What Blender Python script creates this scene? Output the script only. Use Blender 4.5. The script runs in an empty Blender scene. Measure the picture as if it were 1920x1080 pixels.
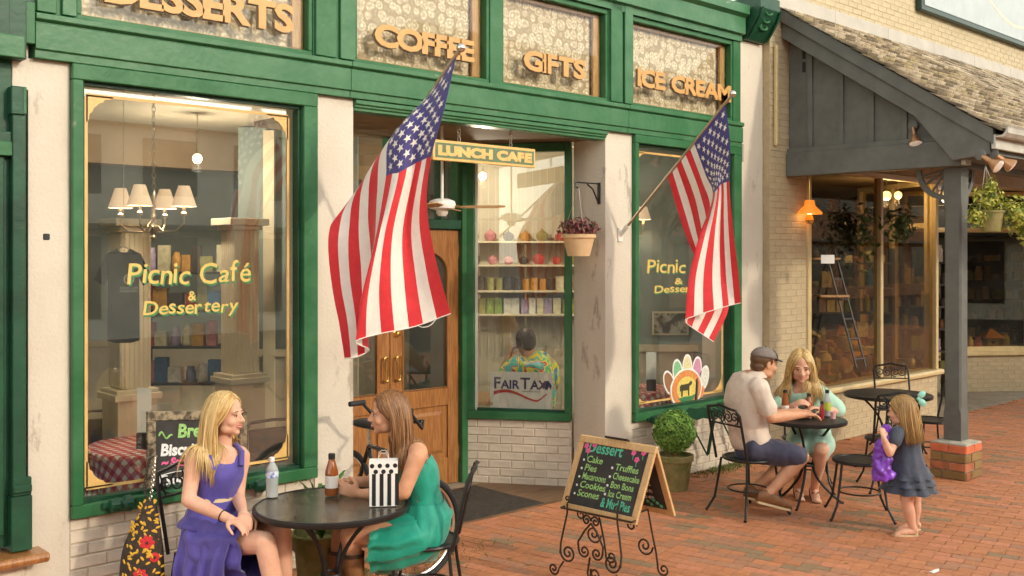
import bpy, bmesh, math, random
from mathutils import Vector, Matrix, noise
rnd = random.Random(7)
V = Vector
PI = math.pi
SC = bpy.context.scene
COL = SC.collection
# ------------------------------------------------------------------ camera, sky, sun, exposure
CAMH = 2.1; FPX = 1900.0; HZ = 480.0
_a = math.radians(46.9)
FD = V((math.cos(_a), math.sin(_a), 0)); RD = V((math.sin(_a), -math.cos(_a), 0)); UP = V((0, 0, 1))
cd = bpy.data.cameras.new('camera'); cam = bpy.data.objects.new('camera', cd); COL.objects.link(cam)
cam.location = (0, 0, CAMH); cam.rotation_euler = (PI/2, 0, _a - PI/2)
cd.sensor_width = 36; cd.lens = 36*FPX/1920; cd.shift_y = -(540-HZ)/1920; cd.clip_start = 0.05; cd.clip_end = 900
SC.camera = cam
SUN_EL = math.radians(24.0); SUN_DIR = V((0.27, -0.963, 0)).normalized()*math.cos(SUN_EL) + V((0, 0, math.sin(SUN_EL)))   # towards the sun
w = bpy.data.worlds.new('World'); SC.world = w; w.use_nodes = True
nt = w.node_tree; bg = nt.nodes['Background']
sky = nt.nodes.new('ShaderNodeTexSky'); sky.sky_type = 'NISHITA'; sky.sun_disc = False
sky.sun_elevation = SUN_EL; sky.sun_rotation = math.atan2(SUN_DIR.x, SUN_DIR.y)
sky.air_density = 1.0; sky.dust_density = 0.4; sky.ozone_density = 1.0
hs = nt.nodes.new('ShaderNodeHueSaturation'); hs.inputs['Saturation'].default_value = 0.35
mx = nt.nodes.new('ShaderNodeMix'); mx.data_type = 'RGBA'; mx.blend_type = 'MULTIPLY'; mx.inputs['Factor'].default_value = 1
mx.inputs[7].default_value = (1.0, 0.92, 0.78, 1)
nt.links.new(sky.outputs[0], hs.inputs['Color']); nt.links.new(hs.outputs[0], mx.inputs[6]); nt.links.new(mx.outputs[2], bg.inputs['Color'])
bg.inputs['Strength'].default_value = 0.15
sd = bpy.data.lights.new('sun', 'SUN'); sd.energy = 0.5; sd.angle = math.radians(3.5); sd.color = (1.0, 0.87, 0.68)
sun = bpy.data.objects.new('sun', sd); COL.objects.link(sun); sun.location = SUN_DIR*40
sun.rotation_euler = (-SUN_DIR).to_track_quat('-Z', 'Y').to_euler()
SC.view_settings.view_transform = 'Standard'; SC.view_settings.look = 'None'
SC.view_settings.exposure = 1.78; SC.view_settings.gamma = 1.0; SC.view_settings.use_curve_mapping = False
SC.render.engine = 'CYCLES'
cy = SC.cycles; cy.max_bounces = 7; cy.diffuse_bounces = 3; cy.glossy_bounces = 3; cy.transmission_bounces = 4
cy.transparent_max_bounces = 10; cy.caustics_reflective = False; cy.caustics_refractive = False
cy.use_adaptive_sampling = True; cy.adaptive_threshold = 0.04; cy.use_denoising = True; cy.sample_clamp_indirect = 6.0; cy.use_light_tree = True

# ------------------------------------------------------------------ where a picture point lies in the place
def W(px, py, s):
    t = (px-960)/FPX
    return FD*s + RD*(t*s) + UP*(CAMH-(py-HZ)/FPX*s)
def onY(px, py, Y):
    t = (px-960)/FPX; return W(px, py, Y/(FD.y+RD.y*t))
def onX(px, py, X):
    t = (px-960)/FPX; return W(px, py, X/(FD.x+RD.x*t))
def onZ(px, py, z=0.0): return W(px, py, FPX*(CAMH-z)/(py-HZ))

# ------------------------------------------------------------------ materials
M = {}
def mat(name, col, rough=0.6, metal=0.0, spec=0.5, var=0.0, scale=8.0, bump=0.0, bscale=None, rand=0.0, col2=None, emit=None, es=0.0,
        coat=0.0, attr=False, sheen=0.0, detail=4.0, sss=0.0, stretch=None, con=(0.35, 0.65), chips=None):
    """procedural Principled material: noise between col and col2 (or +-var), random tint per object, noise bump"""
    m = bpy.data.materials.new(name); m.use_nodes = True; M[name] = m
    n = m.node_tree.nodes; L = m.node_tree.links; b = n['Principled BSDF']
    c = (*col, 1)
    b.inputs['Base Color'].default_value = c
    b.inputs['Roughness'].default_value = rough; b.inputs['Metallic'].default_value = metal
    b.inputs['Specular IOR Level'].default_value = spec
    b.inputs['Coat Weight'].default_value = coat
    b.inputs['Sheen Weight'].default_value = sheen
    if sss:
        b.inputs['Subsurface Weight'].default_value = sss; b.inputs['Subsurface Radius'].default_value = (1.0, 0.35, 0.2); b.inputs['Subsurface Scale'].default_value = 0.012
    tc = n.new('ShaderNodeTexCoord'); vec = tc.outputs['Object']
    if stretch:
        mp = n.new('ShaderNodeMapping'); mp.inputs['Scale'].default_value = stretch; L.new(vec, mp.inputs[0]); vec = mp.outputs[0]
    out = None
    if attr:
        at = n.new('ShaderNodeAttribute'); at.attribute_name = 'Col'; out = at.outputs['Color']
    if var or col2:
        nz = n.new('ShaderNodeTexNoise'); nz.inputs['Scale'].default_value = scale; nz.inputs['Detail'].default_value = detail
        nz.inputs['Roughness'].default_value = 0.6; L.new(vec, nz.inputs['Vector'])
        cr = n.new('ShaderNodeValToRGB'); L.new(nz.outputs[0], cr.inputs[0])
        cr.color_ramp.elements[0].position = con[0]; cr.color_ramp.elements[1].position = con[1]
        if out is None:
            a_ = col if col2 else tuple(x*(1-var) for x in col); b_ = col2 if col2 else tuple(min(1, x*(1+var)) for x in col)
            cr.color_ramp.elements[0].color = (*a_, 1); cr.color_ramp.elements[1].color = (*b_, 1); out = cr.outputs[0]
        else:
            cr.color_ramp.elements[0].color = (1-var,)*3+(1,); cr.color_ramp.elements[1].color = (1+var,)*3+(1,)
            mm = n.new('ShaderNodeMix'); mm.data_type = 'RGBA'; mm.blend_type = 'MULTIPLY'; mm.inputs['Factor'].default_value = 1
            L.new(out, mm.inputs[6]); L.new(cr.outputs[0], mm.inputs[7]); out = mm.outputs[2]
    if chips:
        cc, th, cs, stv = chips
        mp2 = n.new('ShaderNodeMapping'); mp2.inputs['Scale'].default_value = stv; L.new(tc.outputs['Object'], mp2.inputs[0])
        n2 = n.new('ShaderNodeTexNoise'); n2.inputs['Scale'].default_value = cs; n2.inputs['Detail'].default_value = 9; n2.inputs['Roughness'].default_value = .68; L.new(mp2.outputs[0], n2.inputs['Vector'])
        r2_ = n.new('ShaderNodeMapRange'); r2_.inputs[1].default_value = th; r2_.inputs[2].default_value = th+.05; L.new(n2.outputs[0], r2_.inputs[0])
        m2_ = n.new('ShaderNodeMix'); m2_.data_type = 'RGBA'; L.new(r2_.outputs[0], m2_.inputs[0])
        if out is not None: L.new(out, m2_.inputs[6])
        else: m2_.inputs[6].default_value = c
        m2_.inputs[7].default_value = (*cc, 1); out = m2_.outputs[2]
    if rand:
        oi = n.new('ShaderNodeObjectInfo'); mr = n.new('ShaderNodeMapRange'); L.new(oi.outputs['Random'], mr.inputs[0])
        mr.inputs[3].default_value = 1-rand; mr.inputs[4].default_value = 1+rand
        mm = n.new('ShaderNodeMix'); mm.data_type = 'RGBA'; mm.blend_type = 'MULTIPLY'; mm.inputs['Factor'].default_value = 1
        if out is not None: L.new(out, mm.inputs[6])
        else: mm.inputs[6].default_value = c
        L.new(mr.outputs[0], mm.inputs[7]); out = mm.outputs[2]
    if out is not None: L.new(out, b.inputs['Base Color'])
    if bump:
        nb = n.new('ShaderNodeTexNoise'); nb.inputs['Scale'].default_value = bscale or scale*3; nb.inputs['Detail'].default_value = 5; L.new(vec, nb.inputs['Vector'])
        bp = n.new('ShaderNodeBump'); bp.inputs['Strength'].default_value = bump; bp.inputs['Distance'].default_value = 0.01
        L.new(nb.outputs[0], bp.inputs['Height']); L.new(bp.outputs[0], b.inputs['Normal'])
    if emit:
        b.inputs['Emission Color'].default_value = (*emit, 1); b.inputs['Emission Strength'].default_value = es
    return m

def glassmat(name, tint=(1, 1, 1), rough=0.0, ior=1.5, boost=1.0, haze=0.0, hcol=(.7, .68, .6)):
    m = bpy.data.materials.new(name); m.use_nodes = True; M[name] = m
    n = m.node_tree.nodes; L = m.node_tree.links; n.remove(n['Principled BSDF']); o = n['Material Output']
    tr = n.new('ShaderNodeBsdfTransparent'); tr.inputs[0].default_value = (*tint, 1)
    gl = n.new('ShaderNodeBsdfGlossy'); gl.inputs['Roughness'].default_value = rough
    lw = n.new('ShaderNodeLayerWeight'); lw.inputs[0].default_value = .5; pw = n.new('ShaderNodeMath'); pw.operation = 'POWER'; pw.inputs[1].default_value = 5; L.new(lw.outputs['Facing'], pw.inputs[0])
    ma = n.new('ShaderNodeMath'); ma.operation = 'MULTIPLY_ADD'; ma.inputs[1].default_value = .92; ma.inputs[2].default_value = .042*boost; ma.use_clamp = True; L.new(pw.outputs[0], ma.inputs[0])
    sh = n.new('ShaderNodeMixShader'); L.new(ma.outputs[0], sh.inputs[0])
    if haze:
        df = n.new('ShaderNodeBsdfDiffuse'); df.inputs[0].default_value = (*hcol, 1)
        nz = n.new('ShaderNodeTexNoise'); nz.inputs['Scale'].default_value = 3; nz.inputs['Detail'].default_value = 6
        tc = n.new('ShaderNodeTexCoord'); L.new(tc.outputs['Object'], nz.inputs['Vector'])
        mr = n.new('ShaderNodeMapRange'); mr.inputs[1].default_value = .4; mr.inputs[2].default_value = .75; mr.inputs[3].default_value = haze*.3; mr.inputs[4].default_value = haze
        L.new(nz.outputs[0], mr.inputs[0])
        s2 = n.new('ShaderNodeMixShader'); L.new(mr.outputs[0], s2.inputs[0]); L.new(tr.outputs[0], s2.inputs[1]); L.new(df.outputs[0], s2.inputs[2])
        L.new(s2.outputs[0], sh.inputs[1])
    else: L.new(tr.outputs[0], sh.inputs[1])
    L.new(gl.outputs[0], sh.inputs[2]); L.new(sh.outputs[0], o.inputs[0])
    return m

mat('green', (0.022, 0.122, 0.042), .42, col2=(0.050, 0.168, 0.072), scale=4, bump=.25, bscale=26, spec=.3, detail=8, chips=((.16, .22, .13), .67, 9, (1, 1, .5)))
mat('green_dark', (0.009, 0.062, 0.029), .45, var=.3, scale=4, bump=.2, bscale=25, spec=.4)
mat('green_worn', (0.032, 0.145, 0.055), .40, col2=(0.078, 0.205, 0.098), scale=3.5, bump=.25, bscale=22, con=(.4, .75), spec=.4, detail=9, chips=((.22, .28, .18), .66, 8, (.5, 1, 1.4)))
mat('stucco', (0.67, 0.605, 0.50), .75, col2=(0.60, 0.53, 0.43), scale=2.2, bump=.35, bscale=45, con=(.45, .8), chips=((.43, .37, .29), .60, 2.4, (1.6, 1.6, .55)))
mat('white_brick', (0.66, 0.58, 0.465), .7, var=.10, scale=7, bump=.35, bscale=30, rand=.06)
mat('white_mortar', (0.54, 0.465, 0.365), .8, var=.15, scale=9, bump=.3, bscale=60)
mat('yellow_brick', (0.51, 0.415, 0.26), .65, var=.08, scale=6, bump=.25, bscale=40, rand=.05)
mat('yellow_mortar', (0.46, 0.365, 0.22), .8, var=.1, scale=9, bump=.2, bscale=60)
mat('yellow_trim', (0.60, 0.47, 0.24), .45, var=.08, scale=6)
mat('cream', (0.70, 0.60, 0.42), .5, var=.06, scale=5)
mat('cream_dim', (0.55, 0.49, 0.37), .6, var=.08, scale=4)
mat('porch', (0.128, 0.131, 0.118), .55, var=.12, scale=6, bump=.15, bscale=30)
mat('porch_light', (0.50, 0.48, 0.42), .5, var=.15, scale=5, bump=.1)
mat('gold', (0.80, 0.50, 0.17), .4, var=.08, scale=10)
mat('gold_letter', (0.60, 0.33, 0.105), .45, var=.06, scale=14)
mat('gold_leaf', (0.70, 0.50, 0.13), .45, var=.1, scale=30)
mat('letter_edge', (0.10, 0.06, 0.03), .6)
mat('green_ink', (0.05, 0.22, 0.08), .5)
mat('wood_door', (0.43, 0.19, 0.055), .36, col2=(0.25, 0.095, 0.028), scale=5, stretch=(14, 14, 1.2), coat=.4, bump=.1)
mat('wood_frame', (0.56, 0.34, 0.15), .45, col2=(0.40, 0.21, 0.08), scale=5, stretch=(12, 12, 1.5))
mat('pine', (0.70, 0.46, 0.22), .5, col2=(0.58, 0.35, 0.15), scale=6, stretch=(10, 10, 1.5))
mat('iron', (0.018, 0.016, 0.015), .42, metal=.3, var=.2, scale=20)
mat('iron_brown', (0.055, 0.032, 0.020), .5, metal=.4, var=.25, scale=18)
mat('black', (0.012, 0.012, 0.013), .5)
mat('black_shine', (0.015, 0.015, 0.016), .25)
mat('rubber', (0.02, 0.02, 0.021), .75, var=.2, scale=30)
mat('chrome', (0.75, 0.72, 0.66), .22, metal=1)
mat('nickel', (0.62, 0.56, 0.46), .28, metal=1)
mat('brass', (0.75, 0.50, 0.16), .25, metal=1)
mat('white', (0.80, 0.77, 0.70), .5, var=.03, scale=6)
mat('paper', (0.85, 0.84, 0.80), .6)
mat('flag_red', (0.66, 0.022, 0.030), .7, var=.06, scale=25, sheen=.2)
mat('flag_white', (0.84, 0.78, 0.70), .7, var=.03, scale=25, sheen=.2)
mat('flag_blue', (0.062, 0.050, 0.21), .7, var=.08, scale=25, sheen=.2)
mat('board', (0.028, 0.026, 0.024), .75, col2=(0.05, 0.046, 0.042), scale=7)
mat('chalk_green', (0.33, 0.58, 0.19), .9, var=.25, scale=60); mat('chalk_mint', (0.11, 0.52, 0.33), .9, var=.25, scale=60); mat('chalk_pink', (0.85, 0.13, 0.33), .9); mat('chalk_white', (0.8, 0.8, 0.78), .9)
mat('terracotta_cream', (0.74, 0.51, 0.28), .6, var=.08, scale=8)
mat('moss_stone', (0.34, 0.27, 0.11), .85, col2=(0.17, 0.18, 0.05), scale=9, bump=.5, bscale=30)
mat('soil', (0.05, 0.035, 0.02), .95, var=.3, scale=40)
mat('leaf_box', (0.10, 0.23, 0.035), .55, rand=0, attr=True, spec=.4)
mat('leaf_any', (0.10, 0.2, 0.04), .5, attr=True, spec=.4)
mat('paver', (0.42, 0.165, 0.085), .75, var=.13, scale=18, bump=.25, bscale=60, attr=True)
mat('paver_joint', (0.40, 0.175, 0.088), .9, var=.3, scale=25)
mat('asphalt', (0.06, 0.058, 0.055), .85, var=.3, scale=12, bump=.3, bscale=80)
mat('concrete', (0.30, 0.25, 0.18), .85, var=.2, scale=5, bump=.25, bscale=40)
mat('mat_rubber', (0.048, 0.038, 0.029), .9, var=.25, scale=20)
mat('red_brick', (0.37, 0.13, 0.06), .8, var=.3, scale=9, bump=.4, bscale=40, rand=.25)
mat('red_brick_top', (0.62, 0.16, 0.07), .75, var=.15, scale=9, bump=.3, bscale=40, rand=.1)
mat('moss_brick', (0.27, 0.16, 0.055), .85, col2=(0.30, 0.19, 0.075), scale=7, bump=.4, bscale=40, rand=.2)
mat('mortar', (0.45, 0.40, 0.32), .9, var=.2, scale=15, bump=.3, bscale=60)
mat('shingle', (0.40, 0.33, 0.22), .85, var=.3, scale=9, bump=.4, bscale=30, attr=True, stretch=(3, 1, 1))
mat('flash_white', (0.45, 0.41, 0.35), .5, var=.08, scale=4)
mat('sign_face', (0.42, 0.47, 0.48), .5, var=.05, scale=5)
mat('sign_edge', (0.008, 0.035, 0.022), .4)
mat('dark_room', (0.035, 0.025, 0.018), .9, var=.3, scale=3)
mat('room_wall', (0.24, 0.285, 0.26), .8, var=.05, scale=2)
mat('room_brown', (0.23, 0.16, 0.09), .8, var=.1, scale=3)
mat('room_ceiling', (0.42, 0.36, 0.26), .8, var=.05, scale=3)
mat('room_floor', (0.16, 0.09, 0.045), .5, var=.3, scale=4, stretch=(1, 8, 1))
mat('lace_back', (0.14, 0.105, 0.065), .9, var=.3, scale=5)
mat('lamp_shade', (0.70, 0.56, 0.42), .8, emit=(1.0, 0.62, 0.36), es=0.16)
mat('bulb', (1, .85, .6), .5, emit=(1.0, 0.72, 0.38), es=2.2)
mat('amber_shade', (0.8, 0.3, 0.05), .4, emit=(1.0, 0.26, 0.02), es=.22)
mat('lens', (0.85, 0.78, 0.7), .15, metal=.6, emit=(1, .8, .6), es=.08)
mat('copper', (0.62, 0.33, 0.17), .35, metal=.8)
mat('skin', (0.76, 0.45, 0.31), .55, col2=(0.70, 0.37, 0.25), bump=.08, bscale=160, scale=14, sss=.12, spec=.35)
mat('skin_tan', (0.66, 0.355, 0.21), .55, col2=(0.58, 0.285, 0.165), bump=.08, bscale=160, scale=14, sss=.12, spec=.35)
mat('skin_dark', (0.40, 0.20, 0.11), .5, var=.06, scale=9, sss=.1, spec=.35)
mat('lips', (0.55, 0.15, 0.13), .4); mat('eye_white', (.55, .50, .46), .3); mat('eye_dark', (.03, .02, .015), .2); mat('teeth', (.85, .82, .74), .3)
mat('purple_cloth', (0.082, 0.062, 0.33), .65, var=.12, scale=14, sheen=.3, bump=.15, bscale=60)
mat('teal_cloth', (0.0, 0.30, 0.205), .6, var=.10, scale=14, sheen=.3, bump=.15, bscale=60)
mat('mint_cloth', (0.44, 0.70, 0.56), .7, var=.06, scale=14, sheen=.3, bump=.12, bscale=60)
mat('shirt_cloth', (0.66, 0.55, 0.45), .75, var=.06, scale=18, sheen=.2, bump=.15, bscale=70)
mat('navy_cloth', (0.045, 0.045, 0.085), .75, var=.12, scale=18, sheen=.2, bump=.15, bscale=70)
mat('denim', (0.045, 0.055, 0.085), .7, var=.2, scale=16, sheen=.2, bump=.2, bscale=60)
mat('cap_cloth', (0.20, 0.165, 0.145), .8, var=.12, scale=30); mat('cap_dark', (0.04, 0.035, 0.04), .8)
mat('tshirt', (0.020, 0.018, 0.018), .85, var=.15, scale=10)
mat('hair_blonde', (0.62, 0.42, 0.16), .42, rand=0, attr=True, spec=.5)
mat('hair_brown', (0.32, 0.16, 0.06), .42, attr=True, spec=.5)
mat('leather', (0.25, 0.11, 0.04), .5, col2=(0.18, 0.075, 0.026), scale=20, bump=.2); mat('leather_sole', (0.70, 0.55, 0.33), .6)
mat('purple_bag', (0.20, 0.055, 0.48), .35, var=.25, scale=9, bump=.4, bscale=14)
mat('tea', (0.30, 0.085, 0.02), .12, coat=.6); mat('juice_red', (0.35, 0.02, 0.03), .15, coat=.6); mat('label_white', (.82, .78, .72), .5, col2=(.75, .5, .35), scale=40, con=(.55, .7))
mat('label_blue', (.08, .12, .45), .4, col2=(.7, .75, .85), scale=25, con=(.45, .55)); mat('cap_white', (.85, .85, .84), .4)
mat('foil', (0.7, 0.68, 0.66), .35, metal=.6, var=.3, scale=40, bump=.8, bscale=50)
mat('food', (0.45, 0.22, 0.07), .7, var=.4, scale=30, bump=.5)
mat('straw_green', (.45, .55, .3), .8)
glassmat('pane', (0.97, 0.98, 0.95), 0.0, 1.5, 2.7, haze=.03)
glassmat('transom_pane', (0.97, 0.97, 0.94), 0.0, 1.5, .55)
glassmat('clear', (0.93, 0.95, 0.95), 0.02, 1.4, 1.5)
glassmat('tint_top', (0.50, 0.46, 0.40), 0.05, 1.5, 1.6)
glassmat('amber_pane', (0.80, 0.70, 0.50), 0.0, 1.5, 2.4, haze=.02)

# ------------------------------------------------------------------ mesh building
ORG = {}
class MB:
    """collects shapes, build() links them as ONE mesh object"""
    def __init__(s): s.v = []; s.f = []; s.c = None; s.fc = []
    def add(s, vs, fs, col=None):
        o = len(s.v); s.v += [tuple(p) for p in vs]; s.f += [tuple(i+o for i in f) for f in fs]
        if col is not None or s.fc:
            s.fc += [(1, 1, 1)]*(len(s.f)-len(fs)-len(s.fc)) + [col or (1, 1, 1)]*len(fs)
        return s
    def obox(s, c, ax, ay, az, col=None):
        """box by centre and three half-axis vectors"""
        c = V(c); P = [c+ax*i+ay*j+az*k for k in (-1, 1) for j in (-1, 1) for i in (-1, 1)]
        F = [(0, 2, 3, 1), (4, 5, 7, 6), (0, 1, 5, 4), (2, 6, 7, 3), (0, 4, 6, 2), (1, 3, 7, 5)]
        if ax.cross(ay).dot(az) < 0: F = [tuple(reversed(f)) for f in F]
        return s.add(P, F, col)
    def box(s, x0, x1, y0, y1, z0, z1, col=None):
        return s.obox(((x0+x1)/2, (y0+y1)/2, (z0+z1)/2), V(((x1-x0)/2, 0, 0)), V((0, (y1-y0)/2, 0)), V((0, 0, (z1-z0)/2)), col)
    def loft(s, rings, cap=True, col=None, closed=True):
        n = len(rings[0]); vs = [p for r in rings for p in r]; fs = []
        m = n if closed else n-1
        for i in range(len(rings)-1):
            for j in range(m):
                k = (j+1) % n; fs.append((i*n+j, i*n+k, (i+1)*n+k, (i+1)*n+j))
        if cap and closed:
            fs.append(tuple(range(n-1, -1, -1))); fs.append(tuple((len(rings)-1)*n+j for j in range(n)))
        return s.add(vs, fs, col)
    def tube(s, pts, r, n=8, cap=True, col=None, flat=None, loop=False):
        """tube along points; r a number or a list; flat=(axis, factor) squashes"""
        pts = [V(p) for p in pts]; rr = r if isinstance(r, (list, tuple)) else [r]*len(pts)
        rings = []; prev = None
        N = len(pts)
        for i, p in enumerate(pts):
            a_ = pts[(i-1) % N] if (i > 0 or loop) else pts[0]; b_ = pts[(i+1) % N] if (i < N-1 or loop) else pts[-1]
            d = (b_-a_)
            d = d.normalized() if d.length > 1e-9 else V((0, 0, 1))
            if prev is None:
                u = d.cross(V((0, 0, 1)) if abs(d.z) < .9 else V((1, 0, 0))).normalized()
            else:
                u = (prev - d*prev.dot(d)); u = u.normalized() if u.length > 1e-6 else d.orthogonal().normalized()
            prev = u; v_ = d.cross(u)
            ring = []
            for j in range(n):
                an = 2*PI*j/n; q = u*math.cos(an)*rr[i]+v_*math.sin(an)*rr[i]
                if flat: q = q - flat[0]*(q.dot(flat[0])*(1-flat[1]))
                ring.append(p+q)
            rings.append(ring)
        if loop: rings.append(rings[0]); cap = False
        return s.loft(rings, cap, col)
    def lathe(s, prof, c=(0, 0, 0), n=20, axis=None, cap=True, col=None, sx=1.0, sy=1.0):
        """profile [(r,z)] turned round the z axis (or axis) at c"""
        c = V(c); az = V(axis).normalized() if axis else V((0, 0, 1))
        ax = V((1, 0, 0)) if not axis else az.orthogonal().normalized(); ay = az.cross(ax)
        rings = [[c+ax*(r*sx*math.cos(2*PI*j/n))+ay*(r*sy*math.sin(2*PI*j/n))+az*z for j in range(n)] for r, z in prof]
        return s.loft(rings, cap, col)
    def ell(s, c, r, rot=None, n=16, m=10, col=None):
        """ellipsoid; r three radii, rot a 3x3 Matrix"""
        c = V(c); R3 = rot or Matrix.Identity(3); rings = []
        for i in range(m+1):
            th = PI*i/m; th = min(max(th, .02), PI-.02)
            rings.append([c+R3 @ V((r[0]*math.sin(th)*math.cos(2*PI*j/n), r[1]*math.sin(th)*math.sin(2*PI*j/n), -r[2]*math.cos(th))) for j in range(n)])
        return s.loft(rings, True, col)
    def prism(s, poly, o, u, v, nrm, d, col=None):
        """2-D polygon in the plane (o,u,v), extruded by d along nrm"""
        o, u, v, nrm = V(o), V(u), V(v), V(nrm); n = len(poly)
        A = [o+u*p[0]+v*p[1] for p in poly]; B = [q+nrm*d for q in A]
        return s.add(A+B, [tuple(range(n-1, -1, -1)), tuple(range(n, 2*n))]+[(i, (i+1) % n, n+(i+1) % n, n+i) for i in range(n)], col)
    def build(s, name, m=None, parent=None, smooth=False, bevel=0.0, seg=1, fixn=False, mods=None, angle=40):
        o_ = ORG.get(parent.name, V((0, 0, 0))) if parent else V((0, 0, 0))
        me = bpy.data.meshes.new(name)
        me.from_pydata([(p[0]-o_.x, p[1]-o_.y, p[2]-o_.z) for p in s.v], [], s.f); me.update()
        if s.fc:
            s.fc += [(1, 1, 1)]*(len(s.f)-len(s.fc))
            ca = me.color_attributes.new('Col', 'FLOAT_COLOR', 'CORNER')
            buf = []
            for p in me.polygons: buf += list((*s.fc[p.index], 1.0))*p.loop_total
            ca.data.foreach_set('color', buf)
        if fixn:
            bm = bmesh.new(); bm.from_mesh(me); bmesh.ops.recalc_face_normals(bm, faces=bm.faces); bm.to_mesh(me); bm.free()
        if smooth: me.polygons.foreach_set('use_smooth', [True]*len(me.polygons))
        if smooth and angle: me.set_sharp_from_angle(angle=math.radians(angle))
        ob = bpy.data.objects.new(name, me); COL.objects.link(ob)
        if m: me.materials.append(M[m] if isinstance(m, str) else m)
        if parent: ob.parent = parent
        ORG[ob.name] = o_
        if bevel:
            b = ob.modifiers.new('bevel', 'BEVEL'); b.width = bevel; b.segments = seg; b.limit_method = 'ANGLE'; b.angle_limit = .6
        return ob
def tag(o, label=None, cat=None, group=None, kind=None):
    if label: o['label'] = label
    if cat: o['category'] = cat
    if group: o['group'] = group
    if kind: o['kind'] = kind
    return o
def thing(name, label, cat, loc, group=None, rz=0.0):
    o = bpy.data.objects.new(name, None); COL.objects.link(o); o.location = loc; o.rotation_euler.z = rz; o.empty_display_size = .1
    ORG[o.name] = V((0, 0, 0)) if rz else V(loc)
    return tag(o, label, cat, group)
def bx(name, m, parent, x0, x1, y0, y1, z0, z1, bevel=.004):
    return MB().box(x0, x1, y0, y1, z0, z1).build(name, m, parent, bevel=bevel)
def text_mesh(txt, size, extrude=0.0, offset=0.0, bevel=0.0, shear=0.0, sx=1.0, spacing=1.0):
    """lettering with the built-in font: returns (vertices, faces, width) in the x-y plane, z = thickness"""
    cu = bpy.data.curves.new('t', 'FONT'); cu.body = txt; cu.size = size; cu.extrude = extrude; cu.offset = offset; cu.bevel_depth = bevel
    cu.shear = shear; cu.space_character = spacing; cu.resolution_u = 3
    ob = bpy.data.objects.new('t', cu); COL.objects.link(ob)
    dg = bpy.context.evaluated_depsgraph_get(); me = ob.evaluated_get(dg).to_mesh()
    vs = [V((p.co.x*sx, p.co.y, p.co.z)) for p in me.vertices]; fs = [tuple(p.vertices) for p in me.polygons]
    ob.evaluated_get(dg).to_mesh_clear(); bpy.data.objects.remove(ob); bpy.data.curves.remove(cu)
    wd = max([p.x for p in vs], default=0)
    return vs, fs, wd
def put_text(mb, txt, o, u, v, size, width=None, jitter=0.0, **k):
    """adds lettering to mb at o along u, height along v, thickness along u x v; scaled to width when given"""
    vs, fs, wd = text_mesh(txt, size, **k); nrm = V(u).cross(V(v)); sc = (width/wd) if width and wd else 1
    mb.add([V(o)+V(u)*(p.x*sc)+V(v)*p.y+nrm*p.z for p in vs], fs); return wd*sc
def copy_tree(o, parent=None):
    c = o.copy(); COL.objects.link(c); c.parent = parent
    for ch in o.children: copy_tree(ch, c)
    return c
# ================================================================== GROUND
tag(MB().add([(-300, -300, -.06), (300, -300, -.06), (300, 300, -.06), (-300, 300, -.06)], [(0, 1, 2, 3)]).build('road', 'asphalt'), kind='structure')
pave = tag(MB().add([(-6, -3, -.012), (30, -3, -.012), (30, 7.3, -.012), (-6, 7.3, -.012)], [(0, 1, 2, 3)]).build('pavement', 'paver_joint'), kind='structure')
tag(MB().box(-6, 30, -3.18, -3, -.07, .0).build('kerb', 'concrete', bevel=.02), kind='structure')
FYY = 5.95
def paver_cols(n=16):
    out = []
    for i in range(n):
        k = rnd.uniform(.90, 1.09)
        if i < 1: c = (0.30*k, 0.195*k, 0.105*k)
        elif i < 4: c = (0.42*k, 0.20*k, 0.11*k)
        elif i < 7: c = (0.56*k, 0.225*k, 0.115*k)
        else: c = (0.51*k, 0.205*k, 0.090*k)
        out.append(c)
    return out
PC = paver_cols()
pl_, pw_, ph_ = .198, .098, .012
pd = V((-.213, .977, 0)).normalized(); pc = V((pd.y, -pd.x, 0))
def paver_shape(mb, c, col, k=0.0):
    mb.obox(c, pc*(pw_/2-.003), pd*(pl_/2-.003), V((0, 0, ph_/2)), col)
pv_mesh = []
for i, c in enumerate(PC):
    mb = MB(); lo = .001
    b = .003
    P = []
    for z, e in ((-.006, 0), (.0045, 0), (.006, b*.5)):
        P.append([pc*(sx*(pw_/2-.0013-e))+pd*(sy*(pl_/2-.0013-e))+V((0, 0, z)) for sx, sy in ((-1, -1), (1, -1), (1, 1), (-1, 1))])
    mb.loft(P, True, c); ob = mb.build('paver', 'paver'); pv_mesh.append(ob.data); bpy.data.objects.remove(ob)
cand = []
for i in range(-130, 180):
    for j in range(-30, 140):
        p = pc*(i*.1) + pd*(j*.2+(.1 if i % 2 else 0))
        if not (-1 < p.x < 19 and .5 < p.y < 7.1): continue
        s = p.dot(FD)
        if s < 2.5: continue
        px = 960+FPX*p.dot(RD)/s; py = HZ+FPX*CAMH/s
        if not (-500 < px < 2400 and py < 1500): continue
        inside = p.y < 5.90 or (4.1 < p.x < 6.55 and p.y < 7.0) 
        if not inside or (p.x > 13.2 and p.y > 5.75): continue
        vis = 0 if (0 < px < 1920 and py < 1078) else 1
        cand.append((vis, s, p, px))
cand.sort(key=lambda t: (t[0], t[1]))
rest = MB(); k = 0
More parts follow.
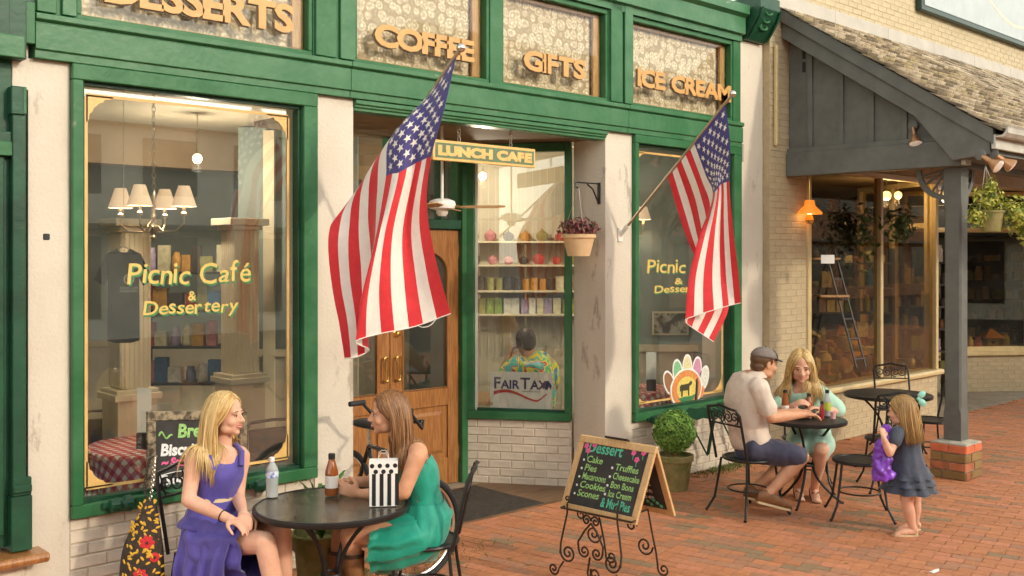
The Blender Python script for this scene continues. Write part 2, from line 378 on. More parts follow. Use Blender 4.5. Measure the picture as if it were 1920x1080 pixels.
for vis, s, p, px in cand:
    z = rnd.uniform(-.0018, .0012) - .006
    c = rnd.randrange(len(PC))
    # large soft patches of darker wear follow the paving itself
    if noise.noise(p*.9) > .25 and rnd.random() < .30: c = rnd.randrange(0, 4)
    if k < 300 and vis == 0:
        o = bpy.data.objects.new('paver', pv_mesh[c]); COL.objects.link(o); o.parent = pave; o.location = p+V((0, 0, z)); k += 1
        o.rotation_euler = (rnd.uniform(-.004, .004), rnd.uniform(-.004, .004), rnd.uniform(-.008, .008))
    else:
        rest.obox(p+V((0, 0, z)), pc*(pw_/2-.0013), pd*(pl_/2-.0013), V((0, 0, .006)), PC[c])
tag(rest.build('paver_field', 'paver', pave), kind='stuff')

# ================================================================== BRICKWORK
def brick_field(parent, o, u, nrm, wid, hgt, mats, L=.203, Hh=.0667, joint=.010, proud=.007, depth=.02, keep=None, limit=300, start=0, off=0.0, name='brick', order=None):
    """courses of separate bricks on the plane (o, u, up); returns how many were made as objects of their own"""
    o, u, nrm = V(o), V(u), V(nrm); cells = []
    rows = int(hgt/Hh)
    for r in range(rows):
        x = -L/2 if (r+start) % 2 else 0.0
        x += off
        while x > 0: x -= L
        while x < wid-.015:
            a_, b_ = max(x, 0), min(x+L, wid)
            if b_-a_ > .03:
                c = o+u*((a_+b_)/2)+UP*(r*Hh+Hh/2)
                if keep is None or keep(c): cells.append((c, b_-a_))
            x += L
    if order: cells.sort(key=lambda t: order(t[0]))
    cache = {}; restmb = MB(); n = 0; R3 = Matrix((u, nrm, UP)).transposed()
    for c, wd in cells:
        mname = mats[rnd.randrange(len(mats))]; j = rnd.uniform(-.0015, .0015)
        if n < limit:
            key = (round(wd, 3), mname)
            if key not in cache:
                hx, hy, hz = wd/2-joint/2, depth/2, Hh/2-joint/2; e = .004
                P = [[V((sx*(hx-q), y, sz*(hz-q))) for sx, sz in ((-1, -1), (1, -1), (1, 1), (-1, 1))] for y, q in ((-hy, 0), (hy-e, 0), (hy, e))]
                ob = MB().loft(P, True).build(name, mname, fixn=True); cache[key] = ob.data; bpy.data.objects.remove(ob)
            ob = bpy.data.objects.new(name, cache[key]); COL.objects.link(ob); ob.parent = parent
            mw = Matrix.Translation(c+nrm*(proud-depth/2+j)-ORG[parent.name]) @ R3.to_4x4(); ob.matrix_local = mw; n += 1
        else:
            restmb.obox(c+nrm*(proud-depth/2+j), u*(wd/2-joint/2), nrm*(depth/2), UP*(Hh/2-joint/2))
    if restmb.v: tag(restmb.build('brick_field', mats[0], parent, fixn=True), kind='stuff')
    return n

# ================================================================== CAFE BUILDING
cafe = thing('cafe_building', 'white stucco cafe shopfront with green wooden frames and lettered transom windows', 'building', (5.5, FYY, 0))
Y = FYY
def pier(x0, x1, y0, y1, z0, z1):
    """stucco pier, slightly uneven faces"""
    nx, nz = 4, int((z1-z0)/.18)+2; mb = MB()
    rings = []
    for k in range(nz+1):
        z = z0+(z1-z0)*k/nz; ring = []
        for (ax_, ay_, bx_, by_) in ((x0, y0, x1, y0), (x1, y0, x1, y1), (x1, y1, x0, y1), (x0, y1, x0, y0)):
            for t in range(nx):
                x = ax_+(bx_-ax_)*t/nx; yy = ay_+(by_-ay_)*t/nx; q = noise.noise(V((x*3, yy*3, z*2.4)))*.004
                ring.append(V((x+q*.5, yy+q, z)))
        rings.append(ring)
    return mb.loft(rings).build('pier', 'stucco', cafe, smooth=True, angle=35, fixn=True)
pier(1.885, 2.108, Y, 6.35, 0, 3.199); pier(3.732, 4.042, Y, 6.33, 0, 3.199)
pier(6.693, 7.052, Y, 6.33, 0, 3.199); pier(8.722, 9.158, Y, 6.4, 0, 4.30)
ph = bx('bolt_hole', 'black', cafe, *(lambda p: (p.x-.018, p.x+.018, Y-.006, Y+.01, p.z-.018, p.z+.018))(onY(87, 444, Y)))
# wall under the windows
def bulkhead(x0, x1, yb=Y+.012):
    b = MB().box(x0, x1, yb, yb+.12, 0, .598).build('bulkhead', 'white_mortar', cafe)
    brick_field(b, (x0, yb, .0), (1, 0, 0), (0, -1, 0), x1-x0, .598, ['white_brick'], L=.215, Hh=.0745)
bulkhead(2.108, 3.732); bulkhead(7.052, 8.722)
# green beam over the shop windows with a drip moulding over the entry
def beam(x0, x1):
    prof = [(-.045, 3.20), (-.045, 3.245), (-.06, 3.25), (-.06, 3.395), (-.045, 3.40), (-.075, 3.415), (-.075, 3.447), (-.03, 3.452), (.2, 3.452), (.2, 3.20)]
    return MB().prism([(a_, z) for a_, z in prof], (x0, Y, 0), (0, 1, 0), (0, 0, 1), (1, 0, 0), x1-x0).build('header_beam', 'green_worn', cafe, fixn=True, bevel=.003)
for a_, b_ in ((1.905, 3.985), (3.988, 6.94), (6.943, 8.718)): beam(a_, b_)
bx('beam_end_block', 'green', cafe, 1.845, 1.90, Y-.07, Y+.2, 3.27, 3.50)
prof = [(-.035, 3.195), (-.035, 3.165), (-.02, 3.16), (-.02, 3.145), (-.005, 3.14), (-.005, 3.12), (.12, 3.12), (.12, 3.195)]
MB().prism(prof, (4.046, Y, 0), (0, 1, 0), (0, 0, 1), (1, 0, 0), 6.69-4.046).build('drip_moulding', 'green_worn', cafe, fixn=True, bevel=.003)
# transom posts and the frieze above
def post(x0, x1, fillets=True):
    bx('transom_post', 'green', cafe, x0, x1, Y-.03, Y+.2, 3.452, 4.60)
    if fillets:
        xm = x0+(x1-x0)*.58
        bx('post_strip', 'green', cafe, x0+.01, xm-.02, Y-.05, Y-.031, 3.46, 4.60); bx('post_strip', 'green_worn', cafe, xm+.01, x1-.01, Y-.055, Y-.031, 3.46, 4.60)
post(1.905, 2.14); post(3.70, 4.035); post(5.305, 5.43, False); post(6.705, 7.02); post(8.59, 8.718, False)
MB().prism([(-.05, 4.27), (-.05, 4.33), (-.09, 4.34), (-.09, 4.50), (-.14, 4.53), (-.14, 4.62), (.2, 4.62), (.2, 4.27)], (1.905, Y, 0), (0, 1, 0), (0, 0, 1), (1, 0, 0), 6.81).build('frieze_beam', 'green_worn', cafe, fixn=True)
# corbel on the right pier, with a raised leaf scroll
cb = MB().prism([(-.24, 4.72), (-.24, 4.60), (-.20, 4.50), (-.12, 4.38), (-.06, 4.302), (.1, 4.302), (.1, 4.72)], (8.75, Y, 0), (0, 1, 0), (0, 0, 1), (1, 0, 0), .36).build('corbel', 'green_dark', cafe, fixn=True, bevel=.008)
sp = MB()
for k in range(3):
    c0 = V((8.93, Y-.15, 4.45)) + V((0, -.03*k, .07*k))
    for sgn in (-1, 1):
        sp.tube([c0+V((sgn*(.02+.055*(t/12))*math.cos(t*.5), -.012, (.02+.035*(t/12))*math.sin(t*.5))) for t in range(13)], .009, 6)
sp.build('leaf_scroll', 'green', cb, smooth=True)
for sgn in (8.765, 9.085):
    MB().prism([(-.245, 4.60), (-.205, 4.50), (-.125, 4.38), (-.07, 4.31), (-.06, 4.31), (-.11, 4.38), (-.19, 4.50), (-.23, 4.60)], (sgn, Y-.02, 0), (0, 1, 0), (0, 0, 1), (1, 0, 0), .03).build('rib', 'green_dark', cb, fixn=True)
bx('pipe_end', 'flash_white', cafe, 8.735, 8.765, Y-.04, Y-.004, 3.06, 3.24)

# lace behind the transom panes
lm = bpy.data.materials.new('lace'); lm.use_nodes = True; M['lace'] = lm
n = lm.node_tree.nodes; L = lm.node_tree.links; b = n['Principled BSDF']; b.inputs['Roughness'].default_value = .9
tc = n.new('ShaderNodeTexCoord'); mp = n.new('ShaderNodeMapping'); mp.inputs['Scale'].default_value = (1, 0.0, 1); L.new(tc.outputs['Object'], mp.inputs[0])
nz = n.new('ShaderNodeTexNoise'); nz.inputs['Scale'].default_value = 6; L.new(mp.outputs[0], nz.inputs['Vector'])
ad = n.new('ShaderNodeMix'); ad.data_type = 'VECTOR'; ad.inputs['Factor'].default_value = .06; L.new(mp.outputs[0], ad.inputs[4]); L.new(nz.outputs['Color'], ad.inputs[5])
def vor(sc, lo, hi, feat='F1'):
    v = n.new('ShaderNodeTexVoronoi'); v.feature = feat; v.inputs['Scale'].default_value = sc; v.inputs['Randomness'].default_value = .55; L.new(ad.outputs[1], v.inputs['Vector'])
    wv = n.new('ShaderNodeMath'); wv.operation = 'MULTIPLY'; wv.inputs[1].default_value = 18; L.new(v.outputs['Distance'], wv.inputs[0])
    sn = n.new('ShaderNodeMath'); sn.operation = 'SINE'; L.new(wv.outputs[0], sn.inputs[0])
    return v, sn
v1, s1 = vor(13, 0, 1); v2, s2 = vor(38, 0, 1)
mr = n.new('ShaderNodeMapRange'); mr.inputs[1].default_value = .30; mr.inputs[2].default_value = .62; mr.inputs[3].default_value = 1.0; mr.inputs[4].default_value = 0.0; L.new(v1.outputs['Distance'], mr.inputs[0])
m2 = n.new('ShaderNodeMapRange'); m2.inputs[1].default_value = -.4; m2.inputs[2].default_value = .8; m2.inputs[3].default_value = .45; m2.inputs[4].default_value = 1.0; L.new(s1.outputs[0], m2.inputs[0])
m3 = n.new('ShaderNodeMapRange'); m3.inputs[1].default_value = .25; m3.inputs[2].default_value = .6; m3.inputs[3].default_value = 1.0; m3.inputs[4].default_value = .5; L.new(v2.outputs['Distance'], m3.inputs[0])
t1 = n.new('ShaderNodeMath'); t1.operation = 'MULTIPLY'; L.new(m2.outputs[0], t1.inputs[0]); L.new(m3.outputs[0], t1.inputs[1])
t2 = n.new('ShaderNodeMath'); t2.operation = 'MULTIPLY_ADD'; t2.inputs[1].default_value = .75; t2.inputs[2].default_value = .22; L.new(mr.outputs[0], t2.inputs[0])
t3 = n.new('ShaderNodeMath'); t3.operation = 'MULTIPLY'; L.new(t1.outputs[0], t3.inputs[0]); L.new(t2.outputs[0], t3.inputs[1])
cr = n.new('ShaderNodeValToRGB'); L.new(t3.outputs[0], cr.inputs[0]); cr.color_ramp.elements[0].color = (.35, .26, .16, 1); cr.color_ramp.elements[1].color = (.90, .79, .63, 1)
cr.color_ramp.elements[1].position = .75
L.new(cr.outputs[0], b.inputs['Base Color'])

def transom(x0, x1, word, px0, px1, pyb0, capH):
    z0, z1 = 3.455, 4.268
    fr = MB()
    for a in ((x0, x1, z0, z0+.03), (x0, x1, z1-.045, z1), (x0, x0+.03, z0+.031, z1-.046), (x1-.03, x1, z0+.031, z1-.046)): fr.box(a[0], a[1], Y-.02, Y+.06, a[2], a[3])
    wdw = fr.build('transom_window', 'green', cafe, bevel=.004)
    i0, i1, j0, j1 = x0+.03, x1-.03, z0+.03, z1-.045
    MB().box(i0, i1, Y+.03, Y+.036, j0, j1).build('pane', 'transom_pane', wdw)
    wf = MB()
    for a in ((i0, i1, j0+.001, j0+.02), (i0, i1, j1-.03, j1), (i0, i0+.02, j0+.021, j1-.031), (i1-.085, i1, j0+.021, j1-.031)): wf.box(a[0], a[1], Y+.05, Y+.075, a[2], a[3])
    wf.build('sash', 'wood_frame', wdw, bevel=.003)
    cur = MB(); nx = int((i1-i0)/.02)
    cur.loft([[V((i0+(i1-i0)*t/nx, Y+.095+.006*math.sin(t*.9), zz)) for t in range(nx+1)] for zz in (j0, j1)], closed=False)
    cur.build('lace_curtain', 'lace', wdw, smooth=True)
    p0, p1 = onY(px0, pyb0, Y), onY(px1, pyb0, Y)
    fnt = MB()
    wd = 0
    vs, fs, wd = text_mesh(word, capH/.70, extrude=.010, offset=.011, spacing=1.07)
    # one letter after another, each a piece of its own
    tot = p1.x-p0.x; x = 0
    adv = []
    for ch in word:
        if ch == ' ': adv.append(.50*capH); continue
        v_, f_, w_ = text_mesh(ch, capH/.70, extrude=.010, offset=.009); vz, fz, w_ = text_mesh(ch, capH/.70); mn = min(q.x for q in vz); adv.append((v_, f_, w_, mn))
    total = sum(a if isinstance(a, float) else a[2]-a[3]+.05*capH for a in adv)-.05*capH; k = tot/total
    for a in adv:
        if isinstance(a, float): x += a*k; continue
        v_, f_, w_, mn = a
        bk = MB(); bk.add([V((p0.x+x+(q.x-mn)*k-.013, Y-.010+q.z*.3, p0.z+q.y-.009)) for q in v_], f_)
        ft = MB(); ft.add([V((p0.x+x+(q.x-mn)*k, Y-.019-q.z*.35, p0.z+q.y)) for q in v_], f_)
        lt = ft.build('letter', 'gold_letter', wdw); bk.build('letter_back', 'letter_edge', wdw)
        x += (w_-mn+.05*capH)*k
    return wdw
transom(2.14, 3.70, 'DESSERTS', 197, 545, 2, .175)
transom(4.035, 5.305, 'COFFEE', 702, 884, 84, .15)
transom(5.43, 6.705, 'GIFTS', 981, 1093, 129, .15)
transom(7.02, 8.59, 'ICE CREAM', 1194, 1366, 160, .15)

def shop_window(x0, x1, z0, z1, fl, frr, fb, ft):
    """green frame, pane with a gold line border and gilded corners"""
    mb = MB()
    for a in ((x0, x1, z0, z0+fb), (x0, x1, z1-ft, z1), (x0, x0+fl, z0+fb+.001, z1-ft-.001), (x1-frr, x1, z0+fb+.001, z1-ft-.001)): mb.box(a[0], a[1], Y-.045, Y+.06, a[2], a[3])
    wn = mb.build('shop_window', 'green', cafe, bevel=.005)
    g = (x0+fl, x1-frr, z0+fb, z1-ft)
    mb = MB(); e = .022
    for a in ((g[0], g[1], g[2], g[2]+e), (g[0], g[1], g[3]-e, g[3]), (g[0], g[0]+e, g[2]+e+.001, g[3]-e-.001), (g[1]-e, g[1], g[2]+e+.001, g[3]-e-.001)): mb.box(a[0]+.002, a[1]-.002, Y+.0, Y+.07, a[2]+.002, a[3]-.002)
    mb.build('glazing_bead', 'green_dark', wn)
    MB().box(g[0]+.003, g[1]-.003, Y+.071, Y+.078, g[2]+.003, g[3]-.003).build('pane', 'pane', wn)
    d = .055; q = (g[0]+d, g[1]-d, g[2]+d+.01, g[3]-d-.01); yy = Y+.068; t = .009
    gb = MB()
    for a in ((q[0], q[1], q[2]-t, q[2]+t), (q[0], q[1], q[3]-t, q[3]+t), (q[0]-t, q[0]+t, q[2]+t, q[3]-t), (q[1]-t, q[1]+t, q[2]+t, q[3]-t)): gb.box(a[0], a[1], yy, yy+.002, a[2], a[3])
    for sx, sz, cx, cz in ((1, 1, q[0], q[2]), (-1, 1, q[1], q[2]), (1, -1, q[0], q[3]), (-1, -1, q[1], q[3])):
        poly = [(0, 0), (.16, 0), (.15, .014), (.11, .02), (.10, .035), (.075, .045), (.06, .06), (.045, .075), (.035, .10), (.02, .11), (.014, .15), (0, .16)]
        P = [(sx*a_, sz*b_) for a_, b_ in poly]
        if sx*sz < 0: P.reverse()
        gb.prism(P, (cx, yy, cz), (1, 0, 0), (0, 0, 1), (0, 1, 0), .0021)
    gb.build('gold_border', 'gold', wn, fixn=True)
    return wn
wl = shop_window(2.110, 3.730, .600, 3.198, .062, .11, .075, .09)
wr = shop_window(7.054, 8.720, .600, 3.198, .05, .13, .075, .075)
def lettering(wn, txt, px0, px1, pyb, cap, slant=.12, wob=.008):
    """brush lettering painted on the pane: gold over a green drop shade"""
    for nm, mtl, dx, dz, yy in (('lettering_shade', 'green_ink', .010, -.012, Y+.0692), ('lettering', 'gold_leaf', 0, 0, Y+.0672)):
        p0, p1 = onY(px0, pyb, Y), onY(px1, pyb, Y); L_ = []
        for i, ch in enumerate(txt):
            if ch == ' ': L_.append(None); continue
            v_, f_, w_ = text_mesh(ch, cap/.7, extrude=.0004, offset=.0012); vz, fz, w_ = text_mesh(ch, cap/.7); mn = min(q.x for q in vz); L_.append((v_, f_, w_, mn))
        tot = sum((a[2]-a[3]+.10*cap) if a else .45*cap for a in L_); k = (p1.x-p0.x)/tot; x = 0; mb = MB(); r2 = random.Random(len(txt))
        for a in L_:
            if not a: x += .45*cap*k; continue
            v_, f_, w_, mn = a; jz = r2.uniform(-wob, wob); an = r2.uniform(-.10, .10)
            mb.add([V((p0.x+x+(q.x-mn)*k+dx+q.y*(slant-an), yy-q.z, p0.z+q.y*(1+an)+jz+dz)) for q in v_], f_); x += (w_-mn+.10*cap)*k
        mb.build(nm, mtl, wn)
lettering(wl, 'Picnic Café', 247, 482, 533, .125); lettering(wl, '&', 362, 378, 562, .055); lettering(wl, 'Dessertery', 277, 457, 592, .085)
lettering(wr, 'Picnic Café', 1224, 1368, 512, .125); lettering(wr, '&', 1276, 1292, 532, .055); lettering(wr, 'Dessertery', 1238, 1346, 550, .07)
# folding shelf brackets of green iron under the panes
def shelf_bracket(px, py, big):
    p = onY(px, py, Y-.045); mb = MB()
    if not big:
        mb.lathe([(.0, -.07), (.035, -.065), (.045, -.02), (.03, 0), (.045, .02), (.05, .06), (.0, .066)], (p.x, p.y-.04, p.z), 12, axis=(1, 0, 0)); mb.box(p.x-.10, p.x+.10, p.y-.03, p.y-.003, p.z-.015, p.z+.02)
    else:
        q = V((p.x, p.y, p.z))
        mb.prism([(0, .05), (.03, .07), (.10, .06), (.16, .075), (.24, .05), (.30, .06), (.36, .03), (.37, -.01), (.30, -.02), (.24, -.045), (.16, -.03), (.10, -.05), (.03, -.03), (0, -.04)], (q.x-.02, q.y-.004, q.z), (.80, -.6, 0), (0, 0, 1), (.6, .8, 0), .035)
        mb.tube([q+V((.18, -.17, -.03)), q+V((.25, -.05, -.40))], .018, 6); mb.tube([q+V((.0, -.01, -.04)), q+V((.27, -.03, -.42))], .010, 6)
    mb.build('shelf_bracket', 'green_dark', cafe, fixn=True, bevel=.004)
shelf_bracket(222, 943, False); shelf_bracket(490, 908, False)
shelf_bracket(1290, 778, True); shelf_bracket(1345, 767, True); shelf_bracket(1225, 786, False)

# ---- entry recess: ceiling, doors, slanted window
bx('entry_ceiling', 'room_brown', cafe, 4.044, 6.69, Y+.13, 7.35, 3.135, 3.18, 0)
bx('entry_step', 'concrete', cafe, 4.06, 6.64, 7.0, 7.35, -.01, .014, .004)
A = V((6.095, 7.14, 0)); B = V((6.665, 6.335, 0)); su = (B-A).normalized(); sn_ = V((su.y, -su.x, 0)); SL = (B-A).length
if sn_.y > 0: sn_ = -sn_
bk = MB().obox(A+su*SL/2+V((0, 0, .30))-sn_*.06, su*(SL/2), sn_*.05, UP*.30).build('bulkhead', 'white_mortar', cafe)
brick_field(bk, A-sn_*.010, su, sn_, SL, .60, ['white_brick'], L=.215, Hh=.0745)
def sbar(mb, a0, a1, z0, z1, d0, d1):
    mb.obox(A+su*((a0+a1)/2)+UP*((z0+z1)/2)+sn_*((d0+d1)/2), su*((a1-a0)/2), sn_*((d1-d0)/2), UP*((z1-z0)/2))
mb = MB()
for a in ((0.0, SL, .602, .675), (0, .085, .676, 3.13), (SL-.06, SL, .676, 3.13), (.086, SL-.061, 3.05, 3.13)): sbar(mb, *a, -.06, .03)
ws = mb.build('shop_window', 'green', cafe, bevel=.005)
mb = MB(); sbar(mb, .087, SL-.062, .676, 3.049, -.04, -.034); mb.build('pane', 'pane', ws)
mb = MB(); sbar(mb, .087, .108, .676, 3.049, -.033, -.012); mb.build('white_stop', 'white', ws)
mb = MB(); sbar(mb, .109, SL-.062, .676, .70, -.033, -.004); mb.build('glazing_bead', 'green_dark', ws)
DY = 7.16
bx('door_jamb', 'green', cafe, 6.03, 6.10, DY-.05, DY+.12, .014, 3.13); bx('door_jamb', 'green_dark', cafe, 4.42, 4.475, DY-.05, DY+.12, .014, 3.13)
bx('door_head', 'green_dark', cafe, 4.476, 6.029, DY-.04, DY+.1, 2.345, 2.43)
bx('fanlight_mullion', 'green', cafe, 5.22, 5.30, DY-.02, DY+.08, 2.431, 3.13); bx('fanlight_mullion', 'green_dark', cafe, 5.80, 5.85, DY-.02, DY+.08, 2.431, 3.13)
bx('fanlight_pane', 'pane', cafe, 4.476, 6.029, DY+.03, DY+.036, 2.431, 3.13, 0)
def leaf(x0, x1, knob_side, dz=.02):
    mb = MB(); st = .125
    mb.box(x0, x0+st, DY, DY+.045, dz, 2.34); mb.box(x1-st, x1, DY, DY+.045, dz, 2.34)
    mb.box(x0+st+.001, x1-st-.001, DY+.001, DY+.044, dz, .26); mb.box(x0+st+.001, x1-st-.001, DY+.001, DY+.044, .74, .90)
    a0, a1 = x0+st+.001, x1-st-.001; c = (a0+a1)/2; r = (a1-a0)/2; zt = 1.95
    arc = [(c+r*math.cos(PI*t/14), zt+.20*math.sin(PI*t/14)) for t in range(15)]
    mb.prism([(a1, 2.339)]+[(a0, 2.339)]+[(a0, zt)]+list(reversed(arc))[1:-1]+[(a1, zt)], (0, DY+.001, 0), (1, 0, 0), (0, 0, 1), (0, 1, 0), .043)
    dr = mb.build('door', 'wood_door', cafe, bevel=.006, fixn=True)
    pn = MB(); pn.box(a0, a1, DY+.018, DY+.03, .26, .74); pn.loft([[V((a0+e, DY+yy, .26+e)), V((a1-e, DY+yy, .26+e)), V((a1-e, DY+yy, .74-e)), V((a0+e, DY+yy, .74-e))] for e, yy in ((.05, .018), (.08, .004))])
    pn.build('panel', 'wood_door', dr, fixn=True)
    MB().box(a0, a1, DY+.020, DY+.026, .901, 2.15).build('pane', 'pane', dr)
    bd = MB(); bd.tube([(c+(r-.006)*math.cos(PI*t/14), DY-.002, zt+.196*math.sin(PI*t/14)) for t in range(15)]+[(a0+.006, DY-.002, .91), (a1-.006, DY-.002, .91)], .009, 6, loop=True); bd.build('glazing_bead', 'wood_door', dr, smooth=True)
    MB().tube([(c+.16*math.cos(t*PI/14), DY+.016, 1.62+.16*math.sin(t*PI/14)) for t in range(28)], .004, 5, loop=True).build('etched_ring', 'paper', dr)
    hx = x0+st/2 if knob_side < 0 else x1-st/2
    hp = MB(); hp.tube([(hx+.022*math.cos(t*PI/8), DY-.035, 1.12+(.085 if 0 < t < 8 else (-.085 if t > 8 else 0))+.02*math.sin(t*PI/8)) for t in range(16)], .008, 6, loop=True)
    hp.tube([(hx, DY, 1.215), (hx, DY-.035, 1.215)], .008, 6); hp.tube([(hx, DY, 1.025), (hx, DY-.035, 1.025)], .008, 6); hp.build('pull_handle', 'brass', dr, smooth=True)
    if knob_side < 0: MB().lathe([(0, -.04), (.022, -.036), (.03, -.02), (.02, -.008), (.036, 0), (.0, .001)], (hx+.0, DY, 1.42), 14, axis=(0, 1, 0)).build('knob', 'brass', dr, smooth=True, fixn=True)
    return dr
leaf(4.478, 5.245, 1); d2 = leaf(5.252, 6.026, -1)
for z in (.3, 1.2, 2.15): bx('hinge', 'chrome', d2, 6.021, 6.037, DY-.012, DY-.0005, z-.06, z+.06, 0)
# left side of the recess (seen from the right only)
lw = MB(); lw.obox(((4.05+4.45)/2, (6.33+7.2)/2, 1.57), V((.20, .435, 0)), V((.03, -.014, 0)), UP*1.56); lw.build('entry_side', 'stucco', cafe)

# ---- room inside the cafe
def wallbox(name, m, x0, x1, y0, y1, z0, z1): return bx(name, m, cafe, x0, x1, y0, y1, z0, z1, 0)
wallbox('room_floor', 'room_floor', 1.9, 9.1, 6.05, 12.0, -.03, .012)
wallbox('room_ceiling', 'room_ceiling', 1.9, 9.1, 6.36, 12.0, 3.30, 3.34)
wallbox('room_wall', 'room_wall', 1.9, 9.1, 11.9, 12.0, .013, 3.299)
wallbox('room_wall', 'room_wall', 1.80, 1.89, 6.36, 12.0, .013, 3.299)
wallbox('room_wall', 'room_wall', 9.05, 9.14, 6.41, 11.89, .013, 3.299)
wallbox('wainscot', 'cream_dim', 1.9, 9.04, 11.86, 11.895, .013, 1.05); wallbox('chair_rail', 'cream', 1.9, 9.04, 11.83, 11.897, 1.051, 1.12)
wallbox('ceiling_beam', 'room_brown', 2.0, 6.6, 9.0, 9.25, 2.92, 3.298)
# partition with grey-green wall, seen through the right-hand panes
part_o = W(1290, 700, 10.4)
pu = RD
pt = MB().obox(W(1310, 480, 11.2).xy.to_3d()+UP*1.65, RD*1.15, FD*.04, UP*1.64).build('room_partition', 'room_wall', cafe)
MB().obox(W(1310, 480, 11.15).xy.to_3d()+UP*.53, RD*1.15, FD*.03, UP*.515).build('wainscot', 'cream_dim', cafe)
MB().obox(W(1310, 480, 11.12).xy.to_3d()+UP*1.09, RD*1.15, FD*.05, UP*.035).build('chair_rail', 'cream', cafe)
pt2 = MB().obox(W(560, 480, 9.4).xy.to_3d()+UP*1.65, RD*.55, FD*.04, UP*1.64).build('room_partition', 'room_wall', cafe)
MB().obox(W(560, 480, 9.35).xy.to_3d()+UP*.60, RD*.55, FD*.03, UP*.585).build('wainscot', 'cream_dim', cafe)
MB().obox(W(560, 480, 9.32).xy.to_3d()+UP*1.21, RD*.55, FD*.04, UP*.03).build('chair_rail', 'cream', cafe)
MB().obox(W(505, 480, 9.3).xy.to_3d()+UP*1.75, RD*.05, FD*.03, UP*1.5).build('door_casing', 'cream', cafe)
for px, s, wd, zcap in ((243, 7.7, .25, 2.28), (450, 8.7, .26, 2.32)):
    c = W(px, 480, s); c.z = 0; mb = MB()
    for k_, (h0, h1, e) in enumerate(((.013, 1.02, .045), (1.021, 1.07, .075), (1.071, 1.10, .055), (1.101, zcap, 0), (zcap+.001, zcap+.04, .03), (zcap+.041, zcap+.10, .07))):
        mb.obox(c+UP*(h0+h1)/2, V((wd/2+e-.02, 0, 0)), V((0, wd/2+e-.02, 0)), UP*((h1-h0)/2))
    for t in range(-3, 4):
        for ax_, ay_ in ((V((1, 0, 0)), V((0, -1, 0))), (V((0, 1, 0)), V((-1, 0, 0)))): mb.obox(c+ax_*(t*.036)+ay_*(wd/2-.02)+UP*((1.1+zcap)/2), ax_*.011, ay_*.007, UP*((zcap-1.1)/2-.01))
    mb.build('column', 'cream', cafe, bevel=.004)

# ================================================================== NEIGHBOUR ON THE LEFT
nb = thing('green_shopfront', 'dark green neighbouring shopfront with panelled pilaster at the left edge', 'building', (1.4, FYY, 0))
def nbx(name, m, px0, px1, py0, py1, d0, d1, **k):
    a, b_ = onY(px0, py1, Y+d0), onY(px1, py0, Y+d0); return bx(name, m, nb, a.x, b_.x, Y+d0, Y+d1, a.z, b_.z, **k)
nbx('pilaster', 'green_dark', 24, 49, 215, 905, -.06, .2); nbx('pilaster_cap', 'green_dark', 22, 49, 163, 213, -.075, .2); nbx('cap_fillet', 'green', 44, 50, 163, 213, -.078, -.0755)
pb = MB()
a = onY(21, 1037, Y-.07)
pb.box(a.x, 1.884, Y-.075, Y+.2, a.z, a.z+.30); pb.box(a.x+.01, 1.880, Y-.085, Y-.0755, a.z+.32, a.z+.36); pb.box(a.x+.008, 1.882, Y-.07, Y+.2, a.z+.301, a.z+.40); pb.build('pilaster_base', 'green_dark', nb, bevel=.006)
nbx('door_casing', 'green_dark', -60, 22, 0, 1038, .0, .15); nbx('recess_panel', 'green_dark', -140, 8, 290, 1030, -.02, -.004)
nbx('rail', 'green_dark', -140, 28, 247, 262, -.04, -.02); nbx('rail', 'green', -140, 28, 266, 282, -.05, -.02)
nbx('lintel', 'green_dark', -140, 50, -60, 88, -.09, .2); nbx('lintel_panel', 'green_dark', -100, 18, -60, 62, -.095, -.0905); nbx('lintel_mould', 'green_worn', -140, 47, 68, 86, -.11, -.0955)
sl = MB()
z0 = onY(30, 1040, Y-.1).z
sl.prism([(-.17, z0-.045), (-.175, z0-.02), (-.16, z0-.003), (.1, z0-.003), (.1, z0-.06), (-.15, z0-.06)], (1.30, Y, 0), (0, 1, 0), (0, 0, 1), (1, 0, 0), .645); sl.build('sill', 'wood_door', nb, fixn=True, bevel=.006)
MB().box(1.28, 1.884, Y-.02, Y+.2, 0, z0-.061).build('plinth', 'stucco', nb)
bxs = bx('broken_stucco', 'stucco', nb, 1.80, 1.8845, Y-.005, Y+.2, 3.02, 3.27)
# ================================================================== GIFT SHOP ON THE RIGHT
SY = 5.87
shop = thing('gift_shop_building', 'yellow painted brick gift shop behind the shingled porch', 'building', (12, SY, 0))
def yellow_wall(x0, x1, z0, z1, keep=None, limit=300, thick=.2):
    b_ = MB().box(x0, x1, SY, SY+thick, z0, z1).build('wall', 'yellow_mortar', shop)
    brick_field(b_, (x0, SY, z0), (1, 0, 0), (0, -1, 0), x1-x0, z1-z0, ['yellow_brick'], keep=keep, limit=limit, order=lambda c: c.x, proud=.004)
def seen(c):
    s = c.dot(FD); px = 960+FPX*c.dot(RD)/s; py = HZ-FPX*(c.z-CAMH)/s
    return -30 < px < 1950 and -30 < py < 1110
yellow_wall(9.165, 9.888, 0, 4.70)
yellow_wall(9.89, 13.10, 0, .56)
yellow_wall(9.165, 19, 4.705, 6.6, keep=seen)
bx('wall', 'yellow_mortar', shop, 9.89, 19, SY, SY+.2, 3.10, 4.703, 0)
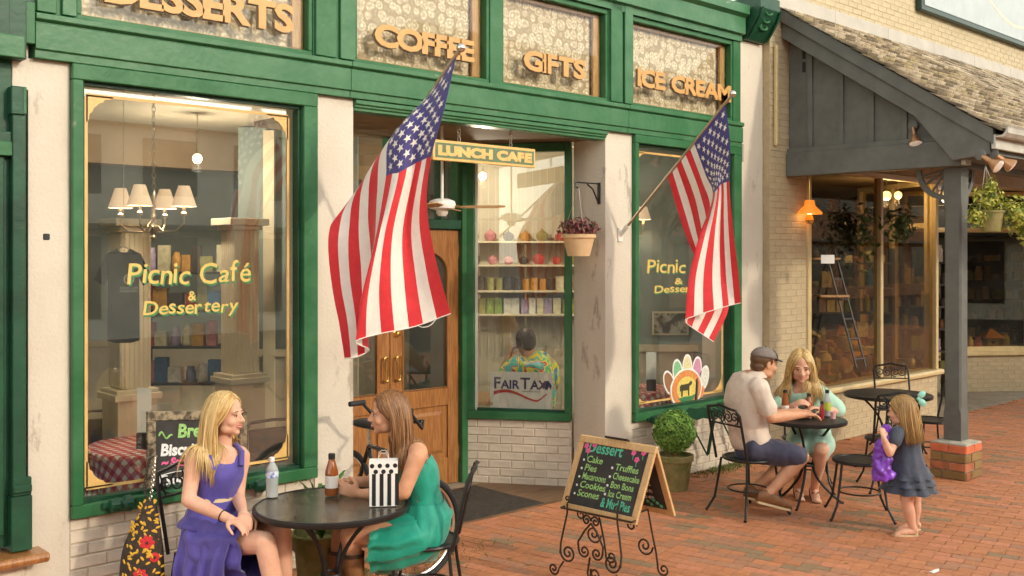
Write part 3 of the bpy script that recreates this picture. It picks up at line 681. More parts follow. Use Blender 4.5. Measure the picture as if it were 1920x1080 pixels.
# window frame, mullions, sill
def sbx(name, m, x0, x1, y0, y1, z0, z1, p=shop, **k): return bx(name, m, p, x0, x1, y0, y1, z0, z1, **k)
mb = MB()
for a in ((9.89, 9.965, .63, 3.098), (11.535, 11.60, .63, 3.03), (13.03, 13.10, .63, 3.098), (9.966, 13.029, 3.031, 3.098)): mb.box(a[0], a[1], SY-.02, SY+.07, a[2], a[3])
sw = mb.build('shop_window', 'yellow_trim', shop, bevel=.006)
MB().box(9.966, 11.534, SY+.03, SY+.036, .63, 3.03).build('pane', 'amber_pane', sw); MB().box(11.601, 13.029, SY+.03, SY+.036, .63, 3.03).build('pane', 'amber_pane', sw)
MB().prism([(-.075, .565), (-.08, .60), (-.07, .628), (.25, .628), (.25, .565)], (9.87, SY, 0), (0, 1, 0), (0, 0, 1), (1, 0, 0), 3.27).build('window_sill', 'yellow_trim', shop, fixn=True, bevel=.005)
# slanted side of the doorway, door, and the far slanted window
C0, C1 = V((13.08, SY+.07, 0)), V((13.85, 7.35, 0)); cu_ = (C1-C0).normalized(); cn = V((-cu_.y, cu_.x, 0)); CL = (C1-C0).length
def slant(o, u, nn, L_, name, bricks=True, seg=(0, .5, 1)):
    w_ = MB().obox(o+u*L_/2+UP*.28, u*(L_/2), nn*.08, UP*.28).build('slanted_wall', 'yellow_mortar', shop)
    mb = MB()
    for t in seg: mb.obox(o+u*(L_*min(max(t, .03), .97))+UP*1.86, u*.035, nn*.05, UP*1.22)
    for z in (.66, 2.50, 3.06): mb.obox(o+u*L_/2+UP*z, u*(L_/2-.07), nn*.045, UP*.035)
    f_ = mb.build('slanted_window', 'yellow_trim', shop, bevel=.004)
    MB().obox(o+u*L_/2+UP*1.86, u*(L_/2-.06), nn*.003, UP*1.2).build('pane', 'amber_pane', f_)
    MB().obox(o+u*L_/2+UP*.596, u*(L_/2+.02), nn*.14, UP*.030).build('window_sill', 'yellow_trim', shop, bevel=.005)
    return w_
slant(C0, cu_, cn, CL, 'left')
D0, D1 = V((15.0, 7.30, 0)), V((16.75, 6.02, 0)); du_ = (D1-D0).normalized(); dn = V((du_.y, -du_.x, 0)); DL = (D1-D0).length
if dn.y > 0: dn = -dn
w_ = slant(D0, du_, dn, DL, 'right', seg=(0, .47, 1))
brick_field(w_, D0+dn*.081, du_, dn, DL, .56, ['yellow_brick'], proud=.004)
mb = MB()
for a in ((13.86, 13.95, 2.6, 0), (14.90, 14.99, 2.6, 0)): mb.box(a[0], a[1], 7.30, 7.40, .0, 3.1)
mb.box(13.951, 14.899, 7.30, 7.40, 2.25, 2.34); mb.box(13.951, 14.899, 7.30, 7.40, 3.02, 3.1); mb.build('door_frame', 'yellow_trim', shop, bevel=.005)
mb = MB(); mb.box(13.96, 14.08, 7.33, 7.375, .01, 2.24); mb.box(14.77, 14.89, 7.33, 7.375, .01, 2.24); mb.box(14.081, 14.769, 7.33, 7.375, .01, .3); mb.box(14.081, 14.769, 7.33, 7.375, 2.10, 2.24)
dd = mb.build('door', 'wood_door', shop, bevel=.004); MB().box(14.081, 14.769, 7.35, 7.356, .3, 2.10).build('pane', 'amber_pane', dd)
# room
sbx('entry_floor', 'concrete', 13.12, 17.4, 5.78, 7.5, -.02, .004, bevel=0)
sbx('room_floor', 'room_floor', 9.3, 20, 6.08, 12, -.03, -.004, bevel=0); sbx('room_ceiling', 'room_brown', 9.3, 20, SY+.21, 12, 3.11, 3.15, bevel=0)
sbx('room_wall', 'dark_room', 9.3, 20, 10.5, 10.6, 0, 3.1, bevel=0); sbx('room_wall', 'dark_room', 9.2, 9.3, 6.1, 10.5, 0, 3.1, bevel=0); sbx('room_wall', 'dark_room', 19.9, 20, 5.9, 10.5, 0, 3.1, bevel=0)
sbx('wall', 'yellow_mortar', 16.9, 20, SY, SY+.2, 0, 3.1, bevel=0)
sbx('display_floor', 'wood_frame', 9.9, 13.0, SY+.10, 7.1, .52, .56, bevel=0)

# ---- porch
porch = thing('porch', 'grey timber porch with mossy wood-shingle roof on a post and brick footing', 'porch', (9.7, 4.16, 0))
GX = 9.46
PX, PY = 9.70, 4.165
# footing of single bricks
ft = MB().box(PX-.165, PX+.165, PY-.155, PY+.155, 0, .325).build('footing', 'mortar', porch)
for face in range(4):
    for r in range(4):
        z0 = .005+r*.082; hx, hy = .182, .172
        o_ = {0: V((PX-hx, PY-hy, 0)), 1: V((PX+hx, PY-hy, 0)), 2: V((PX+hx, PY+hy, 0)), 3: V((PX-hx, PY+hy, 0))}[face]
        u_ = [V((1, 0, 0)), V((0, 1, 0)), V((-1, 0, 0)), V((0, -1, 0))][face]; nn = V((u_.y, -u_.x, 0)); ln = (2*hx if face % 2 == 0 else 2*hy)
        cut = .52 if r % 2 else .34
        for a_, b_ in ((0, cut), (cut, 1)):
            m_ = 'red_brick_top' if r == 3 else ('moss_brick' if (r == 2 or rnd.random() < .5) else 'red_brick')
            j = rnd.uniform(-.002, .003)
            MB().obox(o_+u_*(ln*(a_+b_)/2)-nn*(.022-j)+UP*(z0+.036), u_*(ln*(b_-a_)/2-.006), nn*.022, UP*.036).build('brick', m_, ft, bevel=.004)
MB().loft([[V((PX+sx*e, PY+sy*e, z)) for sx, sy in ((-1, -1), (1, -1), (1, 1), (-1, 1))] for e, z in ((.172, .326), (.165, .337), (.10, .352))]).build('footing_cap', 'mortar', porch)
pm = MB()
def sq(e, z, ch): return [V((PX+a_*e+0, PY+b_*e, z)) for a_, b_ in ((-1, -ch), (-ch, -1), (ch, -1), (1, -ch), (1, ch), (ch, 1), (-ch, 1), (-1, ch))]
pm.loft([sq(.083, .353, .99), sq(.083, .60, .99), sq(.080, .66, .80), sq(.080, 2.55, .80), sq(.083, 2.62, .99), sq(.083, 2.938, .99)]); pm.build('post', 'porch', porch)
bx('side_beam', 'porch', porch, GX, GX+.13, 4.02, 5.862, 2.94, 3.185, .006)
bx('front_beam', 'porch', porch, GX+.131, 18, PY-.075, PY+.06, 2.94, 3.12, .006)
bx('corner_block', 'porch_light', porch, GX, GX+.13, 3.975, 4.018, 2.945, 3.18, .006)
slope = (4.70-3.23)/(5.86-3.68)
def rz(y): return 3.23+(y-3.68)*slope
# gable boards between battens
ys = [5.860, 5.60, 5.25, 4.92, 4.58, 4.30]
for i in range(len(ys)-1):
    y1, y0 = ys[i]-.003, ys[i+1]+.003
    MB().prism([(y0, 3.186), (y1, 3.186), (y1, rz(y1)-.15), (y0, rz(y0)-.15)], (GX+.06, 0, 0), (0, 1, 0), (0, 0, 1), (1, 0, 0), .02).build('gable_board', 'porch', porch, fixn=True)
for y in ys[1:-1]: bx('batten', 'porch', porch, GX+.035, GX+.0595, y-.028, y+.028, 3.235, rz(y-.028)-.17, .003)
bx('gable_rail', 'porch', porch, GX+.02, GX+.059, 4.15, 5.86, 3.186, 3.234, .003)
for k in range(2): bx('vent_slot', 'black', porch, GX+.0585, GX+.0599, 5.66, 5.70, 4.03+k*.14, 4.14+k*.14, 0)
# barge boards with the flared foot
yb = 3.68
MB().prism([(5.864, rz(5.864)+.01), (yb, rz(yb)+.01), (yb, rz(yb)-.13), (5.864, rz(5.864)-.13)], (GX-.12, 0, 0), (0, 1, 0), (0, 0, 1), (1, 0, 0), .045).build('barge_board', 'porch', porch, fixn=True, bevel=.004)
MB().prism([(5.862, rz(5.862)-.131), (3.72, rz(3.72)-.131), (3.72, 3.02), (4.06, 2.985), (4.42, rz(4.42)-.30), (5.862, rz(5.862)-.30)], (GX-.085, 0, 0), (0, 1, 0), (0, 0, 1), (1, 0, 0), .05).build('barge_board', 'porch', porch, fixn=True, bevel=.004)
MB().prism([(3.72, 3.02), (4.05, 2.985), (4.05, 3.06), (3.72, 3.14)], (GX-.03, 0, 0), (0, 1, 0), (0, 0, 1), (1, 0, 0), 8.4).build('soffit', 'porch', porch, fixn=True)
MB().prism([(5.86, rz(5.86)-.03), (3.70, rz(3.70)-.03), (3.70, rz(3.70)-.06), (5.86, rz(5.86)-.06)], (GX-.07, 0, 0), (0, 1, 0), (0, 0, 1), (1, 0, 0), 8.5).build('roof_deck', 'room_brown', porch, fixn=True)
bx('fascia', 'porch_light', porch, GX-.11, 18, 3.66, 3.70, 3.06, 3.19, .004)
gt = MB(); gt.loft([[V((x, 3.655-.11*a_, 3.16+.10*b_)) for a_, b_ in ((0, 0), (.6, .02), (.9, .35), (.95, .8), (1.05, 1.0), (.9, 1.0), (.8, .75), (.7, .45), (.5, .2), (0.02, .18))] for x in (GX-.12, 18)]); gt.build('gutter', 'porch_light', porch, fixn=True)
# shingles, course by course
SCOL = [(.40, .32, .22), (.35, .28, .19), (.45, .37, .26), (.29, .23, .15), (.48, .40, .29), (.37, .30, .17), (.18, .14, .09)]
rv = V((0, 5.86-3.68, 4.70-3.23)).normalized(); rn = V((0, -rv.z, rv.y)); Lr = math.hypot(5.86-3.68, 4.70-3.23)
shm = {}; nsh = 0; rs = MB(); cells = []
ncr = 19
for c in range(ncr):
    d = c*(Lr/ncr); x = GX-.14+rnd.uniform(-.02, 0)
    while x < 17.5:
        wd = rnd.choice((.11, .14, .17, .20)); p = V((x+wd/2, 3.62, 3.20))+rv*(d+.085)+rn*.012
        if seen(p): cells.append((p, wd))
        x += wd+.004
cells.sort(key=lambda t: t[0].dot(FD))
for p, wd in cells:
    c_ = rnd.randrange(len(SCOL)) if rnd.random() < .9 else 6; tl = rnd.uniform(.06, .11); yaw = rnd.uniform(-.03, .03)
    if nsh < 300:
        if (wd, c_) not in shm:
            m_ = MB(); P = [[V((sx*wd/2, t, 0.0+z)) for sx, z in ((-1, 0), (1, 0), (1, th), (-1, th))] for t, th in ((-.09, .026), (-.085, .030), (.11, .006))]
            m_.loft(P, True, SCOL[c_]); ob = m_.build('shingle', 'shingle', fixn=True); shm[(wd, c_)] = ob.data; bpy.data.objects.remove(ob)
        ob = bpy.data.objects.new('shingle', shm[(wd, c_)]); COL.objects.link(ob); ob.parent = porch; nsh += 1
        ob.matrix_local = Matrix.Translation(p-ORG[porch.name]+rn*rnd.uniform(0, .008)) @ Matrix((V((1, 0, 0)), rv, rn)).transposed().to_4x4() @ Matrix.Rotation(-tl, 4, 'X') @ Matrix.Rotation(yaw, 4, 'Z')
    else:
        t_ = (rv-rn*math.tan(tl)*1.0).normalized(); rs.obox(p+rn*rnd.uniform(.006, .014), V((wd/2, 0, 0)), t_*.1, t_.cross(V((1, 0, 0)))*-.010, SCOL[c_])
if rs.v: tag(rs.build('shingle_field', 'shingle', porch, fixn=True), kind='stuff')
for i, x in enumerate((9.20, 10.45, 11.70, 12.95, 14.2, 15.45)): bx('flashing', 'flash_white', porch, x, x+1.245, SY-.03, SY-.006, 4.62 if x > 9.3 else 4.66, 4.86, .002)
bx('conduit', 'yellow_trim', shop, 9.22, 9.26, SY-.05, SY-.006, 3.25, 4.3, .01)
# quarter-wheel brackets
for ax_, s0 in ((V((0, 1, 0)), V((PX-.0, PY+.085, 2.936))), (V((1, 0, 0)), V((PX+.085, PY, 2.936)))):
    mb = MB(); r_ = .30; nn = ax_.cross(UP)
    arc = [s0+ax_*(r_*math.cos(t*PI/20))-UP*(r_*math.sin(t*PI/20)) for t in range(11)]; arc2 = [s0+ax_*((r_-.05)*math.cos(t*PI/20))-UP*((r_-.05)*math.sin(t*PI/20)) for t in range(11)]
    P = arc+list(reversed(arc2)); n_ = len(P)
    for t in range(10): mb.add([arc[t]+nn*.015, arc[t+1]+nn*.015, arc2[t+1]+nn*.015, arc2[t]+nn*.015, arc[t]-nn*.015, arc[t+1]-nn*.015, arc2[t+1]-nn*.015, arc2[t]-nn*.015], [(0, 1, 2, 3), (7, 6, 5, 4), (0, 4, 5, 1), (2, 6, 7, 3), (0, 3, 7, 4), (1, 5, 6, 2)])
    for t in (1.5, 3.8, 6.2, 8.5): mb.tube([s0+(ax_*math.cos(t*PI/20)-UP*math.sin(t*PI/20))*q for q in (.03, r_-.03)], .011, 6)
    mb.build('wheel_bracket', 'porch', porch, fixn=True)

def floodlight(name, label, base, aim, lit=True):
    o = thing(name, label, 'floodlight', base, 'porch floodlights'); a_ = V(aim).normalized(); b_ = V(base)
    e = b_+a_*.10; MB().lathe([(0, 0), (.05, .0), (.05, .012), (.02, .02), (0, .021)], b_, 14, axis=V((-1, 0, 0))).build('mount', 'porch', o, smooth=True, fixn=True)
    MB().tube([b_, b_+a_*.03+UP*.0, e], [.012, .02, .024], 10).build('stem', 'copper', o, smooth=True)
    sh = MB().lathe([(.022, 0), (.03, .02), (.055, .07), (.066, .10), (.062, .10)], e, 18, axis=a_, cap=False).build('lamp_head', 'copper', o, smooth=True, fixn=True)
    MB().lathe([(.0, .115), (.03, .112), (.055, .104), (.061, .096), (0, .09)], e, 18, axis=a_).build('lens', 'lens', o, smooth=True, fixn=True)
floodlight('floodlight', 'copper floodlight mounted on the grey gable boards', onX(1712, 235, GX+.035), V((-.25, -.25, -.9)))
floodlight('floodlight', 'front floodlight of the pair under the porch corner, lens facing the street', W(1838, 290, 9.0), V((-.05, -.75, -.55)))
floodlight('floodlight', 'rear floodlight of the pair under the porch corner, half hidden behind its twin', W(1862, 287, 9.15), V((.35, -.6, -.55)))

# ---- painted sign on the upper wall
a = onY(1727, 0, SY-.08); zb = 5.20
sg = thing('shop_sign', 'large pale blue painted signboard with dark green edge on yellow brick', 'sign', (15, SY-.06, zb))
bx('sign_backing', 'sign_edge', sg, a.x, 18.5, SY-.09, SY-.008, zb, 7.0, .01); bx('sign_face', 'sign_face', sg, a.x+.07, 18.4, SY-.098, SY-.0905, zb+.07, 6.95, 0)
sw_ = MB()
mat('sign_peach', (.72, .60, .46), .6)
q0 = a.x
fl = []
for t in range(41):
    u_ = t/40; x = q0+.42+3.4*u_; z = zb+.42+.22*math.sin(u_*PI*1.9+.3)+.25*(u_*(1-u_))
    fl.append(V((x, SY-.099, z)))
sw_.tube(fl, .02, 5, flat=(V((0, 1, 0)), .1)); sw_.tube([V((q0+.42-.25*math.sin(t*.35), SY-.099, zb+.52+.22*math.cos(t*.35+.6))) for t in range(9)], .022, 5, flat=(V((0, 1, 0)), .1))
pS = onY(1850, 20, SY-.1); put_text(sw_, 'STO', (pS.x+.2, SY-.099, zb+.72), (1, 0, 0), (0, 0, 1), .95, extrude=.001)
sw_.build('sign_painting', 'sign_peach', sg)
# ================================================================== TABLES AND CHAIRS
glassmat('table_mesh', (0.50, 0.46, 0.38), 0.22, 1.5, 1.3, haze=.75, hcol=(.15, .125, .09))
def local(c, rz_):
    """point and direction functions in a thing's own frame"""
    c = V(c); u = V((math.cos(rz_), math.sin(rz_), 0)); v = V((-u.y, u.x, 0))
    return lambda x, y, z: c+u*x+v*y+UP*z
def bistro_table(label, c, D, rot, seethrough=False):
    c = V((c[0], c[1], 0)); o = thing('bistro_table', label, 'table', c, 'black iron bistro tables'); r = D/2
    if seethrough: MB().lathe([(0, .0), (r-.012, 0), (r-.012, .004), (0, .004)], c+UP*.712, 48).build('table_top', 'table_mesh', o, fixn=True)
    else: MB().lathe([(0, .0), (r-.012, 0), (r-.012, .010), (0, .012)], c+UP*.708, 48).build('table_top', 'iron', o, fixn=True)
    MB().lathe([(r-.02, -.022), (r-.004, -.020), (r, -.008), (r-.001, .006), (r-.010, .012), (r-.022, .010), (r-.02, -.022)], c+UP*.708, 56, cap=False).build('table_rim', 'iron', o, smooth=True, fixn=True)
    for k in range(4 if seethrough else 3):
        an = rot+k*2*PI/(4 if seethrough else 3); d = V((math.cos(an), math.sin(an), 0)); pts = []
        for t in range(17):
            q = t/16; z = .70*(1-q)+.012
            rad = r*.62*(1-q*1.75)**2 + .05 if q < .57 else .05+(r*.72)*((q-.57)/.43)**1.6
            pts.append(c+d*rad+UP*z)
        pts.append(pts[-1]+d*.02-UP*.004)
        MB().tube(pts, .0115, 8).build('leg', 'iron', o, smooth=True)
    MB().tube([c+V((.055*math.cos(t*PI/10), .055*math.sin(t*PI/10), .33)) for t in range(20)], .009, 6, loop=True).build('leg_ring', 'iron', o, smooth=True)
    cr_ = MB()
    for k in range(2):
        d = V((math.cos(rot+k*PI/2), math.sin(rot+k*PI/2), 0)); cr_.tube([c-d*(r-.02)+UP*.698, c+d*(r-.02)+UP*.698], .008, 6)
    cr_.build('cross_bar', 'iron', o)
    return o
T1 = onZ(622, 944, .72); T2 = onZ(1513, 785, .72); T3 = onZ(1665, 738, .72)
bistro_table('black mesh bistro table with a striped gift bag between two women', T1, .865, math.radians(20), True)
bistro_table('small black bistro table with drink bottles between the man and the woman in mint', T2, .66, math.radians(75))
bistro_table('empty black bistro table behind the little girl', T3, .85, math.radians(30))

def spiral(c, u, v, r0, turns, n=22, start=0.0, sgn=1):
    return [V(c)+u*(r0*(1-.86*t/n)*math.cos(start+sgn*turns*2*PI*t/n))+v*(r0*(1-.86*t/n)*math.sin(start+sgn*turns*2*PI*t/n)) for t in range(n+1)]
def chair(label, c, ang):
    """iron cafe chair: mesh seat, four splayed legs with ring stretcher, back with a scrolled top panel; ang = direction it faces"""
    c = V((c[0], c[1], 0)); o = thing('cafe_chair', label, 'chair', c, 'black iron cafe chairs'); P = local(c, ang)
    rim = [P(.20*math.cos(t*PI/14)*(1.0 if math.cos(t*PI/14) > 0 else .92), .205*math.sin(t*PI/14), .45) for t in range(28)]
    MB().tube(rim, .013, 8, loop=True).build('seat_rim', 'iron', o, smooth=True)
    MB().add([p+UP*.004 for p in rim]+[p-UP*.008 for p in rim], [tuple(range(28)), tuple(reversed(range(28, 56)))]).build('seat', 'iron', o)
    for sx, sy in ((1, 1), (1, -1), (-1, 1), (-1, -1)):
        MB().tube([P(sx*.15, sy*.15, .445), P(sx*.165, sy*.165, .30), P(sx*.19, sy*.185, .12), P(sx*.235, sy*.225, .018), P(sx*.245, sy*.232, .008)], [.010, .010, .010, .010, .014], 8).build('leg', 'iron', o, smooth=True)
    MB().tube([P(.16*math.cos(t*PI/12), .16*math.sin(t*PI/12), .20) for t in range(24)], .007, 6, loop=True).build('stretcher', 'iron', o, smooth=True)
    bz = lambda z: -.175-.10*((z-.45)/.45)
    fr = [P(bz(.44), sy*.175, .44) if k == 0 else None for sy in (1,) for k in (0,)]
    path = [P(bz(z), .185, z) for z in (.44, .55, .66, .76, .83)]+[P(bz(.88)-.012, .165, .875), P(bz(.9)-.02, .09, .885), P(bz(.9)-.022, 0, .905), P(bz(.9)-.02, -.09, .885), P(bz(.88)-.012, -.165, .875)]+[P(bz(z), -.185, z) for z in (.83, .76, .66, .55, .44)]
    MB().tube(path, .011, 8).build('back_frame', 'iron', o, smooth=True)
    MB().tube([P(bz(.745), y, .745) for y in (-.185, 0, .185)], .008, 6).build('back_rail', 'iron', o)
    u = (P(0, 1, 0)-P(0, 0, 0)); v = (P(bz(.85), 0, .85)-P(bz(.75), 0, .75)).normalized()
    for cy_, sg in ((.12, 1), (.045, -1), (-.045, 1), (-.12, -1)):
        MB().tube(spiral(P(bz(.81), cy_, .81), u, v, .052, 1.6, 18, PI/2*sg, sg), .006, 5).build('scroll', 'iron', o, smooth=True)
    for cy_ in (-.16, 0, .16): MB().tube([P(bz(.75), cy_*.9, .75), P(bz(.87), cy_, .872)], .005, 5).build('spindle', 'iron', o)
    return o
def dirang(r, f): d = RD*r+FD*f; return math.atan2(d.y, d.x)
S1 = T1-RD*.665+FD*.06; S2 = T1+RD*.505+FD*.24; S3 = onZ(1402, 858, .45); S4 = T2+RD*.06+FD*.52; S5 = onZ(1611, 863, .45)
chair('black iron chair under the woman in the purple dress', S1, dirang(.86, -.5))
chair('black iron chair under the woman in the teal dress', S2, dirang(-1, .05))
chair('black iron chair under the man in the grey cap', S3, dirang(.86, .5))
chair('black iron chair under the woman in the mint dress', S4+RD*.10+FD*.05, dirang(-.25, -.97))
chair('empty black iron chair in front of the girl with the purple bag', S5, dirang(-.95, .2))
chair('empty black iron chair on the far side of the empty table', W(1683, 700, 11.0), dirang(-.1, -1))
chair('empty black iron chair at the right side of the empty table', W(1745, 700, 10.2), dirang(-1, -.1))
chair('empty black iron chair hidden behind the girl', W(1668, 700, 9.15), dirang(.1, 1))

# ================================================================== THINGS ON THE TABLES
def bottle(name, label, c, prof, body, cap, lab=None, cat='bottle', group=None, h_cap=.02):
    c = V(c); o = thing(name, label, cat, c, group)
    MB().lathe(prof, c, 20).build('body', body, o, smooth=True, fixn=True)
    r_, zt = prof[-2][0], prof[-1][1]
    MB().lathe([(0, zt-.004), (r_+.003, zt-.004), (r_+.003, zt+h_cap-.003), (r_, zt+h_cap), (0, zt+h_cap)], c, 16).build('cap', cap, o, smooth=True, fixn=True)
    if lab: MB().lathe([(lab[0], lab[1]), (lab[0], lab[2])], c, 20, cap=False).build('label_band', lab[3], o, smooth=True)
    return o
mat('water', (.80, .84, .84), .08, coat=.5, spec=.6); b_ = M['water'].node_tree.nodes['Principled BSDF']; b_.inputs['Transmission Weight'].default_value = .55; b_.inputs['IOR'].default_value = 1.2
pw = onZ(510, 931, .722)
bottle('water_bottle', 'clear plastic water bottle with blue label on the near table', pw, [(0, 0), (.034, .001), (.036, .012), (.034, .02), (.036, .03), (.034, .05), (.036, .06), (.034, .08), (.036, .09), (.0365, .15), (.030, .170), (.014, .195), (.013, .205), (0, .206)], 'water', 'cap_white', (.0372, .112, .150, 'label_blue'))
pt_ = onZ(622, 928, .722)
bottle('tea_bottle', 'brown glass tea bottle held in the hands of the woman in teal', pt_, [(0, 0), (.036, .001), (.039, .01), (.038, .12), (.036, .14), (.022, .19), (.017, .205), (.017, .212), (0, .213)], 'tea', 'black', (.0392, .045, .115, 'label_white'), h_cap=.026)
def on_t2(px, py): return onZ(px, py, .722)
bottle('sauce_bottle', 'orange sauce bottle with white label in front of the woman in mint', on_t2(1472, 779), [(0, 0), (.030, .001), (.032, .01), (.030, .13), (.017, .18), (.015, .20), (0, .201)], 'tea', 'black', (.0325, .03, .09, 'label_white'))
bottle('tea_bottle', 'brown tea bottle at the middle of the couple\'s table', on_t2(1517, 779), [(0, 0), (.034, .001), (.036, .01), (.035, .10), (.032, .12), (.017, .155), (.015, .17), (0, .171)], 'tea', 'black', (.0365, .02, .06, 'label_white'))
mat('bottle_lime', (.45, .55, .08), .15, coat=.5)
bottle('soda_bottle', 'clear bottle with yellow green label near the right edge of the couple\'s table', on_t2(1551, 780), [(0, 0), (.032, .001), (.033, .01), (.033, .13), (.017, .18), (.015, .20), (0, .201)], 'water', 'black', (.0335, .05, .12, 'bottle_lime'), h_cap=.025)
bottle('juice_bottle', 'small bottle of red juice beside the clear soda bottle', on_t2(1541, 786), [(0, 0), (.020, .001), (.021, .01), (.021, .07), (.012, .11), (.011, .13), (0, .131)], 'juice_red', 'black')
cp = on_t2(1562, 785); cu_o = thing('plastic_cup', 'small pink plastic cup at the right edge of the couple\'s table', 'cup', cp)
mat('pink_cup', (.8, .45, .42), .3); MB().lathe([(0, 0), (.020, 0), (.026, .06), (.023, .06), (.018, .005), (0, .005)], cp, 16).build('cup', 'pink_cup', cu_o, smooth=True, fixn=True)
# foil wrapped lunch
fo = on_t2(1497, 781); fob = thing('foil_wrapped_lunch', 'open foil wrapping with food on the couple\'s table', 'food', fo)
mb = MB(); rings = []
for i in range(7):
    rr_ = .02+.022*i
    rings.append([fo+V((rr_*math.cos(t*PI/9)*1.15, rr_*math.sin(t*PI/9), .004+(.03 if i == 6 else .012*(i > 4))+.018*noise.noise(V((i*1.7, t*.9, 3))))) for t in range(18)])
mb.loft(rings, False).build('foil', 'foil', fob)
mb = MB(); mb.ell(fo+V((0, 0, .028)), (.065, .045, .026)); mb.ell(fo+V((.05, .03, .03)), (.04, .035, .024)); mb.build('sandwich', 'food', fob, smooth=True)

# gift bag with stripes and dots
gb_c = onZ(719, 946, .722); gbag = thing('gift_bag', 'white gift bag with black stripes and polka dots on the near table', 'bag', gb_c)
gd = (RD*.97+FD*.12).normalized(); gn = V((gd.y, -gd.x, 0))
if gn.dot(FD) > 0: gn = -gn
hw_, hd_, hh_ = .076, .043, .248
mb = MB(); rr2 = []
for z, e in ((0, 0), (.13, .001), (.24, .003), (hh_, .002)): rr2.append([gb_c+gd*(sx*(hw_+e))+gn*(sy*(hd_+e*1.4))+UP*z for sx, sy in ((-1, -1), (1, -1), (1, 1), (-1, 1))])
mb.loft(rr2, False); mb.add(rr2[0], [(0, 1, 2, 3)]); mb.build('bag_body', 'paper', gbag, fixn=True)
for k in range(4):
    x = -hw_+.016+k*.042
    MB().obox(gb_c+gd*(x+.008)+gn*(hd_+.0025)+UP*.092, gd*.0105, gn*.0008, UP*.088).build('stripe', 'black', gbag)
sgd = gn
for k in range(2): MB().obox(gb_c-gd*(hw_+.002)+gn*(-.02+.04*k)+UP*.09, gn*.009, gd*.0008, UP*.088).build('stripe', 'black', gbag)
for row in range(2):
    for k in range(4 if row else 4):
        x = -.062+k*.042+(.02 if row else 0)
        if x > .078: continue
        MB().lathe([(0, 0), (.0125, 0), (.0125, .0015), (0, .0015)], gb_c+gd*x+gn*(hd_+.003)+UP*(.224-.032*row), 14, axis=gn).build('dot', 'black', gbag, fixn=True)
for sy in (-1, 1): MB().tube([gb_c+gd*x+gn*(sy*hd_)+UP*z for x, z in ((-.03, hh_-.01), (-.026, hh_+.025), (-.012, hh_+.045), (.012, hh_+.045), (.026, hh_+.025), (.03, hh_-.01))], .0014, 5).build('handle', 'paper', gbag, smooth=True)

# ================================================================== DESSERT BOARD ON ITS SCROLL STAND
def quad_board(parent, name, tl, tr, br, bl, th=.022, fw=.045, fmat='pine', bmat='board', back=1):
    u = (tr-tl).normalized(); v = (tl-bl).normalized(); n_ = u.cross(v).normalized()
    wd, hg = (tr-tl).length, (tl-bl).length
    for nm, a0, a1, b0, b1 in (('frame_rail', 0, wd, hg-fw, hg), ('frame_rail', 0, wd, 0, fw), ('frame_stile', 0, fw, fw+.0005, hg-fw-.0005), ('frame_stile', wd-fw, wd, fw+.0005, hg-fw-.0005)):
        MB().obox(bl+u*((a0+a1)/2)+v*((b0+b1)/2)-n_*(th/2), u*((a1-a0)/2), v*((b1-b0)/2), n_*(th/2)).build(nm, fmat, parent, bevel=.003)
    MB().obox(bl+u*wd/2+v*hg/2-n_*(th*.55), u*(wd/2-fw), v*(hg/2-fw), n_*.004).build('chalk_panel', bmat, parent)
    return u, v, n_, wd, hg
TL, TR, BR, BL = W(1088, 815, 6.80), W(1231, 838, 6.40), W(1190, 986, 6.30), W(1049, 953, 6.72)
db = thing('dessert_board', 'pine framed chalkboard listing desserts on a scrolled iron stand', 'sign', V((BL.x+.2, BL.y+.1, 0)))
BR = BL+(TR-TL)
u, v, n_, wd, hg = quad_board(db, 'front', TL, TR, BR, BL)
def chalk(txt, a, b_, size, m, width=None, tilt=0.0, bold=.0022):
    mb = MB(); uu = (u+v*tilt).normalized(); vv = n_.cross(uu); put_text(mb, txt, BL+u*a+v*b_-n_*.0065, uu, vv, size, width, offset=bold, shear=.15); mb.build('chalk_writing', m, db)
chalk('Dessert', .15*wd, hg*.80, .105, 'chalk_mint', .46*wd, bold=.002)
for i, t_ in enumerate(('Cake', 'Pies', 'Macaroons', 'Cookies', 'Scones')): chalk(t_, .17*wd, hg*(.665-.113*i), .062, 'chalk_green', None if len(t_) < 8 else .32*wd, bold=.0012)
for i, t_ in enumerate(('Truffles', 'Cheesecake', 'Bon Bons', 'Ice Cream')): chalk(t_, .56*wd, hg*(.625-.115*i), .060, 'chalk_green', (.30 if len(t_) < 10 else .34)*wd, bold=.0012)
chalk('& Mud Pies', .50*wd, hg*.135, .085, 'chalk_mint', .38*wd, bold=.002)
mb = MB()
for i in range(5): mb.lathe([(0, 0), (.008, 0), (.008, .001), (0, .001)], BL+u*(.135*wd)+v*(hg*(.685-.113*i))-n_*.006, 8, axis=n_)
for i in range(4): mb.lathe([(0, 0), (.009, 0), (.009, .001), (0, .001)], BL+u*(.525*wd)+v*(hg*(.645-.115*i))-n_*.006, 8, axis=n_)
tag(mb.build('chalk_bullets', 'chalk_white', db), kind='stuff')
for a_, b_ in ((.12, .87), (.16, .81), (.22, .90), (.74, .88), (.80, .80), (.86, .90)):
    mb = MB(); c_ = BL+u*(a_*wd)+v*(b_*hg)-n_*.006
    for k in range(5): mb.ell(c_+u*(.011*math.cos(k*1.257))+v*(.011*math.sin(k*1.257)), (.009, .009, .002), Matrix((u, v, n_)).transposed(), 8, 4)
    fl_ = mb.build('chalk_flower', 'chalk_pink', db); MB().tube([c_-v*.012, c_-v*.045+u*.005], .0025, 4, flat=(n_, .2)).build('chalk_stem', 'chalk_mint', fl_)
RBR = W(1268, 966, 6.62); RTR = TR+FD*.03+RD*.012; RTL = RTR-(TR-TL); RBL = RBR-(TR-TL)
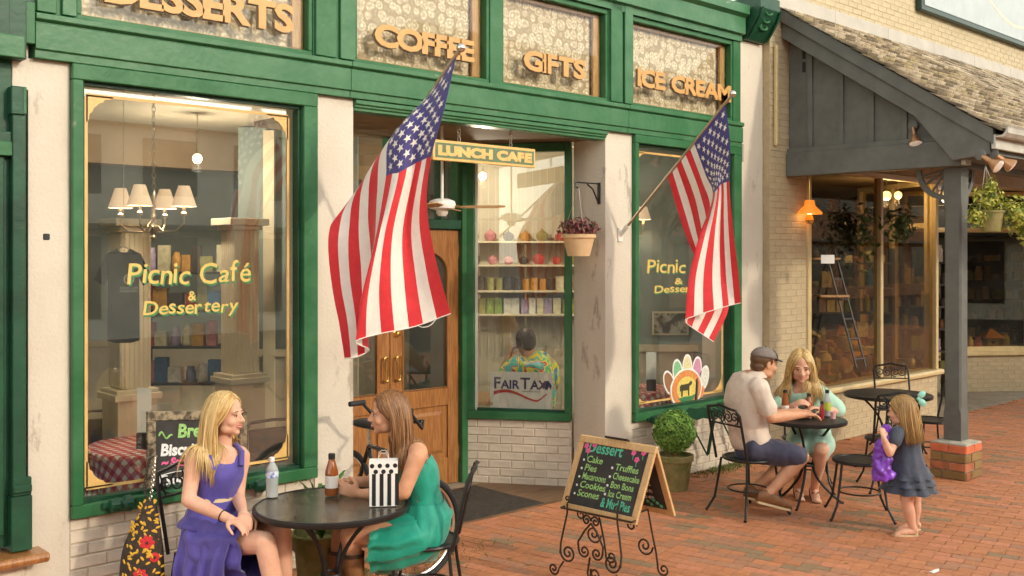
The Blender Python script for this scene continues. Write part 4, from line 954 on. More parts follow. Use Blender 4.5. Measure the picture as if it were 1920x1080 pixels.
u2, v2, n2, wd2, hg2 = quad_board(db, 'rear', RTR, RTL, RBL, RBR)
mb = MB(); q = RTR-(TR-TL)*.28
# back panel writing faces the wall; the side seen from here is the inner face
ui = (TR-TL).normalized(); vi = (RTR-RBR).normalized(); ni = ui.cross(vi).normalized()
for i in range(6):
    put_text(mb, ('Sundaes', 'Floats', 'Shakes', 'Iced Tea', 'Lemonade', 'Coffee')[i], RBR+vi*(hg2*(.72-.10*i))-ui*(.42)+ni*.026, ui, vi, .055, .30)
mb.build('chalk_writing', 'chalk_white', db)
mb = MB()
for k in range(5): mb.ell(RBR-ui*(.08+.025*k)+vi*(.075+.02*(k % 3))+ni*.027, (.014, .014, .002), Matrix((ui, vi, ni)).transposed(), 8, 4)
mb.build('chalk_leaves', 'chalk_mint', db)
MB().obox((TL+TR)/2+V((0, 0, .012)), u*.09, n_*.018, UP*.007).build('hinge_strip', 'iron_brown', db, bevel=.003)
# stand
def foot(px, py, s): p = W(px, py, s); p.z = max(p.z, .0); return p
def iron(pts, r=.0068): MB().tube(pts, r, 6).build('stand_rod', 'iron_brown', db, smooth=True)
uh = V((u.x, u.y, 0)).normalized(); nh = V((n_.x, n_.y, 0)).normalized()
g0 = V((BL.x, BL.y, 0))+uh*.06; 
def SPt(a, z, d=0.0): return g0+uh*a+UP*z+nh*d
iron([SPt(-.02, .445, .035), SPt(.54, .445, .035)]); iron([SPt(-.02, .445, .035), SPt(-.02, .445, -.03)]); iron([SPt(.54, .445, .035), SPt(.54, .445, -.03)])
for a0 in (0, .46):
    sg = 1 if a0 == 0 else -1
    base = [SPt(a0+.03*sg, .48, .03), SPt(a0+.03*sg, .42, .03), SPt(a0+.01*sg, .33, .035), SPt(a0-.012*sg, .22, .045), SPt(a0-.01*sg, .15, .055)]
    iron(base+spiral(SPt(a0+.055*sg, .165, .055), uh, UP, .062, 1.7, 24, PI if sg > 0 else 0, sg))
    iron([SPt(a0+.02*sg, .105, .057), SPt(a0-.005*sg, .06, .07)]+spiral(SPt(a0-.045*sg, .05, .08), uh, UP, .042, 1.5, 18, 0 if sg > 0 else PI, -sg))
    iron(spiral(SPt(a0+.03*sg, .51, .03), uh, UP, .025, 1.3, 14, -PI/2, sg), .005)
m0 = .23
for sg in (-1, 1):
    iron(spiral(SPt(m0+sg*.035, .40, .04), uh, UP, .036, 1.5, 16, PI if sg > 0 else 0, -sg))
    iron([SPt(m0, .385, .04), SPt(m0+sg*.05, .33, .04), SPt(m0+sg*.10, .25, .045), SPt(m0+sg*.095, .20, .045)]+spiral(SPt(m0+sg*.05, .20, .045), uh, UP, .044, 1.5, 16, 0 if sg > 0 else PI, -sg))
iron([SPt(m0, .17, .05), SPt(m0-.01, .10, .055)]+spiral(SPt(m0+.04, .07, .06), uh, UP, .052, 1.5, 18, PI, 1)); iron([SPt(m0+.01, .10, .055), SPt(m0+.01, .03, .06), SPt(m0+.05, .006, .075)])
# rear legs of the stand
for a0 in (.02, .44):
    iron([SPt(a0, .445, -.03), SPt(a0, .445, -.30), SPt(a0+.01, .30, -.33), SPt(a0+.03, .16, -.35), SPt(a0+.03, .07, -.37)]+spiral(SPt(a0+.075, .052, -.37), uh, UP, .045, 1.4, 16, PI, 1))
    iron(spiral(SPt(a0-.055, .19, -.345), uh, UP, .065, 1.6, 20, 0, -1)); iron(spiral(SPt(a0-.15, .31, -.33), uh, UP, .045, 1.5, 16, 0, 1))

# ================================================================== BREAKFAST BOARD BY THE WINDOW
mat('stone_print', (.34, .27, .17), .7, col2=(.07, .05, .03), scale=22, con=(.42, .58))
bb_s = 6.24
btl, btr = W(277, 772, bb_s-.12), W(464, 770, bb_s+.40); bbl, bbr = btl-UP*.66, btr-UP*.66
bbd = thing('breakfast_board', 'chalkboard with a stone patterned frame offering biscuits, behind the woman in purple', 'sign', V((bbl.x, bbl.y, 0)))
u, v, n_, wd, hg = quad_board(bbd, 'front', btl, btr, bbr, bbl, fw=.055, fmat='stone_print')
def chalk2(txt, a, b_, size, m, width=None, bold=.004):
    mb = MB(); put_text(mb, txt, bbl+u*a+v*b_-n_*.0065, u, v, size, width, offset=bold, shear=.1); mb.build('chalk_writing', m, bbd)
chalk2('Breakfast', .20, hg-.16, .115, 'chalk_green', .43); chalk2('Biscuits', .085, hg-.27, .10, 'chalk_white', .30)
chalk2('~ Sausage ~', .095, hg-.335, .07, 'chalk_pink', .34); chalk2("Day's", .07, hg-.46, .10, 'chalk_white', .22); chalk2('M. &', .07, hg-.55, .10, 'chalk_white', .2)
MB().tube([bbl+u*(.075+.09*t/10)+v*(hg-.15+.03*math.sin(t*.8)*(1-t/12))-n_*.005 for t in range(11)], .006, 5).build('chalk_swirl', 'chalk_green', bbd)
MB().tube([bbl+u*(.06+.35*t/10)+v*(hg-.40+.03*math.sin(t*.31))-n_*.005 for t in range(11)], .003, 5).build('chalk_line', 'chalk_white', bbd)
for a_ in (.03, wd-.03): MB().tube([bbl+u*a_-n_*.02, V((bbl.x, bbl.y, 0))+V((u.x, u.y, 0))*a_-n_*.05+UP*.004], .014, 6).build('leg', 'iron', bbd)
for a_ in (.03, wd-.03): MB().tube([btl+u*a_-n_*.03-UP*.03, V((bbl.x, bbl.y, 0))+V((u.x, u.y, 0))*a_+FD*.20+UP*.004], .012, 6).build('rear_leg', 'iron', bbd)

# ================================================================== FLAGS
def cr1(P, t):
    """Catmull-Rom through points P at t in 0..1"""
    n_ = len(P)-1; x = min(max(t, 0), 1)*n_; i = min(int(x), n_-1); f_ = x-i
    p0, p1, p2, p3 = P[max(i-1, 0)], P[i], P[i+1], P[min(i+2, n_)]
    return (p1*2+(p2-p0)*f_+(p0*2-p1*5+p2*4-p3)*f_*f_+(p1*3-p0-p2*3+p3)*f_**3)*.5
def flag(label, polebase, poletip, cols, plabel):
    """cols: [(h, [points down the fly])]; thirteen stripes, canton and stars are pieces of their own"""
    hs_ = [c[0] for c in cols]
    def S(h, f_):
        pts = [cr1(c[1], f_) for c in cols]
        for i in range(len(hs_)-1):
            if h <= hs_[i+1] or i == len(hs_)-2:
                k = (h-hs_[i])/(hs_[i+1]-hs_[i]); a_, b_ = pts[i], pts[i+1]
                p0 = pts[i-1] if i > 0 else a_*2-b_; p3 = pts[i+2] if i+2 < len(pts) else b_*2-a_
                p = (a_*2+(b_-p0)*k+(p0*2-a_*5+b_*4-p3)*k*k+(a_*3-p0-b_*3+p3)*k**3)*.5
                break
        w_ = .012*math.sin(h*19+f_*3)+.010*noise.noise(V((h*6, f_*7, 1.3)))+.006*noise.noise(V((h*16, f_*10, 4.1)))
        return p-FD*(w_*min(1, f_*4+.2))
    o = thing('flag', label, 'flag', V(polebase)); pv = V(poletip)-V(polebase)
    NF = 44
    for k in range(13):
        f0 = .40 if k < 7 else 0.0; i0 = int(NF*f0); mb = MB(); hh = [(k+t/3)/13 for t in range(4)]
        rows = [[S(h, i/NF) for h in hh] for i in range(i0, NF+1)]
        mb.loft(rows, closed=False)
        st = mb.build('stripe', 'flag_white' if k % 2 else 'flag_red', o, smooth=True, angle=0)
    mb = MB(); ni_ = int(NF*.40); mb.loft([[S(7/13*t/21, i/NF) for t in range(22)] for i in range(ni_+1)], closed=False)
    ct = mb.build('canton', 'flag_blue', o, smooth=True, angle=0)
    for row in range(9):
        for col in range(6 if row % 2 == 0 else 5):
            h = 7/13*(row+1)/10; f_ = .40*((col+1)/6.6-(.02 if row % 2 == 0 else -.06))
            c_ = S(h, f_); e = .004; dh = (S(h+e, f_)-c_)/e; df = (S(h, min(f_+e, 1))-c_)/e
            nn = dh.cross(df); nn = nn.normalized() if nn.length > 1e-9 else -FD
            if nn.dot(FD) > 0: nn = -nn
            P = []
            for q in range(10):
                r_ = .030 if q % 2 == 0 else .0125; an = q*PI/5
                P.append(c_+dh.normalized()*(r_*math.cos(an))*min(1, dh.length/.8)+df.normalized()*(r_*math.sin(an))*min(1, df.length/1.2)+nn*.004)
            P.append(c_+nn*.004); MB().add(P, [(q, (q+1) % 10, 10) for q in range(10)]).build('star', 'flag_white', ct)
    hm = MB(); hm.tube([S(t/30, 1.0) for t in range(31)], .004, 5); hm.build('hem', 'flag_white', o)
    pb_, tp = V(polebase), V(poletip); MB().tube([pb_, tp], .0125, 10).build('pole', 'nickel', o, smooth=True)
    MB().ell(tp, (.028, .028, .028)).build('finial', 'chrome', o, smooth=True)
    br = MB(); br.box(pb_.x-.03, pb_.x+.03, FYY-.012, FYY-.001, pb_.z-.07, pb_.z+.05); d_ = pv.normalized(); br.tube([pb_-d_*.02, pb_+d_*.10], .020, 10); br.build('bracket', 'white', o)
    return o
def colpts(L_): return [W(*q) for q in L_]
pb1, pt1 = V((3.93, FYY-.02, 2.30)), W(864, 90, 6.20)
def hp1(h): return pt1+(pb1-pt1)*(.03+.56*h)
f1 = [(0, [(833, 205, 6.13), (808, 300, 6.16), (801, 390, 6.20), (818, 490, 6.18), (845, 588, 6.20)]), (.2, [(800, 222, 6.22), (783, 310, 6.22), (762, 430, 6.27), (768, 530, 6.26), (778, 612, 6.24)]),
      (.38, [(757, 238, 6.26), (748, 330, 6.19), (722, 440, 6.17), (712, 540, 6.18), (716, 625, 6.20)]), (.54, [(730, 262, 6.33), (722, 338, 6.25), (703, 450, 6.18), (677, 560, 6.17), (667, 640, 6.19)]),
      (.68, [(705, 300, 6.44), (693, 390, 6.42), (698, 480, 6.42), (690, 560, 6.42), (692, 655, 6.40)]), (.84, [(672, 350, 6.50), (655, 430, 6.46), (657, 520, 6.44), (668, 600, 6.42), (672, 668, 6.42)]), (1.0, [(640, 395, 6.52), (617, 440, 6.47), (622, 530, 6.44), (637, 610, 6.43), (646, 672, 6.43)])]
flag('large american flag hanging in front of the cafe doorway', pb1, pt1, [(h, [hp1(h)]+colpts(L_)) for h, L_ in f1], 'left')
pb2, pt2 = V((6.886, FYY-.02, 2.30)), W(1374, 176, 8.17)
def hp2(h): return pt2+(pb2-pt2)*(.06+.50*h)
f2 = [(0, [(1369, 270, 8.15), (1367, 345, 8.18), (1374, 430, 8.16), (1383, 500, 8.17), (1389, 568, 8.18)]), (.25, [(1345, 300, 8.26), (1352, 350, 8.22), (1348, 430, 8.22), (1347, 510, 8.24), (1352, 577, 8.2)]),
      (.45, [(1333, 325, 8.34), (1342, 362, 8.24), (1322, 450, 8.18), (1308, 520, 8.18), (1305, 592, 8.17)]), (.56, [(1320, 330, 8.42), (1335, 375, 8.36), (1310, 450, 8.22), (1292, 530, 8.2), (1284, 602, 8.2)]),
      (.78, [(1302, 375, 8.58), (1318, 450, 8.50), (1330, 520, 8.46), (1334, 565, 8.42), (1310, 622, 8.36)]), (1.0, [(1272, 400, 8.68), (1303, 482, 8.60), (1345, 535, 8.52), (1366, 575, 8.46), (1338, 641, 8.40)])]
flag('smaller american flag on an angled pole beside the right-hand window', pb2, pt2, [(h, [hp2(h)]+colpts(L_)) for h, L_ in f2], 'right')

# ================================================================== SIGN OVER THE ENTRY, FAN, HANGING POTS
lY = FYY+.10
a, b_ = onY(812, 298, lY), onY(1004, 314, lY); zt = onY(812, 258, lY).z
ls = thing('hanging_sign', 'gold and green LUNCH CAFE sign hanging on hooks over the entry', 'sign', V(((a.x+b_.x)/2, lY, a.z)))
x0, x1, z0, z1 = a.x, b_.x, a.z-.005, zt-.01
bx('sign_board', 'gold', ls, x0, x1, lY, lY+.03, z0, z1, .004)
mat('sign_green', (.13, .20, .10), .6, var=.15, scale=10)
bx('sign_field', 'sign_green', ls, x0+.022, x1-.022, lY-.004, lY-.0005, z0+.022, z1-.022, 0)
mb = MB(); put_text(mb, 'LUNCH CAFE', (x0+.045, lY-.0045, z0+.045), (1, 0, 0), (0, 0, 1), (z1-z0-.09)/.70, x1-x0-.09, extrude=.002, offset=.007); mb.build('lettering', 'gold', ls)
for x in (x0+.27, x1-.27):
    mb = MB(); zc = z1; k = 0
    while zc < 3.11:
        mb.tube([V((x+(.014*math.cos(t*PI/5) if k % 2 == 0 else 0), lY+.015+(.014*math.cos(t*PI/5) if k % 2 else 0), zc+.018+.022*math.sin(t*PI/5))) for t in range(10)], .004, 5, loop=True); zc += .034; k += 1
    mb.build('chain', 'nickel', ls, smooth=True)
fc = W(829, 384, 8.05); fan = thing('ceiling_fan', 'white ceiling fan with wooden blades hanging in the entry recess', 'fan', fc)
MB().tube([fc+UP*.05, V((fc.x, fc.y, 3.134))], .012, 8).build('rod', 'white', fan); MB().lathe([(0, .05), (.05, .048), (.10, .03), (.11, .0), (.10, -.03), (.05, -.04), (.045, -.07), (.03, -.09), (0, -.092)], fc, 20).build('motor', 'white', fan, smooth=True, fixn=True)
for k in range(4):
    an = math.atan2((RD-FD*.15).y, (RD-FD*.15).x)+k*PI/2; d = V((math.cos(an), math.sin(an), 0)); e = V((-d.y, d.x, .18)).normalized()
    MB().tube([fc+d*.09-UP*.01, fc+d*.17-UP*.02], .010, 6).build('blade_arm', 'brass', fan)
    P = [(.15, -.04), (.2, -.055), (.46, -.062), (.50, -.04), (.51, 0), (.50, .04), (.46, .062), (.2, .055), (.15, .04)]
    MB().prism(P, fc-UP*.022, d, e, d.cross(e), .008).build('blade', 'wood_frame', fan, fixn=True)

def foliage(mb, c, rad, n_, size, cols, shell=.6, squash=1.0, seed=1, up=.3, shape=1.0, flat=False):
    """leaf-sized bent quads spread through a crown"""
    r2 = random.Random(seed); c = V(c)
    for _ in range(n_):
        while True:
            d = V((r2.uniform(-1, 1), r2.uniform(-1, 1), r2.uniform(-1, 1)))
            if .05 < d.length <= 1: break
        d.normalize(); q = shell+(1-shell)*r2.random(); q *= 1+.12*noise.noise(d*3+V((seed, 0, 0)))
        p = c+V((d.x*rad[0]*q, d.y*rad[1]*q, d.z*rad[2]*q))
        nn = (d+V((r2.uniform(-.8, .8), r2.uniform(-.8, .8), r2.uniform(-.5, .9)))).normalized()
        t = nn.orthogonal().normalized(); t = (t*math.cos(r2.random()*6.28)+nn.cross(t)*math.sin(r2.random()*6.28)).normalized(); b2 = nn.cross(t)
        s_ = size*r2.uniform(.6, 1.3); col = cols[r2.randrange(len(cols))]; k = r2.uniform(.75, 1.2); col = tuple(x*k for x in col)
        mb.add([p-t*s_, p+b2*s_*.42+nn*s_*.12, p+t*s_, p-b2*s_*.42+nn*s_*.12], [(0, 1, 2, 3)], col)
hc = W(1085, 440, 8.75)
hpot = thing('hanging_flower_pot', 'cream pot of dark red foliage hanging from a wall bracket by the entry', 'plant', hc-UP*.19)
MB().lathe([(0, -.185), (.095, -.185), (.10, -.17), (.135, -.03), (.15, -.028), (.152, .002), (.14, .004), (.13, -.02), (0, -.02)], hc, 24).build('pot', 'terracotta_cream', hpot, smooth=True, fixn=True)
mb = MB(); foliage(mb, hc+UP*.055, (.19, .19, .10), 620, .026, [(.16, .03, .03), (.24, .07, .06), (.10, .02, .03), (.33, .15, .11), (.08, .05, .03)], .35, seed=3); mb.build('foliage', 'leaf_any', hpot)
hook = V((hc.x+.03, hc.y+.10, onX(1112, 352, 6.69).z))
for k in range(3): MB().tube([hc+V((.14*math.cos(k*2.09), .14*math.sin(k*2.09), 0)), V((hc.x, hc.y, hook.z-.02))], .0022, 5).build('hanger_wire', 'nickel', hpot)
wb = thing('wall_bracket', 'black scrolled iron bracket on the pier holding the flower pot', 'bracket', V((6.69, hc.y+.02, hook.z-.15)))
yk = hc.y+.02
MB().box(6.672, 6.691, yk-.012, yk+.012, hook.z-.15, hook.z+.04).build('wall_plate', 'iron', wb, bevel=.002)
MB().tube([(6.675, yk, hook.z+.03), (hc.x-.0, yk, hook.z+.03), (hc.x-.03, yk-.01, hook.z+.02), (hc.x-.035, yk-.015, hook.z-.01), (hc.x-.005, yk-.02, hook.z-.02)], .007, 6).build('arm', 'iron', wb, smooth=True)
MB().tube([(6.675, yk, hook.z-.14), (6.60, yk, hook.z-.02), (6.53, yk, hook.z+.02)], .007, 6).build('brace', 'iron', wb, smooth=True)

# boxwood in a mossy pot by the right window
bc = W(1265, 885, 9.12); bc.z = 0
bp = thing('boxwood_planter', 'round clipped boxwood in a mossy stone pot by the white pier', 'plant', bc)
MB().lathe([(0, 0), (.115, 0), (.12, .02), (.155, .26), (.17, .265), (.172, .315), (.155, .318), (.145, .28), (0, .28)], bc, 24).build('pot', 'moss_stone', bp, smooth=True, fixn=True)
MB().tube([bc+UP*.27, bc+UP*.50], .02, 8).build('stem', 'wood_frame', bp)
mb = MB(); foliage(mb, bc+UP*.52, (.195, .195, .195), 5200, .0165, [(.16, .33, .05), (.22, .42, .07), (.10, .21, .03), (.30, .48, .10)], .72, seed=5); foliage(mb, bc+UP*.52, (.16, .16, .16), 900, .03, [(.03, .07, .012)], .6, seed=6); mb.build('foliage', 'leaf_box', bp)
# leafy pot half hidden behind the near table
pc_ = W(603, 1050, 6.18); pc_.z = 0
pp = thing('mossy_planter', 'old mossy stone planter with leaves behind the near table', 'plant', pc_)
MB().lathe([(0, 0), (.13, 0), (.135, .03), (.16, .30), (.185, .34), (.19, .42), (.17, .425), (.16, .36), (0, .36)], pc_, 24).build('pot', 'moss_stone', pp, smooth=True, fixn=True)
mb = MB()
for k in range(26):
    an = rnd.uniform(0, 6.28); d = V((math.cos(an), math.sin(an), 0)); h_ = rnd.uniform(.16, .42); l_ = rnd.uniform(.08, .24); c_ = pc_+UP*.37; sd_ = V((-d.y, d.x, 0)); g_ = rnd.uniform(.7, 1.25)
    for t in range(5):
        q0, q1 = t/5, (t+1)/5; f0, f1_ = .020*math.sin(PI*(q0*.92+.08)), .020*math.sin(PI*(q1*.92+.08))
        p0, p1 = c_+d*(l_*q0)+UP*(h_*math.sin(q0*1.9)), c_+d*(l_*q1)+UP*(h_*math.sin(q1*1.9))
        mb.add([p0-sd_*f0, p0+sd_*f0, p1+sd_*f1_, p1-sd_*f1_], [(0, 1, 2, 3)], (.12*g_, .26*g_, .05*g_))
for k in range(5): mb.ell(pc_+V((rnd.uniform(-.15, .2), rnd.uniform(-.15, .15), rnd.uniform(.45, .6))), (.016, .016, .012), None, 8, 5, (.7, .12, .14))
mb.build('foliage', 'leaf_any', pp)
# weeds along the wall foot
def weeds(spots, name='weeds'):
    mb = MB(); r2 = random.Random(9)
    for (x, y, rad, n_) in spots:
        for _ in range(n_):
            p = V((x+r2.gauss(0, rad), y-abs(r2.gauss(0, rad*.4)), 0)); an = r2.uniform(0, 6.28); d = V((math.cos(an), math.sin(an), 0)); h_ = r2.uniform(.010, .045); g_ = r2.uniform(.6, 1.2); sd_ = V((-d.y, d.x, 0))*.0035
            mb.add([p-sd_, p+sd_, p+d*h_*.35+UP*h_*.7, p+d*h_*.8+UP*h_], [(0, 1, 2), (0, 2, 3)], (.16*g_, .20*g_, .05*g_))
    tag(mb.build(name, 'leaf_any'), kind='stuff')
weeds([(8.3, 5.92, .22, 500), (8.75, 5.93, .16, 300), (4.15, 5.6, .35, 300), (3.6, 5.75, .3, 260), (3.2, 5.3, .35, 220), (9.0, 5.93, .1, 80), (7.3, 5.93, .15, 120)])
# porch basket
gp = W(1858, 412, 9.35)
gpt = thing('hanging_basket', 'leafy yellow green plant in a green basket hanging from the porch', 'plant', gp-UP*.1)
MB().lathe([(0, -.11), (.08, -.11), (.11, .06), (.118, .065), (.118, .085), (.10, .085), (0, .07)], gp, 20).build('basket', 'moss_stone', gpt, smooth=True, fixn=True)
for k in range(3): MB().tube([gp+V((.11*math.cos(k*2.09+.4), .11*math.sin(k*2.09+.4), .08)), V((gp.x, gp.y+.05, 2.94))], .003, 5).build('hanger_wire', 'nickel', gpt)
mb = MB(); LC = [(.50, .50, .08), (.36, .40, .06), (.20, .26, .045), (.62, .58, .12)]
foliage(mb, gp+UP*.18-RD*.02, (.16, .16, .16), 420, .030, LC, .25, seed=11); foliage(mb, gp+UP*.05+RD*.24, (.20, .18, .20), 560, .030, LC, .2, seed=12); foliage(mb, gp+UP*.02-RD*.13, (.13, .12, .10), 200, .028, LC, .2, seed=13); foliage(mb, gp-UP*.1+RD*.36, (.14, .13, .16), 300, .030, LC, .2, seed=14); foliage(mb, gp+UP*.32, (.06, .06, .12), 110, .024, LC, .1, seed=15)
mb.build('foliage', 'leaf_any', gpt)
# door mat
dm = thing('door_mat', 'large grey brown woven door mat in the entry', 'mat', (5.5, 6.5, 0))
bx('mat', 'mat_rubber', dm, 4.95, 6.06, 6.06, 6.97, .002, .013, .004)
mb = MB()
for i in range(36): mb.box(4.965, 6.045, 6.075+i*.0245, 6.075+i*.0245+.010, .0131, .0175)
tag(mb.build('mat_ribs', 'mat_rubber', dm), kind='stuff')
lt = thing('litter', 'small scrap of pale paper on the brick paving', 'litter', onZ(1756, 1073)); p = onZ(1756, 1073)
MB().add([p+V((x, y, z)) for x, y, z in ((-.05, 0, .003), (-.01, .02, .012), (.02, -.01, .006), (.06, .01, .010), (.05, .03, .004), (-.03, .04, .003))], [(0, 2, 1), (1, 2, 3), (1, 3, 4), (0, 1, 5)]).build('paper_scrap', 'paper', lt)

mb = MB(); r2 = random.Random(41)
for _ in range(70):
    p = onZ(r2.uniform(860, 1910), r2.uniform(900, 1075)); 
    if p.y > 5.7: continue
    an = r2.uniform(0, 6.28); d = V((math.cos(an), math.sin(an), 0)); e = V((-d.y, d.x, 0)); l_ = r2.uniform(.010, .026); g_ = r2.uniform(.6, 1.1)
    mb.add([p-d*l_+UP*.002, p+e*l_*.45+UP*.006, p+d*l_+UP*.003, p-e*l_*.45+UP*.007], [(0, 1, 2, 3)], (.42*g_, .30*g_, .10*g_))
tag(mb.build('fallen_leaves', 'leaf_any'), kind='stuff')
# ================================================================== PEOPLE
def remeshed(mb, voxel, iters=4, name='body', m=None, parent=None, fold=None, cut=None):
    """one continuous skin round all the shapes in mb"""
    o_ = ORG[parent.name] if parent else V((0, 0, 0))
    me = bpy.data.meshes.new('tmp'); me.from_pydata([tuple(V(p)-o_) for p in mb.v], [], mb.f); me.update()
    bm = bmesh.new(); bm.from_mesh(me); bmesh.ops.recalc_face_normals(bm, faces=bm.faces); bm.to_mesh(me); bm.free()
    ob = bpy.data.objects.new('tmp', me); COL.objects.link(ob)
    r = ob.modifiers.new('r', 'REMESH'); r.mode = 'VOXEL'; r.voxel_size = voxel; r.adaptivity = 0.0
    dg = bpy.context.evaluated_depsgraph_get(); out = bpy.data.meshes.new_from_object(ob.evaluated_get(dg)); bpy.data.objects.remove(ob); bpy.data.meshes.remove(me)
    bm = bmesh.new(); bm.from_mesh(out)
    for _ in range(iters): bmesh.ops.smooth_vert(bm, verts=bm.verts, factor=.5, use_axis_x=True, use_axis_y=True, use_axis_z=True)
    if fold:
        bm.normal_update()
        for v in bm.verts:
            d = fold(v.co+o_, v.normal); v.co += v.normal*d
    if cut:
        kill = [v for v in bm.verts if cut(v.co+o_)]
        bmesh.ops.delete(bm, geom=kill, context='VERTS')
    bm.to_mesh(out); bm.free(); out.name = name
    out.polygons.foreach_set('use_smooth', [True]*len(out.polygons)); out.materials.clear()
    if m: out.materials.append(M[m])
    ob = bpy.data.objects.new(name, out); COL.objects.link(ob)
    if parent: ob.parent = parent
    ORG[ob.name] = o_
    return ob
def limb(mb, pts, rad, n=14, sub=4):
    """smooth tapering limb through points with radii, rounded ends"""
    P, Rr = [], []
    m_ = (len(pts)-1)*sub
    for i in range(m_+1): P.append(cr1([V(p) for p in pts], i/m_)); Rr.append(cr1([V((r, 0, 0)) for r in rad], i/m_).x)
    d0 = (P[0]-P[1]).normalized(); d1 = (P[-1]-P[-2]).normalized()
    P = [P[0]+d0*Rr[0]*.9, P[0]+d0*Rr[0]*.6]+P+[P[-1]+d1*Rr[-1]*.6, P[-1]+d1*Rr[-1]*.9]; Rr = [Rr[0]*.35, Rr[0]*.78]+Rr+[Rr[-1]*.78, Rr[-1]*.35]
    mb.tube(P, Rr, n)
def ering(c, a, b_, n=30, ripple=0.0, freq=9, ph=0.0, low=1.0):
    """ring round c: half-axis vectors a (side) and b_ (front or up); low scales the negative b_ side"""
    out = []
    for j in range(n):
        t = 2*PI*j/n; k = 1+ripple*math.sin(freq*t+ph)+ripple*.5*math.sin((freq*2.3)*t+ph*2); s_ = math.sin(t)
        out.append(V(c)+V(a)*(math.cos(t)*k)+V(b_)*(s_*k*(low if s_ < 0 else 1)))
    return out
def smooth_rings(rings, sub=3):
    out = []; n = len(rings[0]); m_ = (len(rings)-1)*sub
    for i in range(m_+1): out.append([cr1([r[j] for r in rings], i/m_) for j in range(n)])
    return out
def torso_rings(spine, left, fr, dims):
    """ellipse rings up the spine; dims = (half width, half depth) each"""
    R_ = []
    for i, (p, (a_, d_)) in enumerate(zip(spine, dims)):
        d = (spine[min(i+1, len(spine)-1)]-spine[max(i-1, 0)]).normalized(); l_ = (left-d*left.dot(d)).normalized(); f_ = l_.cross(d).normalized()
        if f_.dot(fr) < 0: f_ = -f_
        R_.append(ering(p, l_*a_, f_*d_))
    return R_
def frame(f_, up=UP):
    f_ = V(f_).normalized(); l_ = up.cross(f_).normalized(); u_ = f_.cross(l_).normalized(); return l_, f_, u_
def head_shapes(mb, c, f_, k=1.0, male=False, up=UP):
    l_, f_, u_ = frame(f_, up); R3 = Matrix((l_, f_, u_)).transposed(); H = lambda a, b_, d: V(c)+(l_*a+f_*b_+u_*d)*k
    E = lambda p, r: mb.ell(H(*p), tuple(x*k for x in r), R3, 20, 14)
    E((0, -.012, .035), (.073, .093, .080)); E((0, .022, -.020), (.060, .066, .088)); E((0, .030, -.068), (.047, .050, .044)); E((0, .067, -.096), (.019 if not male else .024, .019, .018))
    for s_ in (-1, 1):
        E((s_*.028, .074, .016), (.026, .014, .010)); E((s_*.036, .056, -.034), (.024, .024, .026)); E((s_*.074, -.006, -.014), (.009, .019, .031)); E((s_*.040, .020, -.075), (.020, .034, .026))
    mb.tube([H(0, .082, .012), H(0, .096, -.012), H(0, .108, -.030)], [.007*k, .009*k, .011*k], 10); E((0, .106, -.031), (.013, .012, .010)); E((0.011, .096, -.035), (.009, .010, .007)); E((-.011, .096, -.035), (.009, .010, .007))
    E((0, .084, -.057), (.021, .011, .007)); E((0, .082, -.068), (.019, .011, .008))
def face_bits(o, c, f_, k=1.0, up=UP, smile=True, brow='hair_brown'):
    l_, f_, u_ = frame(f_, up); R3 = Matrix((l_, f_, u_)).transposed(); H = lambda a, b_, d: V(c)+(l_*a+f_*b_+u_*d)*k
    for s_ in (-1, 1):
        ey = MB(); ey.ell(H(s_*.029, .0735, -.003), (.0100*k, .0105*k, .0052*k), R3, 12, 8); e_ = ey.build('eye', 'eye_white', o, smooth=True)
        ir = MB(); ir.ell(H(s_*.029, .0812, -.003), (.0056*k, .0035*k, .0050*k), R3, 10, 6); ir.build('iris', 'eye_dark', e_, smooth=True)
        lid = MB(); lid.tube([H(s_*(.029+x), .0835-abs(x)*.25, .0045-abs(x)*.22) for x in (-.014, -.007, 0, .007, .014)], .0019*k, 5); lid.build('lash', 'eye_dark', o, smooth=True)
        bw = MB(); bw.tube([H(s_*(.029+x), .0875-abs(x)*.3, .022-x*x*14) for x in (-.017, -.008, 0, .009, .018)], .0025*k, 5); bw.build('eyebrow', 'iron_brown', o, smooth=True)
    mb = MB(); mb.tube([H(x, .0945-abs(x)*.42, -.0575+(abs(x)*.22 if smile else 0)) for x in (-.026, -.013, 0, .013, .026)], [.001*k, .0042*k, .0042*k, .0042*k, .001*k], 6); mb.tube([H(x, .0925-abs(x)*.42, -.0685+(abs(x)*.30 if smile else 0)) for x in (-.024, -.012, 0, .012, .024)], [.001*k, .005*k, .0055*k, .005*k, .001*k], 6)
    mb.build('lips', 'lips', o, smooth=True)
    if smile: t_ = MB(); t_.tube([H(x, .0925-abs(x)*.42, -.0625+abs(x)*.24) for x in (-.020, -.01, 0, .01, .020)], [.001*k, .0035*k, .0038*k, .0035*k, .001*k], 6); t_.build('teeth', 'teeth', o, smooth=True)
